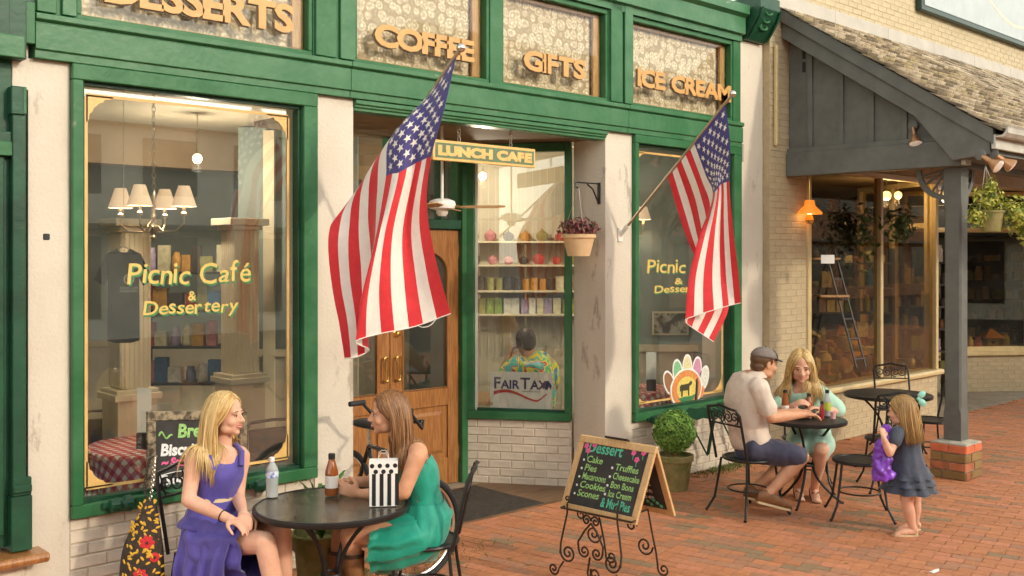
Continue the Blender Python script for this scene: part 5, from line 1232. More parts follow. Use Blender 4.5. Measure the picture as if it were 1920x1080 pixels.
def hand(mb, wrist, d, pn, side, curl=.5, k=1.0, spread=.12):
    """palm and five bent fingers; d = pointing direction, pn = palm-facing direction, side = +1 when the thumb lies along d x pn"""
    d = V(d).normalized(); pn = (V(pn)-d*V(pn).dot(d)).normalized(); a_ = d.cross(pn).normalized()*side; w0 = V(wrist)
    limb(mb, [w0-d*.02, w0+d*.02*k], [.024*k, .026*k], 12, 2)
    R3 = Matrix((a_, pn, d)).transposed(); mb.ell(w0+d*.052*k, (.040*k, .0165*k, .050*k), R3, 16, 10)
    for i, (off, ln) in enumerate(((.030, .072), (.010, .080), (-.010, .074), (-.029, .058))):
        p = w0+d*(.088-.004*abs(i-1))*k+a_*off*k; dd = (d+a_*(spread*(off/.03))).normalized(); pts = [p-dd*.02*k, p]; c_ = curl*(1+.12*i)
        for j, q in enumerate((.42, .32, .26)):
            an = c_*(.75+.25*j); dd = (dd*math.cos(an)+pn*math.sin(an)).normalized(); nd = dd; p = p+dd*(ln*q*k); pts.append(p)
            pnr = pn
        limb(mb, pts, [.0095*k, .0096*k, .0088*k, .0082*k, .0072*k], 9, 2)
    p = w0+d*.03*k+a_*.030*k; t1_ = p+(d*.55+a_*.7+pn*.25).normalized()*.038*k; t2_ = t1_+(d*.85+a_*.2+pn*(.2+curl*.6)).normalized()*.032*k; t3_ = t2_+(d*.8-a_*.1+pn*(.3+curl)).normalized()*.024*k
    limb(mb, [p-a_*.012*k, p, t1_, t2_, t3_], [.012*k, .0135*k, .0115*k, .0100*k, .008*k], 9, 2)
def bare_foot(mb, ankle, d, k=1.0):
    a_ = V(ankle); d = V((d[0], d[1], 0)).normalized(); g = V((a_.x, a_.y, 0))
    limb(mb, [a_, g+UP*.045-d*.02], [.034*k, .036*k], 12, 2); limb(mb, [g-d*.035*k+UP*.03, g+d*.06*k+UP*.036, g+d*.13*k+UP*.024, g+d*.175*k+UP*.018], [.030*k, .034*k, .033*k, .018*k], 12, 3)
    sd = V((-d.y, d.x, 0))
    for i in range(5): limb(mb, [g+d*.15*k+sd*(.030-.015*i)*k+UP*.014, g+d*(.195-.008*i)*k+sd*(.030-.015*i)*k+UP*.011], [.011*k if i == 0 else .008*k, .009*k if i == 0 else .006*k], 8, 2)
def sandal(o, ankle, d, m, k=1.0, strap=True):
    a_ = V(ankle); d = V((d[0], d[1], 0)).normalized(); g = V((a_.x, a_.y, 0)); sd = V((-d.y, d.x, 0))
    out = [(-.06, .0), (-.05, .028), (.0, .034), (.08, .040), (.15, .040), (.195, .025), (.205, 0), (.19, -.025), (.15, -.036), (.08, -.036), (0, -.032), (-.05, -.026)]
    so = MB().prism([(x*k, y*k) for x, y in out], g+UP*.001, d, sd, UP, .010).build('sandal', m, o, fixn=True)
    if strap:
        st = MB(); st.tube([g+sd*.038*k+d*.07*k+UP*.012, g+d*.08*k+sd*.02*k+UP*.062*k, g+d*.13*k+UP*.05*k, g+d*.155*k+UP*.012], .006*k, 6); st.tube([g-sd*.036*k+d*.07*k+UP*.012, g+d*.08*k-sd*.02*k+UP*.062*k, g+d*.13*k+UP*.05*k], .006*k, 6)
        st.tube([g+sd*.033*k-d*.02*k+UP*.01, g+sd*.035*k-d*.035*k+UP*.06*k, g-d*.058*k+UP*.065*k, g-sd*.035*k-d*.035*k+UP*.06*k, g-sd*.033*k-d*.02*k+UP*.01], .006*k, 6); st.build('strap', m, so, smooth=True)
def hair(o, c, f_, length, n, m, cols, k=1.0, colliders=(), up=UP, part=0.0, seed=1, front=.45, name='hair', tilt=V((0, 0, 0)), sweep=.25, rad=.0032, lo=-.25, lenvar=.25, tiedback=0.0, fmax=.03):
    """cap of hair plus separate locks that fall from the scalp and slide over head and shoulders"""
    l_, f_, u_ = frame(f_, up); R3 = Matrix((l_, f_, u_)).transposed(); c = V(c); r2 = random.Random(seed)
    H = lambda a, b_, d: c+(l_*a+f_*b_+u_*d)*k
    mb = MB(); cc = H(0, -.020, .036); cr_ = (.0775*k, .094*k, .0845*k); mb.ell(cc, cr_, R3, 24, 16, cols[0])
    mb.ell(H(0, -.045, -.02), (.068*k, .062*k, .075*k), R3, 18, 12, cols[0])
    ell = [(cc, R3, (.080*k, .098*k, .088*k)), (H(0, .020, -.02), R3, (.066*k, .070*k, .094*k))] + [(V(p), Matrix.Identity(3), (r, r, r)) for p, r in colliders]
    made = 0
    while made < n:
        d = V((r2.gauss(0, 1), r2.gauss(0, 1), r2.gauss(0, 1))).normalized()
        if d.z < lo: continue
        if d.y > front and d.z < .62: continue
        root = cc+R3 @ V((d.x*cr_[0], d.y*cr_[1], d.z*cr_[2])); sx = 1 if d.x > part else -1
        dr = (l_*(sx*(.6 if d.z > .5 else .12))+f_*(-sweep if d.y > -.2 else -.25)-u_*(.35+.5*(1-max(d.z, 0)))-l_*(sx*tiedback)).normalized()
        L_ = length*k*(1-r2.random()*lenvar)+ .10*k*max(0, d.z); N = 15; st = L_/N; p = root.copy(); P = [p.copy()]
        for i in range(N):
            dr = (dr*.68+V((0, 0, -1))*.32+tilt*.1+V((r2.gauss(0, .035), r2.gauss(0, .035), 0))).normalized(); p = p+dr*st
            if (p-c).dot(f_) > fmax*k and (p-c).dot(u_) < .07*k: dr = (dr-f_*.55).normalized()
            for (ec, er, rr_) in ell:
                q = er.transposed() @ (p-ec); q = V((q.x/rr_[0], q.y/rr_[1], q.z/rr_[2]))
                if 1e-6 < q.length < 1:
                    q.normalize(); p = ec+er @ V((q.x*rr_[0], q.y*rr_[1], q.z*rr_[2])); nn = (er @ V((q.x/rr_[0], q.y/rr_[1], q.z/rr_[2]))).normalized()
                    dr = dr-nn*min(0, dr.dot(nn)); dr = dr.normalized() if dr.length > .05 else V((0, 0, -1))
            P.append(p.copy())
        col = cols[r2.randrange(len(cols))]; g_ = r2.uniform(.82, 1.18); col = tuple(x*g_ for x in col); rr0 = rad*k*r2.uniform(.6, 1.25)
        mb.tube(P, [rr0*(.75+.5*math.sin(PI*min(1, (i+3)/(N+2)))) * (1 if i < N-4 else (N-i)/5+.12) for i in range(N+1)], 5, col=col); made += 1
    return mb.build(name, m, o, smooth=True, angle=0)
BLOND = [(.58, .39, .15), (.64, .45, .19), (.52, .33, .12), (.68, .50, .24), (.44, .27, .09)]
BROWN = [(.20, .088, .030), (.26, .12, .042), (.155, .065, .022), (.31, .155, .058)]
DKBLOND = [(.34, .19, .065), (.42, .25, .09), (.27, .145, .045), (.47, .30, .11)]
def crease(mb, amp, sc=10.0, top=None):
    """soft creases pressed into a cloth mesh before it is built"""
    out = []
    for p in mb.v:
        q = V(p); a_ = amp*(1 if top is None else min(1, max(.1, (top-q.z)/.12))); out.append(tuple(q+V(noise.noise_vector(V((q.x*sc, q.y*sc, q.z*sc*.5))))*a_+V(noise.noise_vector(q*sc*2.6))*(a_*.4)))
    mb.v = out; return mb
def mid(a, b_, t=.5): return V(a)+(V(b_)-V(a))*t
def folds(amp, sc=9, dirv=(1, 1, .35), amp2=None):
    return lambda p, n_: amp*noise.noise(V((p.x*sc*dirv[0], p.y*sc*dirv[1], p.z*sc*dirv[2])))+(amp2 or amp*.5)*noise.noise(V((p.x*sc*2.3, p.y*sc*2.3, p.z*sc*1.1+7)))

# ---------------------------------------------------------------- woman in the purple dress
def woman_purple():
    pel = W(398, 1008, 5.70); o = thing('person', 'woman in a sleeveless purple dress sitting on the left, hands in her lap', 'person', V((pel.x, pel.y, 0)))
    fr = (RD*.70-FD*.71).normalized(); lf = (RD*.71+FD*.70).normalized()
    spine = [pel, W(397, 965, 5.70), W(402, 925, 5.69), W(408, 885, 5.68), W(411, 855, 5.68), W(415, 836, 5.69)]
    hc_ = W(424, 776, 5.67); hf = (RD*.95-FD*.28-UP*.02)
    mb = MB(); mb.loft(smooth_rings(torso_rings(spine, lf, fr, [(.165, .125), (.150, .110), (.118, .088), (.135, .100), (.150, .085), (.075, .06)])))
    limb(mb, [W(414, 842, 5.70), W(418, 812, 5.69), hc_-UP*.03-hf*.02], [.062, .050, .050])
    head_shapes(mb, hc_, hf, 1.02)
    rs, re, rw = W(366, 858, 5.58), W(353, 938, 5.50), W(428, 972, 5.40); ls, le, lw_ = W(452, 855, 5.80), W(446, 932, 5.74), W(456, 962, 5.50)
    limb(mb, [mid(rs, spine[4], .35), rs, mid(rs, re), re], [.055, .054, .044, .039]); limb(mb, [re, mid(re, rw, .4), rw], [.040, .038, .026])
    limb(mb, [mid(ls, spine[4], .35), ls, mid(ls, le), le], [.055, .052, .042, .038]); limb(mb, [le, mid(le, lw_, .4), lw_], [.038, .036, .025])
    hand(mb, rw, W(470, 990, 5.33)-rw, V((0, 0, -1)), -1, .35); hand(mb, lw_, W(452, 985, 5.30)-lw_+RD*.04, V((-.2, .2, -1)), 1, .45)
    rh, lh = W(385, 1015, 5.62), W(412, 1012, 5.80); rk, lk = W(497, 1017, 5.38), W(527, 994, 5.60)
    ra = V((rk.x, rk.y, .09))+RD*.11-FD*.02; la = V((lk.x, lk.y, .09))+RD*.03-FD*.02
    for h_, k_, a_ in ((rh, rk, ra), (lh, lk, la)):
        limb(mb, [h_, mid(h_, k_), k_], [.090, .076, .058]); limb(mb, [k_, mid(k_, a_, .33), mid(k_, a_, .7), a_], [.056, .055, .042, .034]); bare_foot(mb, a_, (fr.x, fr.y))
    remeshed(mb, .0065, 3, 'body', 'skin', o)
    for a_ in (ra, la): sandal(o, a_, fr, 'leather')
    face_bits(o, hc_, hf, 1.02)
    # dress
    dm_ = [(.170, .130), (.158, .118), (.128, .098), (.143, .112), (.146, .104)]
    bod = torso_rings([W(397, 968, 5.70), W(402, 927, 5.69), W(407, 900, 5.685), W(408, 884, 5.68), W(410, 866, 5.68), W(411, 858, 5.68)], lf, fr, [(.152, .116), (.128, .100), (.140, .112), (.150, .117), (.150, .104), (.142, .092)])
    for j_, p_ in enumerate(bod[-1]): p_.z += .050*math.exp(-((abs(math.cos(2*PI*j_/30))-.60)/.18)**2)-.012
    mb = MB(); mb.loft([[p+(p-V((sum(q.x for q in r)/30, sum(q.y for q in r)/30, sum(q.z for q in r)/30))).normalized()*(.004*math.sin(j*2.2)) for j, p in enumerate(r)] for r in smooth_rings(bod, 4)], False)
    crease(mb, .009, 14); bo = mb.build('dress_bodice', 'purple_cloth', o, smooth=True, angle=0)
    st = MB()
    for sgn in (-1, 1):
        for w_ in (0, 1, 2):
            pass
        sh = spine[4]+lf*(.105*sgn)+UP*.045
        st.tube([W(410, 872, 5.68)+lf*(.085*sgn)+fr*.098, spine[4]+lf*(.098*sgn)+fr*.075+UP*.02, sh, spine[4]+lf*(.10*sgn)-fr*.06+UP*.01, W(410, 872, 5.68)+lf*(.085*sgn)-fr*.095], .017, 8)
    st.build('strap', 'purple_cloth', o, smooth=True)
    MB().loft(torso_rings([W(400.5, 933, 5.69), W(401.5, 926, 5.69)], lf, fr, [(.132, .103), (.131, .102)]), False).build('belt', 'leather_sole', o, smooth=True)
    ax = (mid(rk, lk)-mid(rh, lh)).normalized(); sd = (rh-lh); sd = (sd-ax*sd.dot(ax)).normalized(); up_ = sd.cross(ax); up_ = up_ if up_.z > 0 else -up_
    c0 = mid(rh, lh); Lh = (mid(rk, lk)-c0).length
    rings = [ering(W(401, 936, 5.69), lf*.132, fr*.104, 44, .01, 11), ering(W(399, 958, 5.69), lf*.146, fr*.118, 44, .02, 11), ering(W(399, 985, 5.68), lf*.172, fr*.140, 44, .025, 11),
             ering(c0+ax*.02+UP*.02, sd*.215, up_*.130, 44, .025, 11, 0, 1.25), ering(c0+ax*Lh*.35+UP*.0, sd*.215, up_*.112, 44, .035, 11, .3, 2.1), ering(c0+ax*Lh*.62, sd*.205, up_*.098, 44, .045, 11, .6, 2.7), ering(c0+ax*Lh*.80, sd*.195, up_*.085, 44, .06, 11, .9, 3.1), ering(c0+ax*Lh*.86, sd*.20, up_*.086, 44, .075, 11, 1.0, 3.2)]
    mb = MB(); rr_ = smooth_rings(rings, 5)
    for i, r in enumerate(rr_):
        for j in range(len(r)):
            if r[j].z < .12: r[j].z = .12+.2*(r[j].z-.12)
    mb.loft(rr_, False); crease(mb, .020, 9, W(400, 945, 5.69).z); sk = mb.build('dress_skirt', 'purple_cloth', o, smooth=True, angle=0)
    # tail of the skirt falling beside the chair
    tl_ = MB(); n_ = 22; rows = []
    for i in range(9):
        q = i/8; rows.append([mid(c0-RD*.05, c0+ax*Lh*.74, t/n_)+sd*(.155+.065*min(1,q*2.2)+.014*q*2*math.sin(t*1.15+q*2))*1.0+UP*(.10-.46*q)-UP*.02*math.sin(t*.5) for t in range(n_+1)])
    tl_.loft(rows, closed=False); crease(tl_, .022, 9).build('skirt_tail', 'purple_cloth', o, smooth=True, angle=0)
    # bracelet and hair
    bd = (rw-re).normalized(); u_ = bd.orthogonal().normalized(); v_ = bd.cross(u_); pc0 = mid(re, rw, .86)
    MB().tube([pc0+u_*.031*math.cos(t*PI/8)+v_*.031*math.sin(t*PI/8) for t in range(16)], .003, 5, loop=True).build('bracelet', 'black', o, smooth=True)
    col = [(spine[4]+lf*.10, .085), (spine[4]-lf*.10, .085), (spine[4], .10), (spine[3], .118), (rs, .068), (ls, .066), (mid(rs, re), .055), (W(417, 820, 5.69), .062)]
    hair(o, hc_, hf, .42, 1700, 'hair_blonde', BLOND, 1.05, col, seed=4, sweep=.45, front=.36, fmax=.006)
woman_purple()

# ---------------------------------------------------------------- woman in the teal dress
def woman_teal():
    W = lambda px, py, s: FD*(s+.2)+RD*((px-960)/FPX*(s+.2))+UP*(CAMH-(py-HZ)/FPX*(s+.2))
    pel = W(792, 1000, 5.70); o = thing('person', 'woman in a teal sundress and brown boots leaning on the near table', 'person', V((pel.x, pel.y, 0)))
    fr = -RD; lf = -FD
    spine = [pel, W(796, 962, 5.70), W(793, 925, 5.70), W(783, 885, 5.70), W(770, 853, 5.70), W(757, 834, 5.69)]
    hc_ = W(727, 774, 5.66); hf = (-RD*.96-FD*.22-UP*.06)
    mb = MB(); mb.loft(smooth_rings(torso_rings(spine, lf, fr, [(.165, .125), (.150, .112), (.118, .092), (.135, .104), (.152, .085), (.075, .06)])))
    limb(mb, [W(760, 842, 5.70), W(745, 812, 5.68), hc_-UP*.03+RD*.02], [.060, .050, .050]); head_shapes(mb, hc_, hf, 1.03)
    ls, le, lw_ = W(784, 850, 5.53), W(757, 924, 5.46), W(676, 926, 5.62); rs, re, rw = W(742, 850, 5.86), W(694, 905, 5.98), W(645, 905, 5.82)
    limb(mb, [mid(ls, spine[4], .35), ls, mid(ls, le), le], [.055, .056, .047, .041]); limb(mb, [le, mid(le, lw_, .4), lw_], [.042, .040, .027])
    limb(mb, [mid(rs, spine[4], .35), rs, mid(rs, re), re], [.055, .054, .045, .040]); limb(mb, [re, mid(re, rw, .4), rw], [.040, .038, .026])
    hand(mb, lw_, pt_+UP*.07-lw_-FD*.045, FD*1.0-RD*.1, -1, .55); hand(mb, rw, pt_+UP*.085-rw+FD*.02-RD*.02, -FD-RD*.3, 1, .55)
    lh, rh = W(790, 1004, 5.60), W(790, 1002, 5.80); lk, rk = W(657, 1000, 5.55), W(640, 1002, 5.80)
    la = V((lk.x, lk.y, .10))+RD*.03; ra = V((rk.x, rk.y, .10))-RD*.02
    for h_, k_, a_ in ((lh, lk, la), (rh, rk, ra)):
        limb(mb, [h_, mid(h_, k_), k_], [.092, .080, .060]); limb(mb, [k_, mid(k_, a_, .3), mid(k_, a_, .7), a_], [.058, .057, .044, .036])
    remeshed(mb, .0065, 3, 'body', 'skin_tan', o); face_bits(o, hc_, hf, 1.03)
    for k_, a_ in ((lk, la), (rk, ra)):
        bt = MB(); tp = mid(k_, a_, .26); g = V((a_.x, a_.y, 0)); d = -RD
        bt.loft(smooth_rings([ering(tp+UP*.0, RD*.070, FD*.060), ering(mid(tp, a_, .5), RD*.062, FD*.055), ering(g+UP*.13, RD*.05, FD*.043), ering(g+UP*.06+d*.02, RD*.075, FD*.042), ering(g+UP*.012+d*.055, RD*.135, FD*.045)], 4)); bt.ell(g+d*.13+UP*.035, (.08, .045, .032), Matrix((d, FD, UP)).transposed()); b__ = bt.build('boot', 'leather', o, smooth=True)
        MB().loft([ering(tp+UP*.004, RD*.073, FD*.063), ering(tp-UP*.02, RD*.072, FD*.062)], False).build('boot_cuff', 'iron_brown', b__, smooth=True)
    bod = torso_rings([W(797, 965, 5.70), W(794, 938, 5.70), W(791, 918, 5.70), W(784, 888, 5.70), W(776, 866, 5.70)], lf, fr, [(.150, .116), (.130, .104), (.127, .103), (.146, .118), (.152, .106)])
    mb = MB(); mb.loft([[p+(p-sum(r, V((0, 0, 0)))/30).normalized()*(.0045*math.sin(j*2.2+i*.3)) for j, p in enumerate(r)] for i, r in enumerate(smooth_rings(bod, 4))], False); crease(mb, .009, 14).build('dress_bodice', 'teal_cloth', o, smooth=True, angle=0)
    MB().loft([[p+(p-sum(r, V((0, 0, 0)))/30).normalized()*.004 for p in r] for r in torso_rings([W(795, 944, 5.70), W(793, 930, 5.70)], lf, fr, [(.134, .107), (.131, .106)])], False).build('waistband', 'teal_cloth', o, smooth=True)
    st = MB()
    for sg in (-1, 1): st.tube([W(776, 868, 5.70)+lf*.09*sg-fr*.09, spine[4]+lf*.10*sg-fr*.03+UP*.055, spine[4]+lf*.085*sg+fr*.06+UP*.03, W(772, 868, 5.70)+lf*.07*sg+fr*.10], .010, 6)
    st.build('strap', 'teal_cloth', o, smooth=True)
    c0 = mid(lh, rh); ax = (mid(lk, rk)-c0).normalized(); Lh = (mid(lk, rk)-c0).length; sd = lf; up_ = UP
    rings = [ering(W(795, 938, 5.70), lf*.142, fr*.116, 48, .02, 13), ering(W(796, 952, 5.70), lf*.165, fr*.134, 48, .03, 13), ering(W(797, 972, 5.70), lf*.195, fr*.155, 48, .035, 13), ering(c0+UP*.035-fr*.02, lf*.245, (UP*.8+fr*.3)*.175, 48, .05, 13, .2, 1.15),
             ering(c0+ax*.10+UP*.015, lf*.25, (UP*.95+fr*.2)*.145, 48, .06, 13, .4, 1.35), ering(c0+ax*.20, lf*.245, (UP+fr*.1)*.122, 48, .075, 13, .6, 1.6), ering(c0+ax*.275-UP*.01, lf*.25, UP*.112, 48, .09, 13, .8, 1.75)]
    mb = MB(); mb.loft(smooth_rings(rings, 5), False); crease(mb, .024, 9, W(796, 945, 5.70).z).build('dress_skirt', 'teal_cloth', o, smooth=True, angle=0)
    col = [(spine[4]+lf*.10, .085), (spine[4]-lf*.10, .085), (spine[4], .10), (spine[3], .112), (ls, .068), (rs, .066), (mid(ls, le), .055), (W(748, 818, 5.69), .062)]
    hair(o, hc_, hf, .40, 1700, 'hair_brown', BROWN, 1.07, col, seed=8, sweep=.75, front=.34, fmax=-.004, tilt=V((0, 0, 0)))
woman_teal()

# ---------------------------------------------------------------- man in the cap
def man_cap():
    pel = W(1413, 838, 8.30); o = thing('person', 'man in a grey cap, pale polo shirt and navy shorts at the small table', 'person', V((pel.x, pel.y, 0)))
    fr = (RD*.86+FD*.5).normalized(); lf = (-RD*.5+FD*.86).normalized()
    spine = [pel, W(1403, 808, 8.30), W(1397, 775, 8.30), W(1398, 742, 8.30), W(1406, 716, 8.30), W(1416, 703, 8.30)]
    hc_ = W(1433, 680, 8.30); hf = (RD*.93+FD*.30-UP*.16)
    mb = MB(); mb.loft(smooth_rings(torso_rings(spine, lf, fr, [(.165, .13), (.160, .125), (.160, .120), (.180, .125), (.180, .100), (.08, .07)])))
    limb(mb, [spine[5]-UP*.02, W(1423, 694, 8.30), hc_-UP*.02-fr*.02], [.07, .062, .06]); head_shapes(mb, hc_, hf, 1.10, True)
    rs, re, rw = W(1424, 728, 8.13), W(1446, 783, 8.08), W(1505, 777, 8.22); ls, le, lw_ = W(1398, 724, 8.47), W(1446, 780, 8.62), W(1493, 772, 8.62)
    limb(mb, [mid(rs, spine[4], .3), rs, mid(rs, re), re], [.06, .062, .053, .046]); limb(mb, [re, mid(re, rw, .35), rw], [.047, .046, .031]); limb(mb, [mid(ls, spine[4], .3), ls, mid(ls, le), le], [.06, .062, .053, .046]); limb(mb, [le, mid(le, lw_, .35), lw_], [.047, .046, .031])
    hand(mb, rw, RD+FD*.2-UP*.05, V((0, 0, -1)), 1, .35, 1.12); hand(mb, lw_, RD-FD*.1+UP*.05, V((0, 0, -1)), -1, .5, 1.12)
    rh, lh = W(1418, 843, 8.20), W(1412, 842, 8.42); rk, lk = W(1503, 856, 8.26), W(1490, 850, 8.62); ra, la = W(1437, 930, 8.16), W(1412, 921, 8.50)
    for h_, k_, a_ in ((rh, rk, ra), (lh, lk, la)): limb(mb, [h_, mid(h_, k_), k_], [.095, .085, .065]); limb(mb, [k_, mid(k_, a_, .3), mid(k_, a_, .7), a_], [.063, .064, .047, .038])
    remeshed(mb, .0075, 3, 'body', 'skin_tan', o); face_bits(o, hc_, hf, 1.10, smile=False)
    # polo shirt
    mb = MB(); mb.loft(smooth_rings(torso_rings([W(1411, 832, 8.30)]+spine[1:5]+[spine[5]-UP*.015], lf, fr, [(.188, .15), (.180, .145), (.178, .138), (.195, .140), (.192, .115), (.085, .075)])))
    for s_, e_ in ((rs, re), (ls, le)): limb(mb, [mid(s_, spine[4], .4), s_, mid(s_, e_, .45), mid(s_, e_, .72)], [.075, .077, .074, .076])
    remeshed(mb, .011, 4, 'polo_shirt', 'shirt_cloth', o, folds(.014, 8, (1, 1, 1.2)))
    cl = MB(); nb_ = spine[5]; cl.loft([ering(nb_+UP*.035+fr*.01, lf*.072, fr*.074, 26), ering(nb_+UP*.010, lf*.092, fr*.090, 26), ering(nb_-UP*.014-fr*.004, lf*.104, fr*.098, 26)], False); cl.build('collar', 'shirt_cloth', o, smooth=True)
    # shorts
    mb = MB(); mb.loft(smooth_rings(torso_rings([pel-UP*.09, pel, pel+UP*.05], lf, fr, [(.17, .14), (.185, .15), (.172, .142)]), 2))
    for h_, k_ in ((rh, rk), (lh, lk)): limb(mb, [h_, mid(h_, k_), mid(h_, k_, .92)], [.115, .105, .092])
    remeshed(mb, .011, 3, 'shorts', 'navy_cloth', o, folds(.012, 10))
    # deck shoes
    for a_, toe, s2 in ((ra, W(1484, 966, 8.18), 1), (la, W(1455, 945, 8.50), -1)):
        d = (toe-a_); d.z = -.055 if s2 > 0 else -.04; d = d.normalized(); sdv = V((-d.y, d.x, 0)).normalized(); un = d.cross(sdv); un = un if un.z > 0 else -un
        h0 = a_-d*.06-un*.065
        if h0.z < .012: h0.z = .012
        sh = MB(); sh.loft(smooth_rings([ering(h0+d*x+un*z, sdv*w_, un*hh, 20) for x, z, w_, hh in ((-.015, .045, .024, .040), (.02, .055, .040, .055), (.09, .055, .044, .058), (.16, .044, .048, .046), (.225, .032, .045, .033), (.285, .024, .022, .018))], 3))
        so_ = sh.build('shoe', 'leather', o, smooth=True)
        out = [(-.01, 0), (0, .026), (.05, .038), (.12, .042), (.20, .048), (.26, .036), (.288, 0), (.26, -.036), (.20, -.046), (.12, -.040), (.05, -.036), (0, -.026)]
        MB().prism(out, h0-un*.004, d, sdv, un, .018).build('sole', 'leather_sole', so_, fixn=True)
        lc = MB()
        for q in range(3): lc.tube([h0+d*(.13+.022*q)+un*.062-sdv*.025, h0+d*(.135+.022*q)+un*.074, h0+d*(.13+.022*q)+un*.062+sdv*.025], .004, 5)
        lc.build('lace', 'leather_sole', so_, smooth=True)
    # cap and short hair
    l_, f_, u_ = frame(hf); R3 = Matrix((l_, f_, u_)).transposed(); k = 1.10; H = lambda a, b_, d: hc_+(l_*a+f_*b_+u_*d)*k
    hb = MB(); hb.ell(H(0, -.022, .022), (.0785*k, .092*k, .078*k), R3, 22, 14, (.11, .055, .022)); hb.ell(H(0, -.05, -.03), (.064*k, .056*k, .05*k), R3, 18, 12, (.11, .055, .022)); hb.build('hair', 'hair_brown', o, smooth=True)
    cp = MB(); rings = []
    for i in range(9):
        th = i/8*PI/2*.97; rings.append([H(.086*math.cos(th)*math.cos(t), -.008+.106*math.cos(th)*math.sin(t), .040+.078*math.sin(th)) for t in [2*PI*j/28 for j in range(28)]])
    cp.loft(rings); cpo = cp.build('cap', 'cap_cloth', o, smooth=True, angle=0)
    bp_ = MB(); pts = [(.072*math.cos(t), .060+.085*math.sin(t)) for t in [PI*j/14 for j in range(15)]]
    bp_.loft([[H(x*s_, .055+(y-.055)*s_, .046-.020*((x/.072)**2)-.18*max(0, (y-.06))*s_+e) for x, y in pts] for s_, e in ((1, 0), (1.0, .006))], closed=False)
    P = [H(x, y, .047-.018*((x/.072)**2)-.22*max(0, y-.06)) for x, y in pts]; c_ = H(0, .05, .050); n_ = len(P)
    bp2 = MB(); bp2.add(P+[c_]+[p+u_*.007 for p in P]+[c_+u_*.007], [(i, i+1, n_) for i in range(n_-1)]+[(n_+1+i+1, n_+1+i, 2*n_+1) for i in range(n_-1)]+[(i+1, i, n_+1+i, n_+2+i) for i in range(n_-1)]); bp2.build('brim', 'cap_dark', cpo, smooth=True, angle=50)
    fp = MB(); fp.loft([[H(.087*math.cos(th)*math.cos(t)*1.01, -.008+.107*math.cos(th)*math.sin(t)*1.01, .041+.079*math.sin(th)) for t in [PI*.22+PI*.56*j/12 for j in range(13)]] for th in [i/6*PI/2*.62 for i in range(7)]], closed=False); fp.build('front_panel', 'cap_dark', cpo, smooth=True)
    MB().ell(H(0, -.008, .120), (.008, .008, .006)).build('button', 'cap_dark', cpo, smooth=True)
man_cap()

# ---------------------------------------------------------------- woman in mint
def woman_mint():
    pel = W(1520, 815, 9.02); o = thing('person', 'blonde woman in a mint dress facing the camera across the small table', 'person', V((pel.x, pel.y, 0)))
    fr = (-FD*.95-RD*.25).normalized(); lf = (RD*.95-FD*.25).normalized()
    spine = [pel, W(1518, 792, 9.0), W(1514, 768, 8.97), W(1509, 745, 8.93), W(1506, 728, 8.91), W(1504, 719, 8.89)]
    hc_ = W(1502, 686, 8.85); hf = (-FD*.93-RD*.18-UP*.26); k = 1.16
    mb = MB(); mb.loft(smooth_rings(torso_rings(spine, lf, fr, [(.16, .12), (.145, .11), (.12, .09), (.135, .10), (.150, .085), (.075, .06)])))
    limb(mb, [spine[5]-UP*.02, W(1503, 708, 8.9), hc_-UP*.03], [.062, .052, .052]); head_shapes(mb, hc_, hf, k)
    ls, le, lw_ = W(1541, 738, 8.90), W(1574, 772, 8.86), W(1541, 768, 8.74); rs, re, rw = W(1470, 738, 8.95), W(1453, 773, 8.92), W(1484, 762, 8.76)
    for s_, e_, w_ in ((ls, le, lw_), (rs, re, rw)): limb(mb, [mid(s_, spine[4], .3), s_, mid(s_, e_), e_], [.052, .052, .044, .038]); limb(mb, [e_, mid(e_, w_, .4), w_], [.038, .036, .025])
    hand(mb, lw_, W(1515, 762, 8.70)-lw_, V((0, 0, -1)), 1, .5, 1.1); hand(mb, rw, W(1505, 752, 8.70)-rw, -UP*.5+RD, -1, .6, 1.1)
    lh, rh = W(1535, 820, 8.98), W(1503, 820, 9.0); lk, rk = W(1540, 842, 8.52), W(1497, 842, 8.60); la, ra = W(1527, 921, 8.80), W(1497, 917, 8.86)
    la.z = ra.z = .09
    for h_, k_, a_ in ((lh, lk, la), (rh, rk, ra)): limb(mb, [h_, mid(h_, k_), k_], [.09, .082, .066]); limb(mb, [k_, mid(k_, a_, .3), mid(k_, a_, .7), a_], [.062, .060, .046, .036]); bare_foot(mb, a_, (fr.x+.1, fr.y), 1.1)
    remeshed(mb, .0075, 3, 'body', 'skin', o); face_bits(o, hc_, hf, k)
    for a_ in (la, ra): sandal(o, a_, (fr.x+.1, fr.y), 'leather', 1.1)
    mb = MB(); mb.loft(smooth_rings(torso_rings([pel]+spine[1:5]+[spine[5]-UP*.02], lf, fr, [(.18, .14), (.168, .13), (.145, .112), (.155, .120), (.162, .105), (.098, .075)])))
    for s_, e_ in ((ls, le), (rs, re)): limb(mb, [mid(s_, spine[4], .4), s_, mid(s_, e_, .5), mid(s_, e_, .86)], [.062, .066, .071, .074])
    for h_, k_ in ((lh, lk), (rh, rk)): limb(mb, [h_, mid(h_, k_, .5), mid(h_, k_, .86)], [.12, .118, .104])
    limb(mb, [mid(lh, rh), mid(mid(lh, rh), mid(lk, rk), .72)], [.11, .085])
    limb(mb, [mid(lh, lk, .4)-UP*.06, mid(lh, lk, .8)-UP*.08], [.08, .075])
    remeshed(mb, .012, 4, 'dress', 'mint_cloth', o, folds(.016, 9))
    col = [(spine[4]+lf*.10, .09), (spine[4]-lf*.10, .09), (spine[4], .105), (spine[3], .125), (ls, .075), (rs, .075), (W(1503, 708, 8.9), .06)]
    hair(o, hc_, hf, .36, 1100, 'hair_blonde', BLOND, k*1.03, col, seed=14, sweep=.2, front=.30, fmax=.035)
woman_mint()

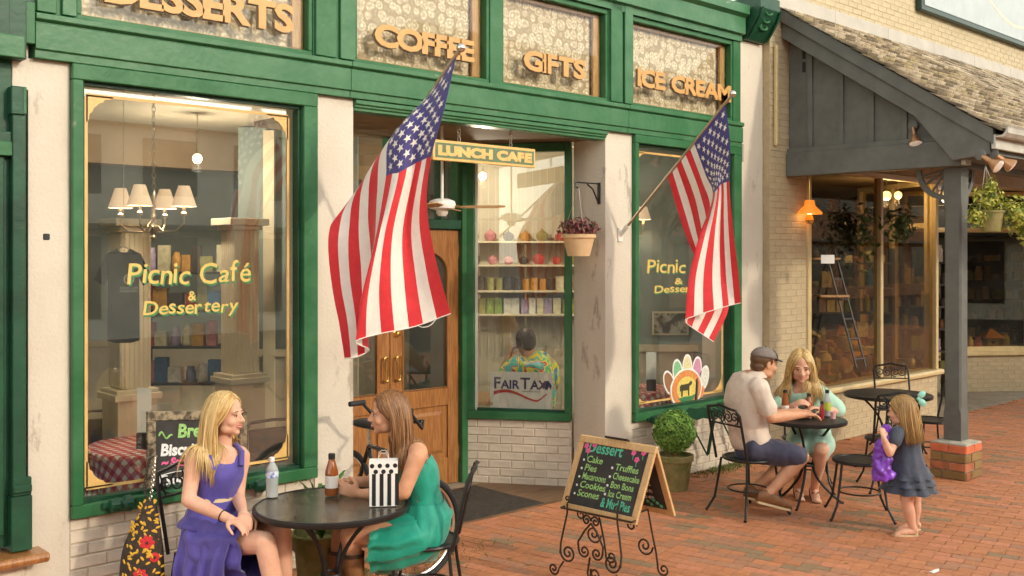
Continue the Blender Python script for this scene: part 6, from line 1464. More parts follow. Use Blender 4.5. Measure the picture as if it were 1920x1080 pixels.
# ---------------------------------------------------------------- little girl
def girl():
    g0 = W(1708, 990, 7.67); g0.z = 0; o = thing('person', 'little girl with long hair and mint bow holding a purple plastic bag', 'person', g0)
    fr = (-RD*.90+FD*.42).normalized(); lf = (-FD*.90-RD*.42).normalized()
    pel = W(1704, 888, 7.67); spine = [pel, W(1703, 865, 7.67), W(1701, 842, 7.67), W(1699, 822, 7.67), W(1698, 806, 7.67), W(1696, 798, 7.67)]
    hc_ = W(1690, 770, 7.66); hf = (-RD*.72+FD*.66-UP*.10); k = .95
    mb = MB(); mb.loft(smooth_rings(torso_rings(spine, lf, fr, [(.10, .085), (.098, .085), (.092, .08), (.10, .078), (.095, .06), (.05, .045)])))
    limb(mb, [spine[5]-UP*.02, hc_-UP*.04], [.042, .040]); head_shapes(mb, hc_, hf, k)
    ls, le, lw_ = W(1683, 813, 7.57), W(1668, 850, 7.50), W(1657, 822, 7.48); rs, re, rw = W(1712, 812, 7.77), W(1690, 845, 7.85), W(1664, 822, 7.72)
    for s_, e_, w_ in ((ls, le, lw_), (rs, re, rw)): limb(mb, [mid(s_, spine[4], .3), s_, mid(s_, e_), e_], [.036, .037, .033, .029]); limb(mb, [e_, mid(e_, w_, .4), w_], [.030, .029, .021])
    hand(mb, lw_, W(1655, 806, 7.5)-lw_, -RD*.3+FD, -1, .8, .68); hand(mb, rw, W(1657, 806, 7.62)-rw, -RD*.2-FD, 1, .8, .68)
    lh, rh = W(1700, 896, 7.60), W(1710, 895, 7.74); lk, rk = W(1701, 945, 7.59), W(1716, 943, 7.74); la, ra = W(1711, 984, 7.60), W(1716, 979, 7.75)
    la.z = ra.z = .07
    for h_, k_, a_ in ((lh, lk, la), (rh, rk, ra)): limb(mb, [h_, mid(h_, k_), k_], [.062, .056, .043]); limb(mb, [k_, mid(k_, a_, .35), mid(k_, a_, .75), a_], [.043, .045, .034, .028]); bare_foot(mb, a_, (-RD.x, -RD.y), .72)
    remeshed(mb, .0055, 3, 'body', 'skin', o); face_bits(o, hc_, hf, k)
    for a_ in (la, ra): sandal(o, a_, -RD, 'leather_sole', .74)
    n_ = 40
    def rg(y, px, hw, hd, rip, ph=0): return ering(W(px, y, 7.67), lf*hw, fr*hd, n_, rip, 9, ph)
    mb = MB(); mb.loft(smooth_rings([rg(803, 1698, .085, .062, .0), rg(815, 1699, .112, .088, .01), rg(840, 1701, .112, .10, .02), rg(865, 1703, .135, .12, .04), rg(890, 1704, .165, .145, .05)], 4), False); crease(mb, .012, 12).build('dress', 'denim', o, smooth=True, angle=0)
    for i, (y0, y1, w0, w1) in enumerate(((872, 893, .150, .178), (886, 905, .168, .192), (898, 919, .175, .205))):
        mb = MB(); mb.loft(smooth_rings([rg(y0, 1704, w0*.98, w0*.88, .03, i), rg((y0+y1)/2, 1704, (w0+w1)/2, (w0+w1)/2*.88, .05, i), rg(y1, 1704, w1*1.04, w1*.92, .13, i)], 4), False); crease(mb, .010, 16).build('ruffle', 'denim', o, smooth=True, angle=0)
    for s_, e_ in ((ls, le), (rs, re)):
        sl_ = MB(); limb(sl_, [mid(s_, spine[4], .4), s_+UP*.005, mid(s_, e_, .4)], [.046, .052, .050]); sl_.build('sleeve', 'denim', o, smooth=True)
    col = [(spine[4], .09), (spine[3], .115), (ls, .05), (rs, .05), (W(1701, 842, 7.67), .115)]
    hair(o, hc_, hf, .30, 1100, 'hair_blonde', DKBLOND, k*1.04, col, seed=21, fmax=-.01, sweep=.55, front=.30, tilt=-fr*.4, lo=-.1)
    bw = MB(); b0 = W(1722, 748, 7.60)
    mat('bow_cloth', (.30, .66, .55), .6)
    for sg in (-1, 1):
        for q in (0, 1): bw.ell(b0+(RD*.6+UP*.7*sg+UP*.2*q).normalized()*.040, (.034, .014, .022), Matrix((V((RD.x, RD.y, .9*sg)).normalized(), FD, V((-RD.x*.9*sg, -RD.y*.9*sg, 1)).normalized())).transposed(), 12, 8)
    bw.ell(b0, (.014, .014, .014)); bw.build('bow', 'bow_cloth', o, smooth=True)
    # purple bag held in front
    pb_ = thing('plastic_bag', 'purple plastic shopping bag carried by the little girl', 'bag', W(1655, 895, 7.55))
    mb = MB(); c_ = lambda y, px=1655: W(px, y, 7.55)
    rr_ = smooth_rings([ering(c_(y, px), RD*hw, FD*hd, 26, .06, 5, y*.1) for y, px, hw, hd in ((818, 1659, .030, .02), (830, 1657, .050, .035), (860, 1654, .066, .05), (885, 1655, .075, .05), (899, 1656, .070, .035), (902, 1657, .02, .02))], 4); mb.loft(rr_); remeshed(mb, .008, 2, 'bag_body', 'purple_bag', pb_, lambda p, n_: .028*noise.noise(p*14)+.016*noise.noise(p*31))
    mb = MB(); mb.loft(smooth_rings([ering(W(1662, y, 7.6), RD*a_, FD*.03, 18, .15, 5) for y, a_ in ((820, .02), (811, .035), (802, .036), (796, .015))], 3)); mb.build('bag_top', 'purple_bag', pb_, smooth=True, angle=0)
girl()

# ---------------------------------------------------------------- woman seen through the slanted window
vm = bpy.data.materials.new('print_shirt'); vm.use_nodes = True; M['print_shirt'] = vm
n = vm.node_tree.nodes; L = vm.node_tree.links; tc = n.new('ShaderNodeTexCoord'); nz = n.new('ShaderNodeTexNoise'); nz.inputs['Scale'].default_value = 9; nz.inputs['Detail'].default_value = 1; L.new(tc.outputs['Object'], nz.inputs['Vector'])
cr = n.new('ShaderNodeValToRGB'); cr.color_ramp.interpolation = 'CONSTANT'; L.new(nz.outputs['Fac'], cr.inputs[0]); e = cr.color_ramp.elements
e[0].position = 0; e[0].color = (.05, .25, .5, 1); e[1].position = .38; e[1].color = (.80, .68, .04, 1)
for p_, c_ in ((.45, (.10, .52, .32, 1)), (.52, (.85, .75, .08, 1)), (.57, (.75, .05, .08, 1)), (.61, (.10, .50, .42, 1))): x = e.new(p_); x.color = c_
L.new(cr.outputs[0], n['Principled BSDF'].inputs['Base Color']); n['Principled BSDF'].inputs['Roughness'].default_value = .8
def woman_inside():
    sd_ = 9.95; pel = W(1003, 760, sd_); o = thing('person', 'woman in a bright patterned shirt seated inside behind the slanted window, back turned', 'person', V((pel.x, pel.y, 0)))
    fr = (FD*.75-RD*.65).normalized(); lf = (-RD*.75-FD*.65).normalized()
    spine = [pel, W(1006, 735, sd_), W(1005, 712, sd_), W(1001, 690, sd_), W(996, 674, sd_), W(991, 666, sd_)]
    hc_ = W(984, 640, sd_-.02); hf = fr-UP*.2
    mb = MB(); mb.loft(smooth_rings(torso_rings(spine, lf, fr, [(.19, .16), (.19, .16), (.18, .15), (.19, .15), (.17, .11), (.07, .06)])))
    limb(mb, [spine[5]-UP*.02, hc_-UP*.03], [.06, .055]); head_shapes(mb, hc_, hf, 1.05)
    ls, le, lw_ = W(966, 686, sd_-.10), W(936, 712, sd_-.10), W(955, 668, sd_+.05); rs, re, rw = W(1030, 688, sd_+.12), W(1040, 725, sd_+.2), W(1000, 720, sd_+.4)
    for s_, e_, w_ in ((ls, le, lw_), (rs, re, rw)): limb(mb, [mid(s_, spine[4], .3), s_, mid(s_, e_), e_], [.06, .06, .05, .042]); limb(mb, [e_, mid(e_, w_, .4), w_], [.043, .041, .028])
    hand(mb, lw_, W(962, 652, sd_+.08)-lw_, RD, 1, .7)
    hip = [W(985, 760, sd_-.1), W(1020, 760, sd_+.1)]
    for h_ in hip: k_ = h_+fr*.42; limb(mb, [h_, k_], [.1, .07]); a_ = V((k_.x, k_.y, .1)); limb(mb, [k_, a_], [.06, .04]); bare_foot(mb, a_, (fr.x, fr.y))
    remeshed(mb, .010, 3, 'body', 'skin_dark', o)
    mb = MB(); mb.loft(smooth_rings(torso_rings(spine[:5]+[spine[5]-UP*.01], lf, fr, [(.21, .18), (.21, .18), (.20, .17), (.205, .17), (.19, .13), (.09, .08)])))
    for s_, e_ in ((ls, le), (rs, re)): limb(mb, [mid(s_, spine[4], .4), s_, mid(s_, e_, .6)], [.08, .085, .085])
    remeshed(mb, .014, 3, 'shirt', 'print_shirt', o, folds(.014, 8))
    hair(o, hc_, hf, .08, 160, 'hair_brown', [(.10, .065, .04), (.16, .11, .07), (.07, .045, .03)], 1.08, (), seed=31, front=.4, lo=-.4, sweep=.1)
woman_inside()
# ================================================================== INSIDE THE CAFE
def lamp_light(name, loc, watt, parent, col=(1.0, .86, .68), r=.04):
    ld = bpy.data.lights.new(name, 'POINT'); ld.energy = watt; ld.color = col; ld.shadow_soft_size = r
    lo = bpy.data.objects.new(name, ld); COL.objects.link(lo); lo.parent = parent; lo.location = V(loc)-ORG[parent.name]
ch_c = W(288, 420, 7.0)
chn = thing('chandelier', 'silver chandelier with four lit cream shades inside the left window', 'lamp', ch_c)
MB().lathe([(0, -.115), (.012, -.11), (.02, -.09), (.012, -.075), (.035, -.05), (.045, -.02), (.03, .01), (.014, .03), (.018, .06), (.010, .08), (.016, .12), (.010, .16), (.020, .20), (.008, .23), (0, .232)], ch_c, 16).build('stem', 'nickel', chn, smooth=True, fixn=True)
mb = MB(); zc = ch_c.z+.24; k = 0
while zc < 3.28: mb.tube([V((ch_c.x+(.012*math.cos(t*PI/4) if k % 2 == 0 else 0), ch_c.y+(.012*math.cos(t*PI/4) if k % 2 else 0), zc+.02+.024*math.sin(t*PI/4))) for t in range(8)], .003, 4, loop=True); zc += .038; k += 1
mb.build('chain', 'nickel', chn); MB().lathe([(0, 3.299), (.06, 3.298), (.055, 3.27), (.01, 3.25), (0, 3.25)], (ch_c.x, ch_c.y, 0), 16).build('canopy', 'nickel', chn, fixn=True, smooth=True)
for (cpx_, cs_) in ((226, 7.12), (262, 6.76), (309, 7.24), (345, 6.88)):
    d = W(cpx_, 420, cs_)-ch_c; d.z = 0; e = d.normalized(); rad_ = d.length
    MB().tube([ch_c+e*.03-UP*.01, ch_c+e*.09-UP*.055, ch_c+e*rad_*.75-UP*.05, ch_c+d+UP*.0, ch_c+d+UP*.07], .007, 6).build('arm', 'nickel', chn, smooth=True)
    MB().lathe([(0, .05), (.018, .052), (.022, .07), (.012, .08), (.012, .13), (0, .131)], ch_c+d, 12).build('candle_cup', 'nickel', chn, smooth=True, fixn=True)
    sh = MB().lathe([(.083, .115), (.038, .255)], ch_c+d, 20, cap=False).build('shade', 'lamp_shade', chn, smooth=True)
    MB().ell(ch_c+d+UP*.16, (.012, .012, .022)).build('bulb', 'bulb', chn, smooth=True)
    lamp_light('bulb_light', ch_c+d+UP*.19, 2.2, chn)
# T-shirt on a hanger
def tee(c, k=1.0):
    o = thing('hanging_tshirt', 'black printed T-shirt on a hanger inside the left window', 'shirt', c); u_ = (RD*.96+FD*.28).normalized(); n_ = V((u_.y, -u_.x, 0))
    out = [(-.055, .30), (-.15, .265), (-.255, .10), (-.175, .055), (-.135, .11), (-.14, -.30), (-.07, -.315), (.07, -.315), (.14, -.30), (.135, .11), (.175, .055), (.255, .10), (.15, .265), (.055, .30), (.03, .275), (-.03, .275)]
    mb = MB()
    for sg in (-1, 1):
        pts = [c+u_*x*.70+UP*y*1.0+n_*(sg*.028*math.cos(x*5)+.006*math.sin(y*20)) for x, y in out]; mb.add(pts, [tuple(range(len(out))) if sg > 0 else tuple(reversed(range(len(out))))])
    n0 = len(out); mb.f += [(i, (i+1) % n0, n0+(i+1) % n0, n0+i) for i in range(n0)]
    mb.build('shirt', 'tshirt', o, fixn=True)
    mat('shirt_print', (.34, .33, .31), .8); pr = MB(); f_ = n_ if n_.dot(FD) < 0 else -n_
    pr.lathe([(.026, 0), (.034, 0), (.034, .001), (.026, .001), (.026, 0)], c+u_*.035+UP*.10+f_*.033, 18, axis=f_, cap=False); pr.tube([c+u_*(.015+.04*t/6)+UP*(.10+.015*math.sin(t*1.7))+f_*.033 for t in range(7)], .004, 4)
    for i in range(2): put_text(pr, ('PICNIC CAFE', 'DESSERTERY')[i], c+u_*(-.02)+UP*(.035-.02*i)+f_*.033, u_, UP, .022, .11)
    pr.build('print', 'shirt_print', o)
    MB().tube([c-u_*.10+UP*.265, c+UP*.315, c+u_*.10+UP*.265], .006, 5).build('hanger', 'nickel', o); MB().tube([c+UP*.315, c+UP*.35, c+UP*.365+u_*.015, c+UP*.38, c+UP*.365-u_*.012], .004, 5).build('hook', 'nickel', o)
    MB().tube([c+UP*.38, V((c.x, c.y, 3.299))], .002, 4).build('cord', 'nickel', o)
tee(W(232, 552, 6.62))
# shelf unit with goods
su_c = W(352, 700, 9.0); su_c.z = 0
shf = thing('shelf_unit', 'black shelf unit of jars and packets inside the left window', 'shelf', su_c)
hw = .38
for a_ in (-hw, hw):
    for b_ in (-.15, .15): MB().tube([su_c+RD*a_+FD*b_+UP*.014, su_c+RD*a_+FD*b_+UP*2.05], .014, 6).build('upright', 'black', shf)
GC = {}
for nm, c_ in (('goods_cream', (.62, .55, .36)), ('goods_green', (.22, .34, .08)), ('goods_red', (.45, .06, .05)), ('goods_amber', (.52, .26, .05)), ('goods_blue', (.05, .16, .36)), ('goods_white', (.7, .68, .62)), ('goods_dark', (.05, .04, .035)), ('goods_pink', (.55, .2, .22)), ('goods_lilac', (.36, .28, .42)), ('goods_olive', (.28, .26, .08))): mat(nm, c_, .5, var=.2, scale=25); GC[nm] = c_
GN = list(GC); gr = random.Random(5)
def jar(c, r, h_, m_, name='jar', label='jar', cat='jar', group=None, kind=None, box=False):
    c = V(c); o = None
    if box: mb = MB().obox(c+UP*h_/2, RD*r, FD*r*.7, UP*h_/2); return mb, h_
    mb = MB().lathe([(0, 0), (r*.92, 0), (r, .01), (r, h_*.72), (r*.72, h_*.84), (r*.7, h_), (0, h_)], c, 12); return mb, h_
gi = 0
COLW = {'goods_cream': 'cream', 'goods_green': 'green', 'goods_red': 'red', 'goods_amber': 'amber', 'goods_blue': 'blue', 'goods_white': 'white', 'goods_dark': 'dark', 'goods_pink': 'pink', 'goods_lilac': 'lilac', 'goods_olive': 'olive'}
ORD = ('top', 'second', 'third', 'fourth', 'fifth'); POS = ('leftmost', 'second', 'third', 'fourth', 'fifth', 'sixth', 'seventh', 'eighth')
for li, z in enumerate((1.95, 1.62, 1.30, .98, .66)):
    MB().obox(su_c+UP*z, RD*hw, FD*.16, UP*.010).build('shelf', 'black', shf); x = -hw+.07; q = 0
    if li == 4: break
    while x < hw-.05:
        bx_ = gr.random() < .5; r = gr.uniform(.035, .06); h_ = gr.uniform(.12, .24); m_ = GN[gr.randrange(len(GN))]
        mb, _ = jar(su_c+RD*x-FD*.06+UP*(z+.011), r, h_, m_, box=bx_); nm = 'box' if bx_ else 'jar'
        o = mb.build('goods_'+nm, m_, None, smooth=not bx_, fixn=True); tag(o, f'{COLW[m_]} {"packet" if bx_ else "jar"}, {POS[min(q, 7)]} from the left on the {ORD[li]} shelf in the left window', nm, 'goods on the cafe shelf'); x += r*2+.015; q += 1
# red and white checked cloths on round tables
gm = bpy.data.materials.new('gingham'); gm.use_nodes = True; M['gingham'] = gm; n = gm.node_tree.nodes; L = gm.node_tree.links
uvn = n.new('ShaderNodeUVMap'); sp_ = n.new('ShaderNodeSeparateXYZ'); L.new(uvn.outputs[0], sp_.inputs[0]); ch_ = []
for ax_ in ('X', 'Y'):
    fr_ = n.new('ShaderNodeMath'); fr_.operation = 'FRACT'; ml = n.new('ShaderNodeMath'); ml.operation = 'MULTIPLY'; ml.inputs[1].default_value = 14.0; L.new(sp_.outputs[ax_], ml.inputs[0]); L.new(ml.outputs[0], fr_.inputs[0])
    gt_ = n.new('ShaderNodeMath'); gt_.operation = 'GREATER_THAN'; gt_.inputs[1].default_value = .5; L.new(fr_.outputs[0], gt_.inputs[0]); ch_.append(gt_)
ad_ = n.new('ShaderNodeMath'); ad_.operation = 'ADD'; L.new(ch_[0].outputs[0], ad_.inputs[0]); L.new(ch_[1].outputs[0], ad_.inputs[1]); dv = n.new('ShaderNodeMath'); dv.operation = 'MULTIPLY'; dv.inputs[1].default_value = .5; L.new(ad_.outputs[0], dv.inputs[0])
cr = n.new('ShaderNodeValToRGB'); cr.color_ramp.interpolation = 'CONSTANT'; e = cr.color_ramp.elements; e[0].color = (.82, .74, .66, 1); e[0].position = 0; e[1].position = .35; e[1].color = (.62, .16, .15, 1); x = e.new(.8); x.color = (.48, .018, .03, 1); L.new(dv.outputs[0], cr.inputs[0]); L.new(cr.outputs[0], n['Principled BSDF'].inputs['Base Color']); n['Principled BSDF'].inputs['Roughness'].default_value = .85
def cloth_table(label, clabel, c, D, ztop=.76, drop=.36):
    c = V((c.x, c.y, 0)); o = thing('cafe_table', label, 'table', c, 'cloth covered tables inside'); r = D/2
    MB().lathe([(0, .02), (.22, .02), (.22, .035), (.03, .06), (.03, ztop-.03), (0, ztop-.03)], c, 16).build('pedestal', 'iron', o, smooth=True, fixn=True); MB().lathe([(0, ztop-.03), (r-.01, ztop-.03), (r-.01, ztop-.004), (0, ztop-.004)], c, 32).build('table_top', 'wood_frame', o, fixn=True)
    N = 64; rings = []; uvs = []
    prof = [(i/6*r, 0) for i in range(1, 7)]+[(r+.008, -.012), (r+.014, -.04)]+[(r+.015+.02*q/6, -.04-(drop-.04)*q/6) for q in range(1, 7)]
    run = 0; last = (0, 0)
    for rr_, dz in prof:
        run += math.hypot(rr_-last[0], dz-last[1]); last = (rr_, dz); w_ = max(0, -dz-.03)/drop
        rings.append([c+V(((rr_+.028*w_*math.sin(9*t_)+.012*w_*math.sin(16*t_+1))*math.cos(t_), (rr_+.028*w_*math.sin(9*t_)+.012*w_*math.sin(16*t_+1))*math.sin(t_), ztop+dz)) for t_ in [2*PI*j/N for j in range(N)]]); uvs.append(run)
    mb = MB(); mb.loft(rings, False); mb.add([c+UP*ztop], []); ctr = len(mb.v)-1
    mb.f += [(ctr, j, (j+1) % N) for j in range(N)]
    ob = mb.build('tablecloth', 'gingham', None, smooth=True, angle=0); tag(ob, clabel, 'tablecloth', 'red checked tablecloths')
    uv = ob.data.uv_layers.new(name='UVMap')
    for lp in ob.data.loops:
        i = lp.vertex_index; 
        if i == ctr: uv.data[lp.index].uv = (.5, .5)
        else: a_ = 2*PI*(i % N)/N; q = uvs[i//N]; uv.data[lp.index].uv = (.5+q*math.cos(a_), .5+q*math.sin(a_))
ta = W(300, 830, 7.25); cloth_table('round table under a checked cloth inside the left window', 'red and white checked cloth on the table in the left window', ta, .98)
tb = W(1190, 740, 10.2); cloth_table('round table under a checked cloth inside the right window', 'red and white checked cloth on the table in the right window', tb, .80, .77)
def menu(c, label, hgt=.28):
    o = thing('menu_holder', label, 'menu', c); u_ = RD
    MB().obox(c+UP*.055, u_*.045, FD*.03, UP*.055).build('caddy', 'black', o, bevel=.004); MB().obox(c+UP*(.10+hgt/2)+FD*.004, (u_*.05), FD*.0015, UP*(hgt/2)).build('menu_card', 'paper', o)
menu(V((W(270, 830, 7.05).x, W(270, 830, 7.05).y, .762)), 'white menu card in a black caddy on the left window table', .32); menu(V((W(1221, 740, 10.0).x, W(1221, 740, 10.0).y, .772)), 'white menu card in a black caddy on the right window table')
def room_chair(label, c, ang, m_='iron'):
    c = V((c.x, c.y, 0)); o = thing('room_chair', label, 'chair', c, 'metal chairs inside the cafe'); P = local(c, ang)
    for sx in (.18, -.18):
        for sy in (.18, -.18): MB().tube([P(sx, sy, .45), P(sx*1.1, sy*1.05, .014)], .011, 6).build('leg', 'black', o)
    MB().obox(P(0, 0, .47), (P(1, 0, 0)-P(0, 0, 0))*.20, (P(0, 1, 0)-P(0, 0, 0))*.20, UP*.025).build('seat', m_, o, bevel=.01)
    MB().tube([P(-.18, .19, .45), P(-.22, .19, .86), P(-.225, .17, .90), P(-.225, 0, .91), P(-.225, -.17, .90), P(-.22, -.19, .86), P(-.18, -.19, .45)], .012, 6).build('back_frame', 'black', o, smooth=True)
    MB().obox(P(-.205, 0, .72), (P(0, 1, 0)-P(0, 0, 0))*.17, (P(1, 0, 0)-P(0, 0, 0))*.008, UP*.13).build('back_pad', m_, o, bevel=.006)
room_chair('grey backed metal chair behind the left window, left of the checked table', W(185, 850, 7.6), dirang(.5, -.86)); room_chair('black metal chair in the left window, right of the checked table', W(487, 850, 7.55), dirang(-.6, .8), 'black'); room_chair('black metal chair behind the checked table in the right window', W(1252, 760, 10.0), dirang(-.9, -.4), 'black')
# wall shelves with crockery seen through the slanted window
wsf = thing('wall_shelves', 'cream bracketed wall shelves of crockery seen through the slanted window', 'shelf', W(985, 520, 10.9))
wc = W(985, 480, 10.9); wc.z = 0
MB().obox(wc+FD*.14+UP*1.65, RD*.75, FD*.02, UP*1.63).build('panelled_back', 'cream_dim', wsf)
for t in range(-9, 10): MB().obox(wc+FD*.118+RD*(t*.08)+UP*1.55, RD*.004, FD*.003, UP*1.5).build('bead', 'cream', wsf)
gr = random.Random(12); ORD2 = ('top', 'second', 'third', 'lowest')
for li, (py, kinds) in enumerate(((454, 'pots'), (498, 'pots'), (546, 'tins'), (590, 'boxes'))):
    z = W(985, py, 10.9).z; MB().obox(wc+UP*z, RD*.70, FD*.115, UP*.011).build('shelf', 'cream', wsf, bevel=.003)
    for bx_ in (-.50, 0, .45):
        b0 = wc+RD*bx_+FD*.10+UP*(z-.012); MB().tube([b0-UP*.17, b0-UP*.16-FD*.04, b0-UP*.10-FD*.07, b0-UP*.05-FD*.15, b0-FD*.19], .011, 6).build('bracket', 'cream', wsf, smooth=True); MB().tube(spiral(b0-UP*.06-FD*.05, FD, UP, .04, 1.3, 12), .006, 5).build('scroll', 'cream', wsf)
    x = -.56; q = 0
    while x < .6:
        if kinds == 'pots': r = gr.uniform(.05, .075); mb = MB().lathe([(0, 0), (r*.6, 0), (r, r*.6), (r*.95, r*1.2), (r*.4, r*1.6), (r*.12, r*1.7), (r*.15, r*1.95), (0, r*2)], wc+RD*x+UP*(z+.012), 14); m_ = gr.choice(['goods_red', 'goods_pink', 'goods_dark', 'goods_amber', 'goods_olive']); sm = True; step = r*2+.06; nm = 'pot'
        elif kinds == 'tins': r = gr.uniform(.03, .045); mb = MB().lathe([(0, 0), (r, 0), (r, r*3), (r*1.05, r*3), (r*1.05, r*3.3), (0, r*3.3)], wc+RD*x+UP*(z+.012), 14); m_ = gr.choice(['goods_dark', 'goods_olive', 'goods_cream', 'goods_amber']); sm = True; step = r*2+.015; nm = 'tin'
        else: r = gr.uniform(.035, .045); mb = MB().obox(wc+RD*x+UP*(z+.012+.085), RD*r, FD*.03, UP*.085); m_ = gr.choice(['goods_lilac', 'goods_cream', 'goods_olive', 'goods_white', 'goods_green']); sm = False; step = r*2+.012; nm = 'box'
        tag(mb.build('crockery_'+nm if nm == 'pot' else 'shop_'+nm, m_, None, smooth=sm, fixn=True), f'{COLW[m_]} {nm}, {("leftmost","second","third","fourth","fifth","sixth","seventh","eighth","ninth","tenth","eleventh","twelfth","thirteenth","fourteenth","fifteenth","sixteenth","seventeenth","eighteenth")[min(q, 17)]} along the {ORD2[li]} crockery shelf behind the slanted window', nm, 'goods on the wall shelves'); x += step; q += 1
it = thing('lunch_table', 'dark table in front of the seated woman inside the slanted window', 'table', V((W(945, 760, 9.75).x, W(945, 760, 9.75).y, 0))); c_ = ORG[it.name]
MB().obox(c_+UP*.73, RD*.35, FD*.35, UP*.018).build('table_top', 'wood_frame', it, bevel=.005); MB().lathe([(.2, .014), (.2, .03), (.03, .06), (.03, .71)], c_, 14).build('pedestal', 'iron', it)
cpx = W(940, 700, 9.55); tag(MB().lathe([(0, 0), (.032, 0), (.042, .13), (.040, .13), (.030, .006), (0, .006)], V((cpx.x, cpx.y, .749)), 16).build('paper_cup', 'paper', None, smooth=True, fixn=True), 'white paper cup on the table behind the FairTax sign', 'cup')
# FairTax placard inside the slanted pane
fs = thing('placard', 'white FairTax placard propped inside the slanted window', 'sign', A+su*.35+UP*.68-sn_*.08)
def SP(a_, z, d): return A+su*a_+UP*z+sn_*d
s0, s1, q0, q1 = .215, .80, .69, 1.03
MB().obox(SP((s0+s1)/2, (q0+q1)/2, -.075), su*((s1-s0)/2), UP*((q1-q0)/2), sn_*.003).build('card', 'paper', fs)
mat('navy_ink', (.03, .035, .15), .6); mat('red_ink', (.55, .03, .04), .6)
mb = MB(); x = s0+.03
for ch, sc_ in (('F', .148), ('AIR', .112), ('T', .148), ('AX', .112)): x += put_text(mb, ch, SP(x, q0+.185, -.0705), su, UP, sc_, extrude=.0006, offset=.003)+.006
mb.build('lettering', 'navy_ink', fs)
mb = MB(); up_, dn_ = [], []
for t in range(25):
    q = t/24; a_ = s0+.035+q*.50; z = q0+.135+.035*math.sin(q*PI*1.75+.15)-.03*q+(.085*max(0, q-.82)*4 if q > .82 else 0); w_ = .016*(1-.55*q); up_.append(SP(a_, z+w_, -.0706)); dn_.append(SP(a_, z-w_, -.0706))
mb.loft([up_, dn_], closed=False); mb.build('red_swoosh', 'red_ink', fs)
mb = MB(); mb.add([SP(s0+.48+x*.1, q0+.19+z*.1, -.0704) for x, z in ((0, .3), (.3, .7), (.7, .75), (1, .3), (.9, -.1), (.75, .2), (.55, -.15), (.4, .25), (.2, -.05))], [tuple(range(9))]); mb.build('eagle_mark', 'navy_ink', fs)
mb = MB(); put_text(mb, 'americans for fairtax', SP(s0+.30, q0+.155, -.0703), su, UP, .025, .17); mb.build('small_print', 'navy_ink', fs)
# ice cream sticker on the right pane
ic = thing('window_sticker', 'ice cream sticker with scoops round a cow emblem on the right pane', 'sticker', onY(1285, 780, FYY+.065))
ic_c = onY(1287, 729, FYY+.066); SYy = FYY+.066
def disc(c, rx, rz_, yy, m_, nm, rot=0.0, wav=0.0, n_=28):
    pts = []
    for t in range(n_):
        a_ = 2*PI*t/n_; k_ = 1+wav*math.sin(7*a_); x, z = rx*k_*math.cos(a_), rz_*k_*math.sin(a_); pts.append(V((c.x+x*math.cos(rot)-z*math.sin(rot), yy, c.z+x*math.sin(rot)+z*math.cos(rot))))
    MB().add(pts+[p+V((0, .0012, 0)) for p in pts], [tuple(reversed(range(n_))), tuple(range(n_, 2*n_))]+[(i, (i+1) % n_, n_+(i+1) % n_, n_+i) for i in range(n_)]).build(nm, m_, ic, fixn=True)
for nm, c_ in (('ice_mint', (.22, .52, .26)), ('ice_cream', (.72, .66, .36)), ('ice_pink', (.60, .28, .42)), ('ice_choc', (.30, .14, .06)), ('ice_white', (.7, .7, .6)), ('badge_orange', (.72, .26, .08)), ('badge_yellow', (.75, .60, .15)), ('cow_dark', (.06, .05, .02))): mat(nm, c_, .5, var=.2, scale=60)
kx = .0052
for i, (px, py, m_, ro) in enumerate(((1255, 718, 'ice_choc', .5), (1271, 698, 'ice_mint', .2), (1289, 689, 'ice_cream', 0), (1307, 693, 'ice_pink', -.15), (1320, 709, 'ice_white', -.4))):
    c_ = onY(px, py, SYy); disc(c_, .078, .130, SYy+.0012, 'paper', 'scoop_border', ro); disc(c_, .061, .110, SYy-.0004, m_, 'scoop', ro, .02); cn_ = c_+V((math.sin(ro)*.11, 0, -.13)); disc(cn_, .045, .06, SYy-.0008, 'badge_orange', 'cone', ro)
disc(ic_c, .25, .20, SYy-.0012, 'paper', 'badge_border', 0, .02); disc(ic_c, .23, .182, SYy-.0030, 'badge_orange', 'badge'); disc(ic_c, .155, .12, SYy-.0048, 'badge_yellow', 'badge_centre')
MB().add([V((ic_c.x+x*.1, SYy-.0054, ic_c.z+z*.1)) for x, z in ((-1.1, -.3), (-1.1, .3), (-.9, .45), (.3, .5), (.6, .75), (.9, .6), (.75, .35), (.45, .25), (.4, -.1), (.4, -.7), (.2, -.7), (.15, -.15), (-.6, -.15), (-.65, -.7), (-.9, -.7), (-.9, -.1))], [tuple(reversed(range(16)))]).build('cow_mark', 'cow_dark', ic)
MB().add([V((ic_c.x+x, SYy-.0053, ic_c.z+z)) for x, z in ((-.14, -.085), (-.04, -.072), (.06, -.075), (.15, -.06), (.09, -.115), (-.08, -.12))], [tuple(range(6))]).build('grass_mark', 'green_ink', ic)
mb = MB()
for i, ch in enumerate('HERSHEY'[:0]+'ICE CREAM'):
    a_ = PI*.86-PI*.72*i/8
    if ch == ' ': continue
    put_text(mb, ch, V((ic_c.x+.178*math.cos(a_)-.02, SYy-.0040, ic_c.z+.137*math.sin(a_)+.002)), V((math.cos(a_-PI/2), 0, math.sin(a_-PI/2))), V((math.cos(a_), 0, math.sin(a_))), .048)
mb.build('badge_lettering', 'badge_yellow', ic)
